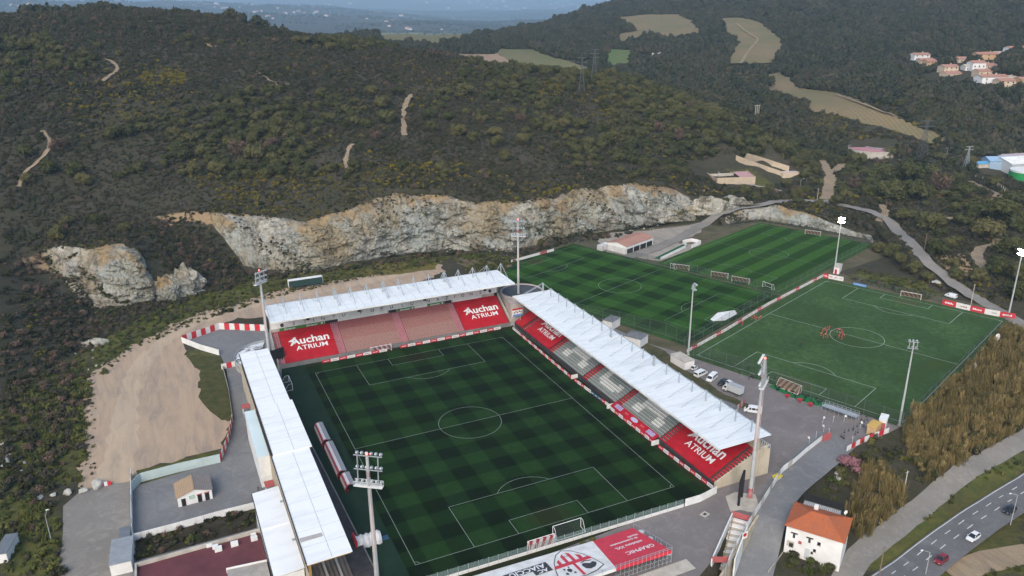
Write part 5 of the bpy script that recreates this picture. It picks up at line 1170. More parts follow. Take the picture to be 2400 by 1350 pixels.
# trailer
t = thing('truck_trailer', 'dark green lorry trailer parked under the quarry', 'trailer'); mb = MB(); mb.box(-7.2, 7.2, -1.25, 1.25, 1.05, 3.9); mb.build('curtain_side', pm('dark_green_curtain', (.022, .052, .048), (.016, .040, .038), .8), t, False)
mb = MB(); mb.box(-7.25, 7.25, -1.27, 1.27, 3.9, 4.0); mb.build('roof', M_WHITE, t, False)
for x in (-7.24, 7.24): mb = MB(); mb.box(x - .04, x + .04, -1.28, 1.28, 1.0, 3.9); mb.build('end_frame', M_WHITE, t, False)
mb = MB(); mb.box(-7.0, 7.0, -.5, .5, .75, 1.05); mb.box(4.2, 4.5, -.9, -.7, .05, 1.0); mb.box(4.2, 4.5, .7, .9, .05, 1.0); mb.build('chassis', M_BLACK, t, False)
mb = MB(); mb.box(-1.5, 3.2, -1.22, -1.14, .45, .85); mb.build('side_guard', PG, t, False); wheels(t, (-5.2, -3.9, -2.6), 1.05, .48, .3)
tp = G(717, 672, .05); t.location = [float(q) for q in tp]; t.rotation_euler = (0, 0, dirang((757, 666), (676, 678)) )
# ================================================================= BUILDINGS
M_TILE = None
def tile_mat(name, c1, c2, c3, ang, row=.34):
    mt, nt, b = new_mat(name); b.inputs['Roughness'].default_value = .85; b.inputs['Specular IOR Level'].default_value = .15
    p = pos(nt); mp = nt.nodes.new('ShaderNodeMapping'); mp.inputs['Rotation'].default_value = (0, 0, ang); nt.links.new(p, mp.inputs[0]); sp = nt.nodes.new('ShaderNodeSeparateXYZ'); nt.links.new(mp.outputs[0], sp.inputs[0])
    a = mth(nt, 'PINGPONG', sp.outputs[0], row / 2); bb = mth(nt, 'PINGPONG', sp.outputs[1], row * .8)
    n = noise(nt, 1.4, p, 5, .7); n2 = noise(nt, .25, p, 3)
    c = mixc(nt, ramp(nt, n, [(.35, 0), (.65, 1)]), c1, c2); c = mixc(nt, ramp(nt, n2, [(.45, 0), (.65, .6)]), c, c3)
    c = mixc(nt, mth(nt, 'MULTIPLY', mth(nt, 'LESS_THAN', a, row * .10), .55), c, tuple(x * .4 for x in c1))
    nt.links.new(c, b.inputs['Base Color']); bump(nt, b, mth(nt, 'ADD', a, mth(nt, 'MULTIPLY', bb, .3)), .8, .3); return mt
M_TILE = tile_mat('terracotta_tiles', (.46, .135, .055), (.38, .11, .05), (.32, .12, .07), .65)
M_TILEP = tile_mat('pink_tiles', (.45, .24, .18), (.38, .20, .155), (.34, .20, .16), .4, .5)
M_TILET = tile_mat('tan_tiles', (.42, .28, .165), (.36, .25, .16), (.30, .24, .18), 0, .4)
M_TILEG = tile_mat('grey_tiles', (.26, .23, .21), (.22, .20, .185), (.28, .24, .21), 0, .4)
M_HWALL = pm('house_plaster', (.76, .74, .72), (.64, .62, .60), .25, .85, .2)
M_HCREAM = pm('cream_plaster', (.62, .50, .37), (.52, .41, .30), .3, .85, .2); M_HOCHRE = pm('ochre_plaster', (.54, .36, .20), (.46, .3, .17), .3, .85, .2)
def oriented(o, d):
    """local frame on the ground: o origin, d direction of local x"""
    dx = Vector((d[0], d[1], 0)).normalized(); dy = Vector((-dx.y, dx.x, 0)); o = Vector(o)
    return lambda x, y, z: o + dx * x + dy * y + Vector((0, 0, z))
def obox(mb, F, x0, x1, y0, y1, z0, z1):
    q = [(x0, y0), (x1, y0), (x1, y1), (x0, y1)]; return mb.hexa([F(a, b, z0) for a, b in q], [F(a, b, z1) for a, b in q])
def gable(F, L, W, zb, ze, zr, wall, roof, t, ov=.4, axis='x', names=('wall', 'roof')):
    mb = MB(); obox(mb, F, 0, L, 0, W, zb, ze)
    if axis == 'x':
        for x in (0, L): mb.poly([F(x, 0, ze), F(x, W, ze), F(x, W / 2, zr)])
    else:
        for y in (0, W): mb.poly([F(0, y, ze), F(L, y, ze), F(L / 2, y, zr)])
    w = mb.build(names[0], wall, t); mb = MB(); th = .14
    if axis == 'x':
        k = (zr - ze) / (W / 2)
        for s, y0, y1 in ((0, -ov, W / 2), (1, W + ov, W / 2)): mb.hexa([F(-ov, y0, ze - ov * k), F(L + ov, y0, ze - ov * k), F(L + ov, y1, zr), F(-ov, y1, zr)], [F(-ov, y0, ze - ov * k + th), F(L + ov, y0, ze - ov * k + th), F(L + ov, y1, zr + th), F(-ov, y1, zr + th)])
        rf_ = mb.build(names[1], roof, t); mb = MB(); mb.beam(F(-ov, W / 2, zr + th), F(L + ov, W / 2, zr + th), .3, .12)
    else:
        k = (zr - ze) / (L / 2); mats = roof if isinstance(roof, (list, tuple)) else [roof, roof]
        for s, (x0, x1) in enumerate(((-ov, L / 2), (L + ov, L / 2))):
            mb.cur = s; mb.hexa([F(x0, -ov, ze - ov * k), F(x1, -ov, zr), F(x1, W + ov, zr), F(x0, W + ov, ze - ov * k)], [F(x0, -ov, ze - ov * k + th), F(x1, -ov, zr + th), F(x1, W + ov, zr + th), F(x0, W + ov, ze - ov * k + th)])
        rf_ = mb.build(names[1], mats, t); mb = MB(); mb.beam(F(L / 2, -ov, zr + th), F(L / 2, W + ov, zr + th), .3, .12); roof = mats[0]
    mb.build('ridge', roof, rf_); return w, rf_
def hip(F, L, W, ze, zr, roof, t, ov=.5, inset=None):
    i = W / 2 if inset is None else inset; mb = MB(); a = [F(-ov, -ov, ze), F(L + ov, -ov, ze), F(L + ov, W + ov, ze), F(-ov, W + ov, ze)]; r0 = F(i, W / 2, zr); r1 = F(L - i, W / 2, zr)
    mb.poly([a[0], a[1], r1, r0]); mb.poly([a[1], a[2], r1]); mb.poly([a[2], a[3], r0, r1]); mb.poly([a[3], a[0], r0]); mb.poly(a[::-1])
    o = mb.build('roof', roof, t)
    for p, q in ((a[0], r0), (a[1], r1), (a[2], r1), (a[3], r0), (r0, r1)): mb = MB(); mb.beam(p + Vector((0, 0, .04)), q + Vector((0, 0, .04)), .26, .12); mb.build('ridge_tiles', roof, o)
    return o
def wall_rect(F, x0, x1, z0, z1, mat, par, name, y=-.02, frame=None):
    """an opening on the wall at local y"""
    mb = MB(); obox(mb, F, x0, x1, y - .03, y + .015, z0, z1); o = mb.build(name, mat, par)
    if frame: mb = MB(); obox(mb, F, x0 - .1, x1 + .1, y - .10, y - .031, z0 - .14, z0); mb.build('sill', frame, o)
    return o
# white house with terracotta hip roof
A = G(1836, 1294, -4.2); B = G(1966, 1336, -4.2); dv = (B - A)[:2]; HL = float(np.hypot(*dv)); F = oriented(A, dv); HW = 9.6
t = thing('white_house', 'white house with orange tiled hip roof beside the access road', 'house', A); mb = MB(); obox(mb, F, 0, HL, 0, HW, -1.2, 7.4); w = mb.build('wall', M_HWALL, t)
hip(F, HL, HW, 7.42, 9.6, M_TILE, t, .45, 4.2)
for x in (HL * .15, HL * .43):
    wall_rect(F, x - .75, x + .75, 5.7, 6.05, M_TXTD, w, 'lintel', -.05); wall_rect(F, x - .25, x + .25, 4.6, 5.7, M_TXTD, w, 'window', -.02, M_WHITE)
for x, z, s in ((HL * .60, 5.1, .35), (HL * .12, 2.6, .45), (HL * .54, 3.0, .3), (HL * .5, 2.2, .25)): wall_rect(F, x - s, x + s, z - s * 1.2, z + s * 1.2, M_GLS, w, 'window', -.02, M_CONCL)
wall_rect(F, HL * .04, HL * .17, 2.2, 3.6, M_CONCL, w, 'shutter'); wall_rect(F, HL * .37, HL * .46, 0.2, 2.9, PG, w, 'door'); wall_rect(F, HL * .24, HL * .30, 3.5, 4.3, M_REDF, w, 'sign')
FR = oriented(F(HL, 0, 0), (F(HL, 1, 0) - F(HL, 0, 0)))
for y in (2.5, 6): wall_rect(FR, y - .5, y + .5, 3.8, 5.2, M_WHITE, w, 'shutter', -.02, M_CONCL)
mb = MB(); obox(mb, F, 1.5, 9.5, HW + .1, HW + 3.2, 3.0, 6.6); ex = mb.build('rear_extension', M_HWALL, t); mb = MB()
for i in range(20): obox(mb, F, 1.3 + i * .42, 1.55 + i * .42, HW + .05, HW + 3.3, 6.62, 6.75)
tag(mb.build('corrugated_roof', pm('grey_sheet', (.33, .35, .36), (.24, .25, .26), 1), ex), None, None, None, 'stuff'); mb = MB(); obox(mb, F, 1.0, 10.0, HW + 3.3, HW + 3.4, 6.4, 8.6); mb.build('screen_panel', M_BLACK, ex)
mb = MB(); c = F(10.8, HW - .3, 8.9); mb.ball(c, .55, .2, .55, 10, 6); d_ = mb.build('satellite_dish', M_WHITE, t); mb = MB(); mb.tube(c, c - Vector((0, 0, 1.2)), .04); mb.build('bracket', M_STEEL, d_)
mb = MB(); obox(mb, F, 4.2, 5.1, HW * .8, HW * .8 + .7, 8.2, 9.5); mb.build('chimney', M_HWALL, t)
panel_fence('low garden wall left of the white house', [(1835, 1300), (1800, 1345)], .9, 4, lambda i: M_CONCL, -4.8)
# ticket hut
F = oriented((-79.4, -7.7, 0), (1, .03)); t = thing('ticket_hut', 'small white hut with tan tiled gable roof and dark doorways in the yard', 'hut', (-79.4, -7.7, 0))
w, _r = gable(F, 7.9, 6.6, 0, 2.75, 4.0, M_HWALL, [M_TILET, M_TILEG], t, .3, 'y')
for x in (1.3, 5.0, 6.7): wall_rect(F, x - .5, x + .5, .02, 2.1, M_BLACK, w, 'doorway')
for x in (5.0, 6.7): wall_rect(F, x - .6, x + .6, 2.14, 2.4, M_REDF, w, 'door_sign', -.03)
MG_ = pm('green_sign_paint', (.05, .35, .22), (.04, .28, .18)); mb = MB(); mb.poly([F(2.55, -.05, 2.0), F(2.9, -.05, 1.85), F(2.9, -.05, 1.96), F(4.0, -.05, 1.96), F(4.0, -.05, 2.06), F(2.9, -.05, 2.06), F(2.9, -.05, 2.15)]); mb.build('arrow', MG_, w)
for z in (2.35, 1.65): 
    mb = MB()
    for i in range(6): obox(mb, F, 2.6 + i * .24, 2.78 + i * .24, -.06, -.045, z - .1, z + .1)
    mb.build('sign_print', MG_, w)
# garage
A = G(1424, 586); B = G(1468, 597); C_ = G(1530, 574); F = oriented(B, (C_ - B)[:2]); GL = float(np.hypot(*(C_ - B)[:2])); GW = float(np.hypot(*(B - A)[:2])); t = thing('garage', 'long white garage with pink tiled roof below the quarry', 'garage', B)
w, _r = gable(F, GL, GW, 0, 4.0, 5.2, M_HWALL, M_TILEP, t, .3, 'x')
for i in range(4): wall_rect(F, .5 + i * (GL - .6) / 4, (i + 1) * (GL - .6) / 4 - .1, .05, 2.6, M_BLACK, w, 'bay_opening')
F2 = oriented(A, (C_ - B)[:2]); mb = MB(); obox(mb, F2, -3.5, 3, .8, 4, 0, 2.6); mb.build('side_cabin', M_HWALL, t)
sheet('lawn_strip', ZP([(1469, 598), (1530, 575), (1545, 577), (1478, 604)]), .08, pm('lawn', (.03, .10, .025), (.04, .12, .03), .4, .95, .1), 5, 0)
sheet('practice_strip', ZP([(1532, 606), (1600, 573), (1613, 576), (1548, 608)]), .09, pm('practice_turf', (.02, .11, .045), (.018, .09, .04), .4, .95, .1), 5, 0)
panel_fence('white wall round the narrow green practice strip', [(1548, 609), (1612, 578), (1600, 571)], 1.3, 8, lambda i: M_HWALL); panel_fence('white wall at the head of the practice strip', [(1600, 571), (1618, 566), (1644, 571), (1620, 582)], 1.8, 7, lambda i: M_HWALL)
# cabins and small service blocks
def cabin(name, label, cat, a, b, depth, h, wall, roof, z=0, door=None, lid=.15):
    A = G(*a, z); B = G(*b, z); F = oriented(A, (B - A)[:2]); L = float(np.hypot(*(B - A)[:2])); t = thing(name, label, cat, A); mb = MB(); obox(mb, F, 0, L, 0, depth, 0, h); w = mb.build('wall', wall, t)
    mb = MB(); obox(mb, F, -.15, L + .15, -.15, depth + .15, h + .005, h + lid); mb.build('roof', roof, t)
    if door: wall_rect(F, L * door[0], L * door[1], .02, 2.1, door[2], w, 'door')
    return t, F, L
cabin('white_cabin', 'small white cabin with red door beside the lit floodlight', 'cabin', (1953, 641), (1966, 643), 6.5, 3.0, M_HWALL, M_CONCL, 0, (.2, .6, M_REDP))
cabin('long_shed', 'low white shed with tan flat roof at the end of the parked row', 'shed', (1571, 848), (1604, 868), 4.0, 2.8, M_HWALL, M_CONCL, 0)
for lab, a, b in (('small white block with grey hip roof behind the right stand, nearer the cars', (1462, 806), (1500, 816)), ('small white block with grey hip roof behind the right stand, farther up', (1412, 768), (1434, 774))):
    A = G(*a); B = G(*b); F = oriented(A, (B - A)[:2]); L = float(np.hypot(*(B - A)[:2])); t = thing('service_block', lab, 'shed', A); mb = MB(); obox(mb, F, 0, L, 0, 6, 0, 3.2); mb.build('wall', M_HWALL, t); hip(F, L, 6, 3.22, 4.2, pm('slate_grey', (.16, .17, .18), (.12, .13, .14)), t, .2, 2.5)
sheet('rear_lane', ZP([(1400, 758), (1440, 770), (1500, 796), (1560, 830), (1640, 880), (1730, 950), (1745, 975), (1700, 960), (1600, 880), (1500, 815)]), .05, M_ASPH, 5, 0)
sheet('planted_bank', ragged(ZP([(1500, 800), (1560, 822), (1578, 850), (1640, 885), (1700, 925), (1760, 950), (1752, 962), (1690, 935), (1600, 880), (1540, 840), (1500, 815)]), .3, 3, 5), .07, pm('bank_green', (.045, .055, .02), (.10, .085, .05), .4, .95, .1), 5, 0)
# terrace building, bottom left
t = thing('terrace_building', 'flat building with dark red roof terrace in the lower left', 'building', (-88, -40, 0)); z = 3.2
P = [G(318, 1322, z), G(607, 1241, z)]; x0, y0 = P[0][:2]; x1, y1 = P[1][:2]; mb = MB(); mb.prism([(x0, y0), (x1, y1), (x1 + .5, y1 - 42), (x0 - .5, y0 - 42)], 0, z - .7); mb.build('wall', M_HWALL, t)
mb = MB(); mb.poly([(x0, y0, z - .69), (x1, y1, z - .69), (x1 + .5, y1 - 42, z - .69), (x0 - .5, y0 - 42, z - .69)][::-1]); mb.build('roof_terrace', pm('dark_red_roofing', (.14, .048, .055), (.10, .036, .044), .25, .9, .15), t)
mb = MB(); mb.wall([(x0, y0, 0), (x1, y1, 0)], z + .15, .45); mb.build('parapet', M_CONCL, t); mb = MB(); mb.wall([(x0, y0 - .3, 0), (x0 - .5, y0 - 42, 0)], z + .1, .4); mb.build('parapet', M_CONCL, t)
def dT(x, y): q = G(x, y, z - .6); return q
for k, (px, py, s) in enumerate(((505, 1284, .9), (512, 1290, 1.1), (491, 1280, .9), (550, 1278, 1.1), (596, 1265, 1.0), (594, 1256, .8))):
    q = dT(px, py); mb = MB(); mb.box(q[0] - s * .7, q[0] + s * .7, q[1] - s * .4, q[1] + s * .4, z - .68, z - .68 + s * .9); mb.build('air_unit', M_WHITE, t)
q0 = G(532, 1338, z); q1 = G(625, 1318, z); mb = MB(); mb.prism([(q0[0], q0[1]), (q1[0], q1[1]), (q1[0], q1[1] - 20), (q0[0], q0[1] - 20)], z - .68, z + .2); mb.build('upper_terrace', M_CONC, t)
mb = MB(); mb.wall([(q0[0], q0[1] + .2, z - .66), (q1[0], q1[1] + .2, z - .66)], 1.2, .2); mb.build('parapet', M_HWALL, t)
cabin('gate_lodge', 'white gate lodge with grey flat roof beside the access apron', 'lodge', (262, 1352), (312, 1340), 9, 2.9, M_HWALL, pm('grey_flat_roof', (.28, .30, .32), (.22, .24, .26), .6))
cabin('gate_store', 'narrow store with dark sheet roof against the yard fence', 'shed', (284, 1308), (308, 1302), 7.5, 2.6, M_HWALL, pm('slate_sheet', (.15, .17, .19), (.12, .14, .16), .6))
# corner buildings
def drum(name, label, c, r, h, wall, top, a0=0, a1=360, n=40):
    t = thing(name, label, 'building', (*c, 0)); pts = [(c[0] + r * math.cos(R(a0 + (a1 - a0) * i / n)), c[1] + r * math.sin(R(a0 + (a1 - a0) * i / n))) for i in range(n + (0 if a1 - a0 >= 360 else 1))]
    mb = MB(); mb.prism(pts, 0, h); mb.build('wall', wall, t, smooth=False); mb = MB(); mb.prism([(c[0] + (x - c[0]) * .95, c[1] + (y - c[1]) * .95) for x, y in pts], h + .004, h + .1); mb.build('roof', top, t)
    mb = MB(); mb.wall([(x, y, h) for x, y in pts] + [(*pts[0], h)], .5, .35); mb.build('parapet', wall, t); return t
dr = drum('corner_building', 'round grey-roofed corner building between the far and right stands', (51.5, 72.5), 8.2, 8.4, M_PINKW, pm('dark_roofing', (.085, .09, .10), (.06, .065, .072), .5, .9, .2))
mb = MB(); mb.prism([(43.2, 75.5), (41.7, 61.4), (46.5, 60.7), (52, 64)], 0, 8.4); mb.build('wing', M_PINKW, dr)
for i, (x, z) in enumerate(((44.2, 6.6), (45.6, 5.6), (44.9, 6.0))): mb = MB(); mb.box(42.0 + i * .5, 42.2 + i * .5, 62.6 - .2 * i, 63.2, z, z + 1.0); mb.build('sign_letter', M_TXTD, dr)
q = thing('billboard', 'red, white and blue sign board in the far right corner', 'sign', (42.0, 58.9, 0)); mb = MB(); mb.box(41.1, 45.3, 59.0, 59.2, 4.5, 7.6); mb.build('panel', M_WHITE, q); mb = MB(); mb.box(41.08, 45.32, 58.96, 58.99, 6.9, 7.62); mb.build('top_band', M_REDP, q); mb = MB(); mb.box(41.3, 45.3, 58.96, 58.99, 4.48, 5.2); mb.build('bottom_band', M_BLUE, q)
for x in (41.9, 44.4): mb = MB(); mb.beam((x, 59.1, 0), (x, 59.1, 4.5), .2); mb.build('post', M_STEEL, q)
for i in range(5): mb = MB(); mb.box(41.7 + i * .7, 42.1 + i * .7, 58.97, 58.99, 5.6 + .3 * (i % 2), 6.2 + .3 * (i % 2)); mb.build('print', M_TXTD, q)
dl = thing('curved_corner_stand', 'curved corner structure under a white painted sheet left of the far stand', 'building', (-51, 68, 0)); pts = [(-46, 62), (-46, 80)] + [(-46 - 11.5 * math.sin(R(a)), 68 + 12 * math.cos(R(a))) for a in range(0, 121, 8)]
mb = MB(); mb.prism(pts, 0, 2.6); mb.build('wall', M_CONC, dl)
def sheet_art():
    mt, nt, b = new_mat('painted_sheet'); p = pos(nt); n = noise(nt, .35, p, 4, .6, 1.5); n2 = noise(nt, .9, p, 3)
    c = mixc(nt, ramp(nt, n, [(.53, 0), (.58, 1)]), (.72, .74, .76), (.10, .085, .07)); c = mixc(nt, ramp(nt, n2, [(.6, 0), (.7, .5)]), c, (.42, .36, .37)); nt.links.new(c, b.inputs['Base Color']); return mt
mb = MB(); cc = Vector((-48.5, 68.5, 4.6)); ring = [Vector((x, y, 2.75)) for x, y in pts[2:]]
for a, b2 in zip(ring[:-1], ring[1:]): mb.quad(a, b2, b2.lerp(cc, .75), a.lerp(cc, .75))
mb.build('painted_cover', sheet_art(), dl); mb = MB(); mb.wall([(x, y, 2.6) for x, y in pts[2:]], 1.0, .15); mb.build('rim_fence', M_STEEL, dl)
def screen(label, base, aim, w, h, z):
    t = thing('video_screen', label, 'screen', base); b = Vector(base); f = Vector((aim[0] - base[0], aim[1] - base[1], 0)).normalized(); r = Vector((f.y, -f.x, 0)); mb = MB(); mb.hexa([b + r * s * w / 2 + f * q + Vector((0, 0, z)) for s, q in ((-1, -.25), (1, -.25), (1, .25), (-1, .25))], [b + r * s * w / 2 + f * q + Vector((0, 0, z + h)) for s, q in ((-1, -.25), (1, -.25), (1, .25), (-1, .25))]); mb.build('cabinet', M_BLACK, t)
    for s in (-.35, .35): mb = MB(); mb.beam(b + r * s * w, b + r * s * w + Vector((0, 0, z)), .45); mb.build('leg', M_BLACK, t); mb = MB(); mb.beam(b + r * s * w - f * .6, b + r * s * w + f * .6, .7, .2); mb.build('foot', M_BLACK, t)
    return t
screen('black video screen at the left end of the far stand', (-44.6, 62.6, 0), (-20, 0), 6.0, 3.6, 3.0); screen('black video screen seen edge on beside the right stand mast', (44.6, -64.6, 0), (0, -10), 5.6, 4.6, 2.8)

# ================================================================= NEAR SCAFFOLD STAND WITH PRINTED SHEET
ns = thing('scaffold_stand', 'low scaffold stand under white and red printed sheets at the bottom', 'stand', (0, -69, 0))
zf, zk = 1.4, 3.2; Afl = Vector(G(1153, 1334, zf)); Bfs = Vector(G(1389, 1268, zf)); Cfr = Vector(G(1483, 1237, zf)); Dbr = Vector(G(1573.6, 1290, zk)); Ebs = Vector(G(1444, 1331, zk)); Fbl = Vector((Afl.x - 8, Ebs.y - .2, zk)); Afl2 = Afl + Vector((-8, -.1, 0))
M_SHW = pm('white_print_sheet', (.74, .74, .72), (.60, .58, .55), .5, .5, .4); M_SHR = pm('red_print_sheet', (.58, .035, .06), (.50, .03, .05), .4, .5, .4)
def patchq(a, b, c, d, mat, name, n=10, wv=.05):
    mb = MB()
    def P_(i, j): u = i / n; v = j / n; return a.lerp(b, u).lerp(d.lerp(c, u), v) + Vector((0, 0, wv * math.sin(i * 1.9) * math.sin(j * 2.3)))
    for i in range(n):
        for j in range(n): mb.quad(P_(i, j), P_(i + 1, j), P_(i + 1, j + 1), P_(i, j + 1))
    for i in range(n): p, q2 = P_(i, n), P_(i + 1, n); mb.quad(p, q2, q2 - Vector((0, .15, .7)), p - Vector((0, .15, .7)))
    return mb.build(name, mat, ns)
shw = patchq(Afl2, Bfs, Ebs, Fbl, M_SHW, 'printed_sheet'); shr = patchq(Bfs, Cfr, Dbr, Ebs, M_SHR, 'printed_sheet')
bu = (Ebs - Bfs).normalized(); bu = Vector((0, bu.y, bu.z)).normalized(); X_ = Vector((-1, 0, 0)); N_ = X_.cross(bu)
def on_sheet(px, py, lift=.12):
    d = Vector(ray(px, py)); o = Vector(C0); pl = Bfs; nn = N_ if N_.z > 0 else -N_; tt = (pl - o).dot(nn) / d.dot(nn); return o + d * tt + nn * lift
kk = lambda x, y: (1050 + x / 4.3636, 1180 + y / 4.3636)
for txt_, (x, y), sz, sx in (('GRAPHIC', (1965, 470), 1.7, 1.0), ('solutions XXL', (1850, 428), 1.25, .95), ('de communication', (1800, 395), .95, 1.0), ('visuelle', (1890, 335), .95, 1.0)):
    lettering('lettering', txt_, sz, M_TXT, shr, on_sheet(*kk(x, y)), X_, bu, .02, sx)
c0 = on_sheet(*kk(820, 690)); mb = MB()
def sh(c, u, v, l=.02): return c + X_ * u + bu * v + N_ * l
mb.quad(sh(c0, -4.6, -1.0), sh(c0, 5.4, -1.0), sh(c0, 5.4, .95), sh(c0, -4.6, .95)); mb.quad(sh(c0, -4.6, .95), sh(c0, -.6, .95), sh(c0, -.6, 2.6), sh(c0, -4.6, 2.6)); bk = mb.build('black_block', M_TXTD, shw)
lettering('lettering', 'AIACCIU', 2.2, M_TXT, bk, sh(c0, .3, 0, .06), X_, bu, .04, .95); lettering('lettering', 'AC', 1.8, M_TXT, bk, sh(c0, -2.6, 1.75, .06), X_, bu, .04, .95)
# crest: shield with red stripes below and dark head beside a lion above
tip = on_sheet(*kk(1150, 488)); cor = on_sheet(*kk(1600, 626)); hw = abs((cor - tip).dot(X_)); hh_ = (cor - tip).dot(bu); cx = tip
def cs_(u, v, l=.03): return cx + X_ * (u * hw) + bu * (v * hh_) + N_ * l
out_ = [(0, 0), (.35, .12), (.66, .38), (.88, .72), (1.0, 1.0), (.6, 1.12), (0, 1.18), (-.6, 1.12), (-1.0, 1.0), (-.88, .72), (-.66, .38), (-.35, .12)]
mb = MB(); mb.poly([cs_(u, v, .02) for u, v in out_]); cr = mb.build('crest', M_TXTD, shw); mb = MB(); mb.poly([cs_(u * .955, .03 + v * .955, .035) for u, v in out_]); mb.build('crest_field', M_SHW, cr)
mb = MB()
for u0, u1 in ((-.52, -.36), (-.20, -.06), (.10, .24), (.40, .54)): mb.poly([cs_(u0, .10 + abs(u0) * .55, .05), cs_(u1, .10 + abs(u1) * .55, .05), cs_(u1, .52, .05), cs_(u0, .52, .05)])
mb.poly([cs_(-.76, .52, .05), cs_(.76, .52, .05), cs_(.84, .64, .05), cs_(-.84, .64, .05)]); mb.poly([cs_(-.06, .64, .05), cs_(.06, .64, .05), cs_(.06, 1.13, .05), cs_(-.06, 1.13, .05)]); mb.build('crest_stripes', M_SHR, cr)
mb = MB(); mb.poly([cs_(-.20 - u, .70 + v, .05) for u, v in ((0, .10), (.05, .24), (.2, .30), (.42, .28), (.56, .20), (.60, .12), (.5, .06), (.36, .10), (.2, .04), (.08, .02))]); mb.poly([cs_(-.24 - u, .67 + v, .05) for u, v in ((0, 0), (.2, -.03), (.48, .02), (.46, .05), (.2, .01), (.04, .03))]); mb.build('crest_head', M_TXTD, cr)
mb = MB()
for u, v, s in ((.36, .82, .10), (.55, .92, .06), (.24, .95, .05), (.52, .74, .05), (.30, .70, .04)): mb.poly([cs_(u + s * math.cos(a), v + s * .8 * math.sin(a), .05) for a in np.linspace(0, 6.283, 9)[:-1]])
mb.build('crest_lion', M_TXTD, cr); lettering('lettering', '1910', .8, M_TXTD, cr, cs_(0, .28, .07), X_, bu, 0)
# scaffold under the sheet
for i in range(14):
    a = Ebs.lerp(Dbr, i / 13) if i < 14 else None; mb = MB(); mb.tube((a.x, a.y - .1, 0), (a.x, a.y - .1, zk + 1.0), .05, .05, 6); mb.tube((a.x, a.y + 5, 0), (a.x, a.y + 5, zk - .9), .05, .05, 6); mb.tube((a.x, a.y - .1, .4), (a.x, a.y + 5, zk - 1.2), .035, .035, 5); mb.tube((a.x, a.y - .1, 1.5), (a.x, a.y + 5, 1.5), .035, .035, 5); mb.build('scaffold_frame', M_STEEL, ns)
for i in range(10):
    a = Fbl.lerp(Ebs, i / 9); mb = MB(); mb.tube((a.x, a.y - .1, 0), (a.x, a.y - .1, zk + 1.0), .05, .05, 6); mb.tube((a.x, a.y - .1, .4), (a.x, a.y + 5, zk - 1.2), .035, .035, 5); mb.build('scaffold_frame', M_STEEL, ns)
for z_ in (.5, 1.6, zk + .55, zk + 1.0): mb = MB(); mb.tube((Fbl.x, Fbl.y - .1, z_), (Dbr.x, Dbr.y - .1, z_), .04, .04, 5); mb.build('rail', M_STEEL, ns)
for i in range(8):
    a = Cfr.lerp(Dbr, i / 7); mb = MB(); mb.tube((a.x + .25, a.y, 0), (a.x + .25, a.y, a.z + 1.0), .04, .04, 5); mb.build('side_post', M_STEEL, ns)
mb = MB(); mb.tube((Cfr.x + .25, Cfr.y, zf + 1), (Dbr.x + .25, Dbr.y, zk + 1), .04, .04, 5); mb.build('rail', M_STEEL, ns)
mb = MB(); mb.box(3, 20, -79.5, -76.2, .04, .16); tag(mb.build('concrete_pad', M_CONCL), 'pale concrete pad behind the scaffold stand', None, None, 'structure')
for i in range(4):                                                    # bagged sheets beside the stand
    a = Cfr.lerp(Dbr, .12 + .24 * i); mb = MB(); mb.ball((a.x + 1.3, a.y + .3, .5), .9, .7, .55, 9, 5)
    o = mb.build('bagged_sheet', pm('clear_plastic', (.42, .50, .52), (.55, .58, .58), 1.5, .3, .5), None, smooth=True); tag(o, f'{("first", "second", "third", "last")[i]} pale plastic bundle beside the red sheet, counted from the pitch', 'bundle')
# dugouts and player tunnel
M_DUG = net_mat('clear_canopy', (.36, .38, .40), .7)
def dugout(label, y0, y1, x=-41.0, n=8):
    t = thing('dugout', label, 'dugout', (x, (y0 + y1) / 2, 0)); prof = [(-.9, 0), (-.95, .9), (-.75, 1.7), (-.3, 2.15), (.4, 2.3)]; mb = MB()
    for a, b in zip(prof[:-1], prof[1:]): mb.hexa([(x + a[0], y0, a[1]), (x + b[0], y0, b[1]), (x + b[0], y1, b[1]), (x + a[0], y1, a[1])], [(x + a[0] + .05, y0, a[1] + .03), (x + b[0] + .02, y0, b[1] + .05), (x + b[0] + .02, y1, b[1] + .05), (x + a[0] + .05, y1, a[1] + .03)])
    mb.build('shell', pm('dugout_red', (.42, .05, .065), (.36, .10, .11), 1), t); mb = MB(); mb.hexa([(x + .42, y0, 2.30), (x + 1.5, y0, 2.1), (x + 1.5, y1, 2.1), (x + .42, y1, 2.3)], [(x + .42, y0, 2.34), (x + 1.5, y0, 2.14), (x + 1.5, y1, 2.14), (x + .42, y1, 2.34)]); mb.build('canopy', M_DUG, t)
    mb = MB(); mb.hexa([(x - .96, y0 + .6, .95), (x - .96, y1 - .6, .95), (x - .78, y1 - .6, 1.68), (x - .78, y0 + .6, 1.68)][::-1], [(x - 1.0, y0 + .6, .96), (x - 1.0, y1 - .6, .96), (x - .80, y1 - .6, 1.72), (x - .80, y0 + .6, 1.72)][::-1]); mb.build('back_banner', M_BW, t)
    mb = MB(); mb.hexa([(x - .32, y0 + .4, 2.2), (x + .36, y0 + .4, 2.33), (x + .36, y1 - .4, 2.33), (x - .32, y1 - .4, 2.2)], [(x - .34, y0 + .4, 2.23), (x + .34, y0 + .4, 2.37), (x + .34, y1 - .4, 2.37), (x - .34, y1 - .4, 2.23)]); mb.build('roof_banner', M_BW, t)
    for k in range(n): yy = y0 + (y1 - y0) * (k + .5) / n; mb = MB(); mb.box(x - .5, x - .05, yy - .24, yy + .24, .35, .45); mb.box(x - .58, x - .5, yy - .24, yy + .24, .35, 1.1); mb.build('seat', M_REDP, t)
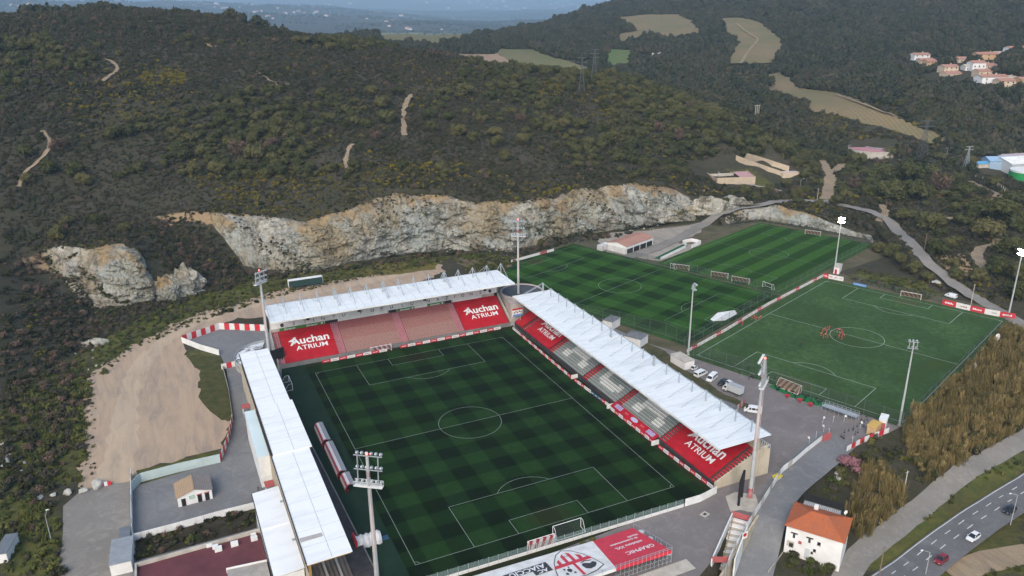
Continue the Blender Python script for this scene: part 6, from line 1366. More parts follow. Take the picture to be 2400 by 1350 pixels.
dugout('red and white dugout farthest up the left touchline', 4.5, 15.2); dugout('red and white dugout next to the farthest one', -12.6, 3.6, -40.7, 12); dugout('short red dugout nearest the floodlight mast', -19.6, -13.4, -40.3, 5)
t = thing('player_tunnel', 'white pleated inflatable tunnel beside the left stand wall', 'tunnel', (-41.6, -40.6, 0)); mb = MB(); nseg = 9
for i in range(nseg):
    x = -44.0 + 5.0 * i / (nseg - 1); x2 = x + 5.0 / (nseg - 1)
    for k in range(8):
        a0 = math.pi * k / 8; a1 = math.pi * (k + 1) / 8; rr = 1.75; r2 = 1.45 if i % 2 else 1.75; r3 = 1.75 if i % 2 else 1.45
        mb.quad((x, -40.6 + r2 * math.cos(a0), 2.6 * r2 / 1.75 * math.sin(a0)), (x, -40.6 + r2 * math.cos(a1), 2.6 * r2 / 1.75 * math.sin(a1)), (x2, -40.6 + r3 * math.cos(a1), 2.6 * r3 / 1.75 * math.sin(a1)), (x2, -40.6 + r3 * math.cos(a0), 2.6 * r3 / 1.75 * math.sin(a0)))
mb.build('pleated_cover', M_BW, t); mb = MB(); mb.box(-44.4, -44.0, -42.4, -38.8, 0, 2.5); mb.build('red_front', M_REDP, t); mb = MB(); mb.box(-38.4, -36.6, -41.4, -39.8, .06, .10); mb.build('mat', M_BB, t)

# ================================================================= FORECOURT THINGS
cabin('orange_kiosk', 'orange wooden kiosk by the forecourt gate', 'kiosk', (2030, 1017), (2050, 1024), 4.0, 2.6, M_HOCHRE, pm('yellow_board', (.56, .36, .10), (.48, .30, .09)), 0, None, .35)
cabin('white_kiosk', 'white kiosk with red band behind the orange one', 'kiosk', (2058, 1004), (2074, 1008), 3.6, 2.7, M_HWALL, M_WHITE, 0, (0.05, .95, M_REDF), .5)
sheet('green_carpet', ZP([(1801, 906), (1815, 900), (1945, 948), (1925, 955), (1850, 930)]), .07, pm('carpet_green', (.015, .15, .04), (.013, .12, .035), .5), 5, 0)
def chair_proto():
    t = D.objects.new('terrace_chair', None); COL.objects.link(t); mb = MB(); mb.box(-.25, .25, -.25, .25, .42, .48); mb.build('seat', M_BLACK, t, False); mb = MB(); mb.box(-.25, .25, .22, .28, .48, .95); mb.build('backrest', M_BLACK, t, False)
    for x in (-.22, .22):
        for y in (-.22, .22): mb = MB(); mb.box(x - .02, x + .02, y - .02, y + .02, 0, .42); mb.build('leg', M_BLACK, t, False)
    return t
def table_proto(name, mat):
    t = D.objects.new(name, None); COL.objects.link(t); mb = MB(); mb.tube((0, 0, .70), (0, 0, .75), .55, .55, 14); mb.build('top', mat, t, False); mb = MB(); mb.tube((0, 0, .03), (0, 0, .70), .05, .05, 6); mb.build('leg', mat, t, False); mb = MB(); mb.tube((0, 0, 0), (0, 0, .03), .3, .3, 10); mb.build('foot', mat, t, False); return t
cp = chair_proto(); tb = table_proto('black_table', M_BLACK); tr_ = table_proto('red_table', M_REDP)
spots = [(1818, 908), (1826, 912), (1835, 911), (1843, 918), (1852, 915), (1858, 922), (1866, 919), (1872, 928), (1880, 925), (1888, 933), (1896, 930), (1903, 940), (1912, 937), (1918, 945), (1926, 943), (1822, 916), (1848, 925), (1864, 931), (1884, 940), (1906, 948)]
for i, s_ in enumerate(spots):
    p = G(*s_, .08); o = (tb if i % 4 == 1 else cp) if i in (0, 1) else copy_tree(tb if i % 4 == 1 else cp); o.location = p; o.rotation_euler = (0, 0, rng.uniform(0, 6.28)); tag(o, 'round black table on the green carpet terrace' if i % 4 == 1 else 'black chair on the green carpet terrace behind the goal', 'table' if i % 4 == 1 else 'chair', 'terrace tables' if i % 4 == 1 else 'terrace chairs')
for i, (s_, lab) in enumerate((((1845, 932), 'red table at the left end of the terrace edge'), ((1874, 942), 'red table in the middle of the terrace edge'), ((1899, 952), 'red table at the right end of the terrace edge'))):
    o = tr_ if i == 0 else copy_tree(tr_); o.location = G(*s_, .06); o.scale = (1.5, 1.5, 1.2); tag(o, lab, 'table', 'red terrace tables')
def barrier(label, a, b, h=1.1):
    A = Vector(G(*a, .05)); B = Vector(G(*b, .05)); t = thing('crowd_barrier', label, 'barrier', A); mb = MB(); mb.beam(A + Vector((0, 0, h)), B + Vector((0, 0, h)), .05); mb.beam(A + Vector((0, 0, .15)), B + Vector((0, 0, .15)), .05); mb.build('rail', M_STEEL, t); n = max(5, int((B - A).length / .25)); mb = MB()
    for i in range(n + 1): q = A + (B - A) * i / n; mb.beam(q + Vector((0, 0, .15)), q + Vector((0, 0, h)), .025)
    tag(mb.build('bars', M_STEEL, t), None, None, None, 'stuff'); return t
barrier('steel crowd barrier before the terrace chairs', (1846, 938), (1862, 943)); barrier('steel crowd barrier left of the scaffold platform', (1915, 958), (1926, 962))
A = Vector(G(1925, 962, .05)); B = Vector(G(2005, 990, .05)); dd3 = (B - A).normalized(); nn3 = Vector((-dd3.y, dd3.x, 0)); t = thing('scaffold_platform', 'grey scaffold viewing platform beside the artificial pitch', 'platform', A)
mb = MB(); L3 = (B - A).length; mb.hexa([A + Vector((0, 0, 1.5)), B + Vector((0, 0, 1.5)), B + nn3 * 2 + Vector((0, 0, 1.5)), A + nn3 * 2 + Vector((0, 0, 1.5))], [A + Vector((0, 0, 1.6)), B + Vector((0, 0, 1.6)), B + nn3 * 2 + Vector((0, 0, 1.6)), A + nn3 * 2 + Vector((0, 0, 1.6))]); mb.build('deck', M_STEEL, t)
for i in range(9):
    for s in (0, 2): q = A + (B - A) * i / 8 + nn3 * s; mb = MB(); mb.tube(q, q + Vector((0, 0, 2.7)), .05, .05, 5); mb.build('post', M_STEEL, t)
for s in (0, 2):
    for z_ in (2.15, 2.7): mb = MB(); mb.tube(A + nn3 * s + Vector((0, 0, z_)), B + nn3 * s + Vector((0, 0, z_)), .035, .035, 5); mb.build('rail', M_STEEL, t)
def qpost():
    t = D.objects.new('queue_post', None); COL.objects.link(t); mb = MB(); mb.tube((0, 0, 0), (0, 0, .06), .28, .28, 10); mb.build('base', M_BLACK, t, False); mb = MB(); mb.tube((0, 0, .06), (0, 0, 1.15), .05, .05, 6); mb.build('stem', M_REDP if False else M_BLACK, t, False); return t
qp = qpost(); qs = [(1971, 1023), (1975, 1026), (1978, 1028), (1979, 1014), (1989, 1010), (2000, 1005), (2009, 1000), (2016, 992), (2004, 1018), (2010, 1014), (1999, 1008), (2019, 984), (2025, 988), (2030, 977), (2032, 984), (2024, 1000), (2018, 972)]
for i, s_ in enumerate(qs): o = qp if i == 0 else copy_tree(qp); o.location = G(*s_, .05); tag(o, 'black queue post standing on the forecourt near the kiosks', 'post', 'queue posts on the forecourt')
def fpost(): 
    t = D.objects.new('flag_marker', None); COL.objects.link(t); mb = MB(); mb.tube((0, 0, 0), (0, 0, 2.2), .04, .04, 5); mb.build('pole', M_WHITE, t, False); mb = MB(); mb.quad((0, 0, 1.5), (.55, .05, 1.6), (.5, .1, 2.15), (0, 0, 2.2)); mb.quad((0, .01, 2.2), (.5, .11, 2.15), (.55, .06, 1.6), (0, .01, 1.5)); mb.build('flag', M_WHITE, t, False); return t
fp = fpost()
for i, s_ in enumerate(((1928, 992), (1952, 991), (1978, 988), (1930, 1012), (1942, 1020), (1912, 1027), (1896, 1040), (2016, 1003), (1997, 1040))): o = fp if i == 0 else copy_tree(fp); o.location = G(*s_, .05); o.rotation_euler = (0, 0, rng.uniform(0, 6)); tag(o, 'small white flag on a pole along the forecourt gate', 'flag', 'white flags on the forecourt')
board_row('entrance_gate', 'red entrance gate panels at the top of the access road', 'gate', [tuple(G(1927, 1035)), tuple(G(1946, 1030))], 2.2, 4, lambda i: M_REDF, .1, .08, marks=False)
board_row('yard_gate', 'small pinkish gate beside the white minibus', 'gate', [tuple(G(1727, 963)), tuple(G(1744, 948))], 1.8, 4, lambda i: M_REDF if i % 2 else M_CONCL, .05, .08, marks=False)
cabin('waste_container', 'grey waste container with yellow lid beside the ramp wall', 'container', (1820, 1133), (1831, 1127), 1.3, 1.3, PG, pm('yellow_lid', (.6, .48, .04), (.55, .42, .04)), -.7, None, .3)
# stairs down from the forecourt
PT = [G(1716, 1210), G(1757, 1222), G(1722, 1318), G(1668, 1318)]; st = thing('outside_stairs', 'concrete stairs with red gates going down beside the access road', 'stairs', PT[0]); TL, TR, BR_, BL = [Vector(p) for p in PT]
for i in range(16):
    u0, u1 = i / 18, (i + 1) / 18; a = TL.lerp(BL, u0); b = TR.lerp(BR_, u0); c = TR.lerp(BR_, u1); d = TL.lerp(BL, u1); z_ = -.2 * (i + 1); mb = MB(); mb.hexa([Vector((q.x, q.y, z_ - .6)) for q in (a, b, c, d)][::-1], [Vector((q.x, q.y, z_)) for q in (a, b, c, d)][::-1]); mb.build('step', M_CONCL if i % 2 else M_WHITE, st)
for a, b in ((TL, BL), (TR, BR_)): mb = MB(); mb.wall([tuple(a), tuple(b)], .95, .3, -4.5); mb.build('side_wall', M_WHITE, st)
for a, b, z_ in ((TL, TR, 0), (BL, BL.lerp(BR_, .75), 0)): mb = MB(); mb.wall([(a.x, a.y, z_), (b.x, b.y, z_)], 1.5, .08); mb.build('gate', M_REDF, st)
mb = MB(); mb.tube(TL.lerp(TR, .08) + Vector((0, 0, .5)), BL.lerp(BR_, .45) + Vector((0, 0, -1.2)), .08, .08, 6); mb.build('handrail', M_OCHRE, st)
q = G(1742, 1268, 0); t = thing('round_sign', 'white sign with a red disc on the stair wall', 'sign', q); mb = MB(); mb.tube((q[0], q[1], -.5), (q[0], q[1], 2.4), .06); mb.build('post', M_STEEL, t); mb = MB(); mb.wall([(q[0] - .7, q[1] - .3, .9), (q[0] + .7, q[1] - .3, .9)], 1.7, .06); mb.build('panel', M_WHITE, t); mb = MB(); mb.tube((q[0], q[1] - .36, 1.9), (q[0], q[1] - .34, 1.9), .5, .5, 14); mb.build('disc', M_REDP, t)
q = G(1652, 1206, .05); mb = MB(); F = oriented(q, (1, .3)); obox(mb, F, -1, 1, -.8, .8, 0, .12); o = thing('manhole', 'square concrete manhole surround on the forecourt', 'manhole', q); mb.build('surround', M_CONCL, o); mb = MB(); obox(mb, F, -.45, .45, -.35, .35, .121, .14); mb.build('cover', M_TXTD, o)
mb = MB(); mb.prism([tuple(G(x, y)[:2]) for x, y in ((1700, 1165), (1722, 1155), (1770, 1160), (1780, 1190), (1765, 1202), (1735, 1195), (1712, 1200))], .04, .22); tag(mb.build('mast_plinth', M_CONCL), 'pale concrete plinth under the right stand mast', None, None, 'structure')
# ================================================================= COMPOUND, TANKS AND SHEDS ON THE RIGHT
def hitz(px, py): p = hit(px, py); return p
def slab_walls(label, px, h, mat, name='compound_wall', th=.35):
    P = [hit(x, y) for x, y in px]; t = thing(name, label, 'wall', P[0])
    for a, b in zip(P[:-1], P[1:]): mb = MB(); mb.wall([(a[0], a[1], a[2] - .8), (b[0], b[1], b[2] - .8)], h + .8, th); mb.build('wall', mat, t)
    return t
M_COMP = pm('compound_plaster', (.50, .40, .29), (.40, .33, .25), .3, .9, .1)
z0 = 9.6; c = [Vector(G(x, y, z0)) for x, y in ((1681, 431), (1769, 428), (1718, 388), (1622, 393))]; t = thing('walled_compound', 'roofless cream walled compound above the right end of the quarry', 'compound', c[0])
for i in range(4): a, b = c[i], c[(i + 1) % 4]; mb = MB(); mb.wall([(a.x, a.y, z0 - 1.5), (b.x, b.y, z0 - 1.5)], 5.2 if i < 2 else 4.4, .4); mb.build('outer_wall', M_COMP if i != 2 else M_CONC, t)
mb = MB(); mb.poly([(p.x, p.y, z0 + .25) for p in c][::-1]); mb.build('floor', pm('dark_yard', (.06, .055, .05), (.10, .09, .08), .4), t)
for u in (.3, .55, .78): a = c[0].lerp(c[3], u); b = c[1].lerp(c[2], u); b = a.lerp(b, .62); mb = MB(); mb.wall([(a.x, a.y, z0 - .5), (b.x, b.y, z0 - .5)], 3.6, .3); mb.build('inner_wall', M_CONCL, t)
for v in (.3, .6): a = c[0].lerp(c[1], v).lerp(c[3].lerp(c[2], v), .3); b = c[0].lerp(c[1], v).lerp(c[3].lerp(c[2], v), .95); mb = MB(); mb.wall([(a.x, a.y, z0 - .5), (b.x, b.y, z0 - .5)], 3.4, .3); mb.build('inner_wall', M_CONCL, t)
a = c[0].lerp(c[1], .62); b = c[1]; d = c[1].lerp(c[2], .35); e = c[0].lerp(c[3], .35).lerp(d, .62); mb = MB(); mb.poly([(p.x, p.y, z0 + 3.3) for p in (a, b, d, e)][::-1]); mb.build('pink_roof', pm('pink_roofing', (.52, .30, .29), (.46, .27, .26), .4), t)
slab_walls('long cream wall running back from the compound to the dark portal', [(1840, 416), (1800, 402), (1760, 388), (1725, 375)], 3.0, M_COMP); slab_walls('second long wall of roofless bays behind the first', [(1848, 402), (1810, 390), (1775, 378), (1745, 370)], 3.4, M_COMP)
cabin('portal_block', 'concrete portal with dark opening at the end of the long walls', 'building', (1724, 378), (1746, 376), 7, 3.2, M_COMP, M_CONCL, 11, (.2, .95, M_BLACK), .3)
cabin('white_shed', 'small pale shed with pinkish flat roof right of the compound', 'shed', (1834, 421), (1872, 418), 9, 4.0, M_HCREAM, pm('pale_pink_roof', (.55, .46, .43), (.5, .42, .4), .4), 9.0)
# pink-topped round tank
q = hit(2044, 352); q[2] -= 3.2; t = thing('round_tank', 'wide round tank with pink top beyond the grove', 'tank', q); rT = 16.5; mb = MB(); n = 44
pt = [(q[0] + rT * math.cos(6.283 * i / n), q[1] + rT * math.sin(6.283 * i / n)) for i in range(n)]; mb.prism(pt, q[2] - 6, q[2] + 4.5); mb.build('wall', M_CONCL, t); mb = MB(); mb.prism([(q[0] + (x - q[0]) * .95, q[1] + (y - q[1]) * .95) for x, y in pt], q[2] + 4.51, q[2] + 4.7); mb.build('cover', pm('pink_cover', (.50, .22, .24), (.42, .19, .21), .3), t)
for i in range(0, n, 2): mb = MB(); mb.beam((*pt[i], q[2] + 4.5), (*pt[i], q[2] + 6), .15); mb.build('railing_post', M_STEEL, t)
mb = MB()
for i in range(n): mb.beam((*pt[i], q[2] + 6), (*pt[(i + 1) % n], q[2] + 6), .12)
mb.build('railing', M_STEEL, t); mb = MB(); mb.box(q[0] - .9, q[0] + .9, q[1] - rT, q[1] + rT, q[2] + 4.8, q[2] + 5.2); mb.build('walkway', M_STEEL, t)
q = hit(2406, 425); t = thing('green_tank', 'bright green round tank with white top at the right edge', 'tank', q); pt = [(q[0] + 11 * math.cos(6.283 * i / 32), q[1] + 11 * math.sin(6.283 * i / 32)) for i in range(32)]; mb = MB(); mb.prism(pt, q[2] - 3, q[2] + 6.5); mb.build('wall', pm('bright_green', (.035, .33, .09), (.03, .28, .08), .4, .5), t); mb = MB(); mb.prism([(q[0] + (x - q[0]) * .99, q[1] + (y - q[1]) * .99) for x, y in pt], q[2] + 6.51, q[2] + 7.6); mb.build('cover', M_WHITE, t)
for i in range(5): mb = MB(); [mb.beam((*pt[k], q[2] + 1.0 + i * 1.3), (*pt[(k + 1) % 32], q[2] + 1.0 + i * 1.3), .12) for k in range(32)]; mb.build('hoop', pm('dark_green_band', (.02, .18, .06)), t)
def shed_at(name, label, px, py, ang, L, W, h, wall, roof, zr=1.6, cat='shed'):
    q = hit(px, py); F = oriented((q[0], q[1], q[2]), (math.cos(ang), math.sin(ang))); t = thing(name, label, cat, q); w, r = gable(F, L, W, -2, h, h + zr, wall, roof, t, .4, 'x'); return t, F, w
shed_at('industrial_shed', 'large grey industrial shed with white roof at the right edge', 2368, 410, R(-10), 42, 20, 7, PG, M_WHITE, 3); shed_at('industrial_shed', 'pale shed with mauve roof behind the large grey one', 2350, 388, R(-12), 40, 12, 5, M_CONCL, pm('mauve_roof', (.40, .34, .36), (.36, .3, .32)), 1.5)
t, F, w = shed_at('blue_store', 'long pale blue storage roof beside the grey shed', 2318, 395, R(-25), 26, 12, 5, pm('pale_blue_sheet', (.30, .42, .54), (.26, .36, .48)), pm('blue_sheet', (.28, .42, .58), (.24, .36, .5)), 2); shed_at('blue_store', 'small bright blue roofed store', 2292, 395, R(-15), 12, 7, 3, M_CONCL, pm('bright_blue_sheet', (.12, .34, .55), (.1, .3, .5)), 1)
cabin('low_shed', 'white low shed behind the concrete post fence', 'shed', (2190, 388), (2210, 388), 6, 3.2, M_HWALL, M_CONCL, 5)
# concrete post fence along the track
def bent_posts(label, px, sp, h=3.2):
    P = [hit(x, y) for x, y in px]; t = thing('post_fence', label, 'fence', P[0])
    for a, b in zip(P[:-1], P[1:]):
        a = Vector(a); b = Vector(b); n = max(1, int((b - a).length / sp))
        for i in range(n): q = a + (b - a) * i / n; mb = MB(); mb.beam(q - Vector((0, 0, .5)), q + Vector((0, 0, h)), .22); mb.beam(q + Vector((0, 0, h)), q + Vector((.5, .4, h + .6)), .2); mb.build('post', M_CONCL, t)
        mb = MB(); mb.beam(a + Vector((0, 0, 1.2)), b + Vector((0, 0, 1.2)), .25); mb.build('rail', M_CONCL, t)
    return t
bent_posts('pale concrete post fence curving along the right track', [(2255, 418), (2285, 424), (2318, 432), (2345, 448), (2375, 472)], 4.5); bent_posts('pale post fence running down the slope from the twin poles', [(1785, 290), (1810, 312), (1842, 336)], 4.5, 3); bent_posts('short pale post fence left of the low shed', [(2105, 378), (2140, 390), (2165, 396)], 4, 2.5)
# ================================================================= VILLAS ON THE RIGHT HILL
VPOS = []
def villa(label, px, py, ang, L, W, h, wall, roof, win=3, name='hillside_villa', zr=1.7):
    q = hit(px, py); F = oriented((q[0], q[1], q[2]), (math.cos(ang), math.sin(ang))); VPOS.append((q[0], q[1])); t = thing(name, label, 'house', q); w, r = gable(F, L, W, -3, h, h + zr, wall, roof, t, .5, 'x')
    rows = 2 if h > 5 else 1
    for j in range(rows):
        for i in range(win): x = L * (i + .5) / win; z_ = .9 + j * 2.9; wall_rect(F, x - .55, x + .55, z_, z_ + 1.4, M_GLS, w, 'window', -.03, M_WHITE)
    mb = MB(); obox(mb, F, L * .7, L * .7 + .8, W * .6, W * .6 + .7, h + .4, h + zr + 1.0); mb.build('chimney', wall, r); return t
VA = R(-24.7)
for i, (lab, px, py, a, L, W, h, wl_, rf2) in enumerate((
    ('white villa with red roof highest on the left of the hamlet', 2142, 142, .1, 17, 10, 5.5, M_HWALL, M_TILEP), ('pale lower wing beside the leftmost white villa', 2158, 150, .1, 14, 9, 3.4, M_HCREAM, M_TILEP), ('small orange house below the leftmost villa', 2172, 158, .2, 10, 8, 5.2, M_HOCHRE, M_TILEP),
    ('pink roofed house in the middle of the hamlet', 2210, 152, -.1, 13, 9, 3.4, M_HCREAM, M_TILEP), ('low terracotta house above the middle of the hamlet', 2246, 148, .0, 18, 10, 3.6, M_HCREAM, M_TILEP), ('cream two storey house below the pink roofed one', 2212, 172, .15, 14, 10, 5.6, M_HCREAM, M_TILEP), ('low tan house hidden among trees below the hamlet', 2218, 182, .25, 16, 9, 3.2, M_HCREAM, M_TILEP),
    ('large orange roofed house at the top centre of the hamlet', 2290, 142, .0, 21, 11, 5.6, M_HOCHRE, M_TILEP), ('white square tower house with two rows of windows', 2278, 168, .05, 12, 10, 7.5, M_HWALL, M_TILEP), ('long pale house with pink roof right of the tower house', 2297, 163, .1, 15, 9, 3.2, M_HCREAM, M_TILEP), ('pale green roofed terrace house left of the tower house', 2262, 166, .0, 12, 9, 3.6, M_HWALL, M_CONCL),
    ('tall cream house with orange roof above the big terrace', 2292, 186, .1, 16, 10, 6.2, M_HCREAM, M_TILEP), ('big cream house with balconies at the lower right of the hamlet', 2300, 200, .1, 24, 12, 6.4, M_HWALL, M_TILEP), ('pink square house beside the lower terrace', 2342, 207, .1, 14, 10, 5.8, M_HCREAM, M_TILEP), ('long white flat house behind the lower terrace', 2335, 192, .05, 22, 8, 3.2, M_HWALL, M_CONCL),
    ('ochre house at the right edge of the hamlet', 2392, 205, .2, 16, 11, 6.0, M_HOCHRE, M_TILEP), ('white flat house on the upper right of the hamlet', 2335, 134, .1, 18, 9, 3.2, M_HWALL, M_CONCL), ('white villa at the upper right edge', 2365, 127, .1, 15, 10, 5.4, M_HWALL, M_TILEP), ('cream villa at the top right corner of the hamlet', 2385, 126, .15, 18, 10, 5.2, M_HCREAM, M_TILEP))):
    villa(lab, px, py, VA + a, L, W, h, wl_, rf2)
track('hamlet_road', [(2325, 145), (2330, 158), (2330, 175), (2322, 190)], 5, M_LANE, .6); track('hamlet_road', [(2330, 8), (2360, 10), (2395, 14)], 4, M_PATH, .6)
villa('stone farmhouse with tiled roofs on the crest of the far spur', 1292, 58, VA, 26, 12, 4.5, M_HCREAM, M_TILEP, 4, 'farmhouse'); villa('second stone farmhouse block on the far spur', 1318, 58, VA, 30, 12, 4.5, pm('stone_brown', (.22, .16, .13), (.17, .13, .11)), M_TILEP, 4, 'farmhouse'); villa('small white building among the woods of the valley', 1530, 136, VA, 12, 8, 3.5, M_HWALL, M_CONCL, 2)
track('spur_road', [(1275, 76), (1300, 66), (1330, 60), (1370, 62), (1400, 55), (1430, 48)], 6, M_PATH, .8); track('spur_road', [(1060, 112), (1110, 102), (1150, 97), (1180, 92), (1240, 80), (1275, 76)], 5, M_PATH, .8); track('vineyard_track', [(1735, 152), (1755, 122), (1775, 95), (1745, 75), (1725, 58)], 3, M_PATH, 1.9); track('vineyard_track', [(1958, 225), (2000, 240), (2050, 260), (2095, 277)], 3, M_PATH, 1.5)
# white houses scattered over the far plain, each a few pixels
k_ = 0; rr_ = random.Random(21); FHP = [(28,14),(45,16),(70,12),(90,18),(180,18),(195,20),(258,4),(320,14),(385,4),(392,3),(450,10),(455,14),(462,8),(480,12),(508,10),(520,22),(530,20),(545,25),(560,18),(575,15),(590,12),(598,30),(610,28),(628,40),(640,45),(650,20),(668,33),(690,30),(700,28),(712,32),(735,32),(742,30),(760,12),(770,14),(765,38),(820,10),(870,38),(885,32),(905,52),(912,55),(920,50),(912,62),(940,38),(960,70),(955,68),(1000,8),(1050,20),(1075,30),(1040,48),(1060,46),(1120,4),(1130,12),(1140,18),(1150,10),(1165,20),(1185,16),(1200,22),(1215,25),(1230,20),(1250,24),(1290,12),(1305,8),(1320,15),(1340,10),(1355,18),(1370,12),(1180,5),(1160,3),(1100,8),(1035,70),(1300,22),(1330,22),(860,45),(500,18)]
proto = thing('distant_house', 'x', 'house'); mb = MB(); mb.box(-8, 8, -5, 5, -3, 5); hb = mb.build('wall', M_HWALL, proto, False); mb = MB(); mb.hexa([(-8.6, -5.6, 5.02), (8.6, -5.6, 5.02), (8.6, 5.6, 5.02), (-8.6, 5.6, 5.02)], [(-8.6, -.1, 8), (8.6, -.1, 8), (8.6, .1, 8), (-8.6, .1, 8)]); mb.build('roof', M_TILEP, proto, False)
for i, (px, py) in enumerate(FHP):
    q = hit(px, py); o = clone(proto, q, VA + rr_.uniform(-.6, .6), None, rr_.uniform(.6, 1.1) * min(4.5, max(.9, math.hypot(q[0], q[1]) / 3200))); side = 'left' if px < 600 else ('middle' if px < 1000 else 'right')
    tag(o, f'pale distant house in the blue haze of the far plain, on its {side} part', 'house', f'distant houses on the {side} of the far plain')
for ch in list(proto.children): D.objects.remove(ch)
D.objects.remove(proto)
# ================================================================= PYLONS, POLES, WIRES
M_LAT = pm('lattice_steel', (.13, .135, .14), (.10, .105, .11), .5, .5, .4, .3); WIRES = []
def pylon(label, px, py, H, w=5.0, arms=3, mat=None):
    q = Vector(hit(px, py)); t = thing('power_pylon', label, 'pylon', q); mt_ = mat or M_LAT; r = Vector((math.cos(VA), math.sin(VA), 0)); f = Vector((-r.y, r.x, 0)); mb = MB(); n = 8
    def corner(k, s1, s2): ww = w / 2 * (1 - .82 * min(1, k / .8)) + .0; return q + r * s1 * ww + f * s2 * ww + Vector((0, 0, H * k))
    for s1 in (-1, 1):
        for s2 in (-1, 1):
            for i in range(n): mb.beam(corner(i / n, s1, s2), corner((i + 1) / n, s1, s2), .17)
    mb.build('leg', mt_, t); mb = MB()
    for i in range(n):
        for (a1, a2), (b1, b2) in (((-1, -1), (1, -1)), ((1, -1), (1, 1)), ((1, 1), (-1, 1)), ((-1, 1), (-1, -1))): mb.beam(corner(i / n, a1, a2), corner((i + 1) / n, b1, b2), .075); mb.beam(corner(i / n, b1, b2), corner((i + 1) / n, a1, a2), .075)
    tag(mb.build('bracing', mt_, t), None, None, None, 'stuff'); tips = []
    for j in range(arms):
        z_ = H * (.98 - .12 * j); L = w * (.7 + .2 * (j == 1)); mb = MB(); mb.beam(q + Vector((0, 0, z_)) - r * L, q + Vector((0, 0, z_)) + r * L, .22, .3); mb.build('cross_arm', mt_, t); tips += [q + Vector((0, 0, z_ - .8)) - r * L, q + Vector((0, 0, z_ - .8)) + r * L]
    return tips
p1 = pylon('big lattice pylon at the foot of the long tan vineyard', 2157, 388, 31, 7); p2 = pylon('slim lattice pylon in the woods on the right flank of the hill', 1363, 218, 24, 4.2); p3 = pylon('slim lattice pylon just beyond the ridge on the right flank', 1392, 190, 22, 4.2); p4 = pylon('left of two small pylons behind the hill crest', 737, 84, 16, 3.5); p5 = pylon('right of two small pylons behind the hill crest', 758, 88, 16, 3.5)
p6 = pylon('pale slender pylon by the industrial yard', 2262, 402, 17, 3.5, 2, M_STEEL)
q = Vector(hit(1772, 288)); t = thing('twin_pole', 'twin concrete power poles on the slope', 'pole', q); tips = []
for s in (-1.6, 0, 1.6): mb = MB(); mb.tube(q + Vector((s, 0, -.5)), q + Vector((s, 0, 13)), .3, .2, 6); mb.build('pole', M_CONCL, t)
mb = MB(); mb.beam(q + Vector((-3, 0, 12.5)), q + Vector((3, 0, 12.5)), .25); mb.build('cross_arm', M_CONCL, t); tips = [q + Vector((s, 0, 12.3)) for s in (-3, 0, 3)]
def wires(label, A, B, sag):
    t = thing('power_line', label, 'wires', A[0])
    for a, b in zip(A, B):
        mb = MB(); pts = [a.lerp(b, i / 16) - Vector((0, 0, sag * 4 * (i / 16) * (1 - i / 16))) for i in range(17)]
        for u, v in zip(pts[:-1], pts[1:]): mb.beam(u, v, .035)
        mb.build('wire', M_LAT, t)
wires('thin wires from the slim pylon to the twin poles', p2[:3], tips, 6); wires('thin wires from the twin poles to the big pylon', tips, p1[:3], 8); wires('thin wires from the second slim pylon to the big pylon', p3[:2], p1[4:6], 9); wires('thin wires from the big pylon to the pale slender one', p1[:4], p6[:4], 3)
def lamp_post(label, q, h, aim, name='street_lamp'):
    q = Vector(q); t = thing(name, label, 'lamp', q); d = Vector((aim[0], aim[1], 0)).normalized(); mb = MB(); mb.tube(q, q + Vector((0, 0, h)), .10, .06, 6); mb.build('pole', M_POLE, t); mb = MB(); mb.tube(q + Vector((0, 0, h)), q + Vector((0, 0, h + .4)) + d * 1.6, .05, .04, 5); mb.build('arm', M_POLE, t); mb = MB(); c_ = q + Vector((0, 0, h + .42)) + d * 1.8; mb.ball(c_, .42, .2, .12, 8, 5); mb.build('lamp_head', M_WHITE, t)
lamp_post('street lamp beside the black car on the lower right road', (*G(2365, 1243, -6.8)[:2], ZROAD(G(2365, 1243, -6.8)[:2])), 8.5, (-1, .5)); lamp_post('street lamp at the bottom of the lower right road', (*G(2168, 1352, -7.4)[:2], hz(*G(2168, 1352, -7.4)[:2])), 7.0, (-1, .6)); lamp_post('thin lamp post on the grass left of the access apron', G(121, 1270), 7, (.2, 1)); lamp_post('street lamp before the valley woods, left of the big pylon', hit(2216, 380), 9, (-1, 0)); lamp_post('lamp post beside the round tank', hit(1985, 372), 9, (1, 0)); lamp_post('lamp post below the walled compound', hit(1874, 452), 8, (1, 0))
def pole(label, q, h, mat, lean=0): q = Vector(q); t = thing('wooden_pole', label, 'pole', q); mb = MB(); mb.tube(q - Vector((0, 0, .5)), q + Vector((lean, 0, h)), .16, .11, 6); mb.build('shaft', mat, t); mb = MB(); mb.beam(q + Vector((lean - .6, 0, h - .4)), q + Vector((lean + .6, 0, h - .4)), .1); mb.build('cross_piece', mat, t)
M_WOODP = pm('weathered_wood', (.22, .16, .11), (.16, .12, .09), 1)
for lab, px, py, h, mt_ in (('wooden pole beside the upper lane', 2065, 530, 10, M_WOODP), ('leaning wooden pole on the bank above the lane', 2074, 505, 8, M_WOODP), ('wooden pole halfway down the lane', 2166, 587, 8, M_WOODP), ('stout pole at the far right corner boards', 2275, 716, 9, M_CONCL), ('white pole at the track junction', 1915, 470, 7, M_CONCL), ('concrete pole among the reeds', 2117, 1160, 7, M_CONCL), ('wooden pole at the bottom beside the road', 2060, 1352, 8, M_WOODP)): pole(lab, hit(px, py), h, mt_)
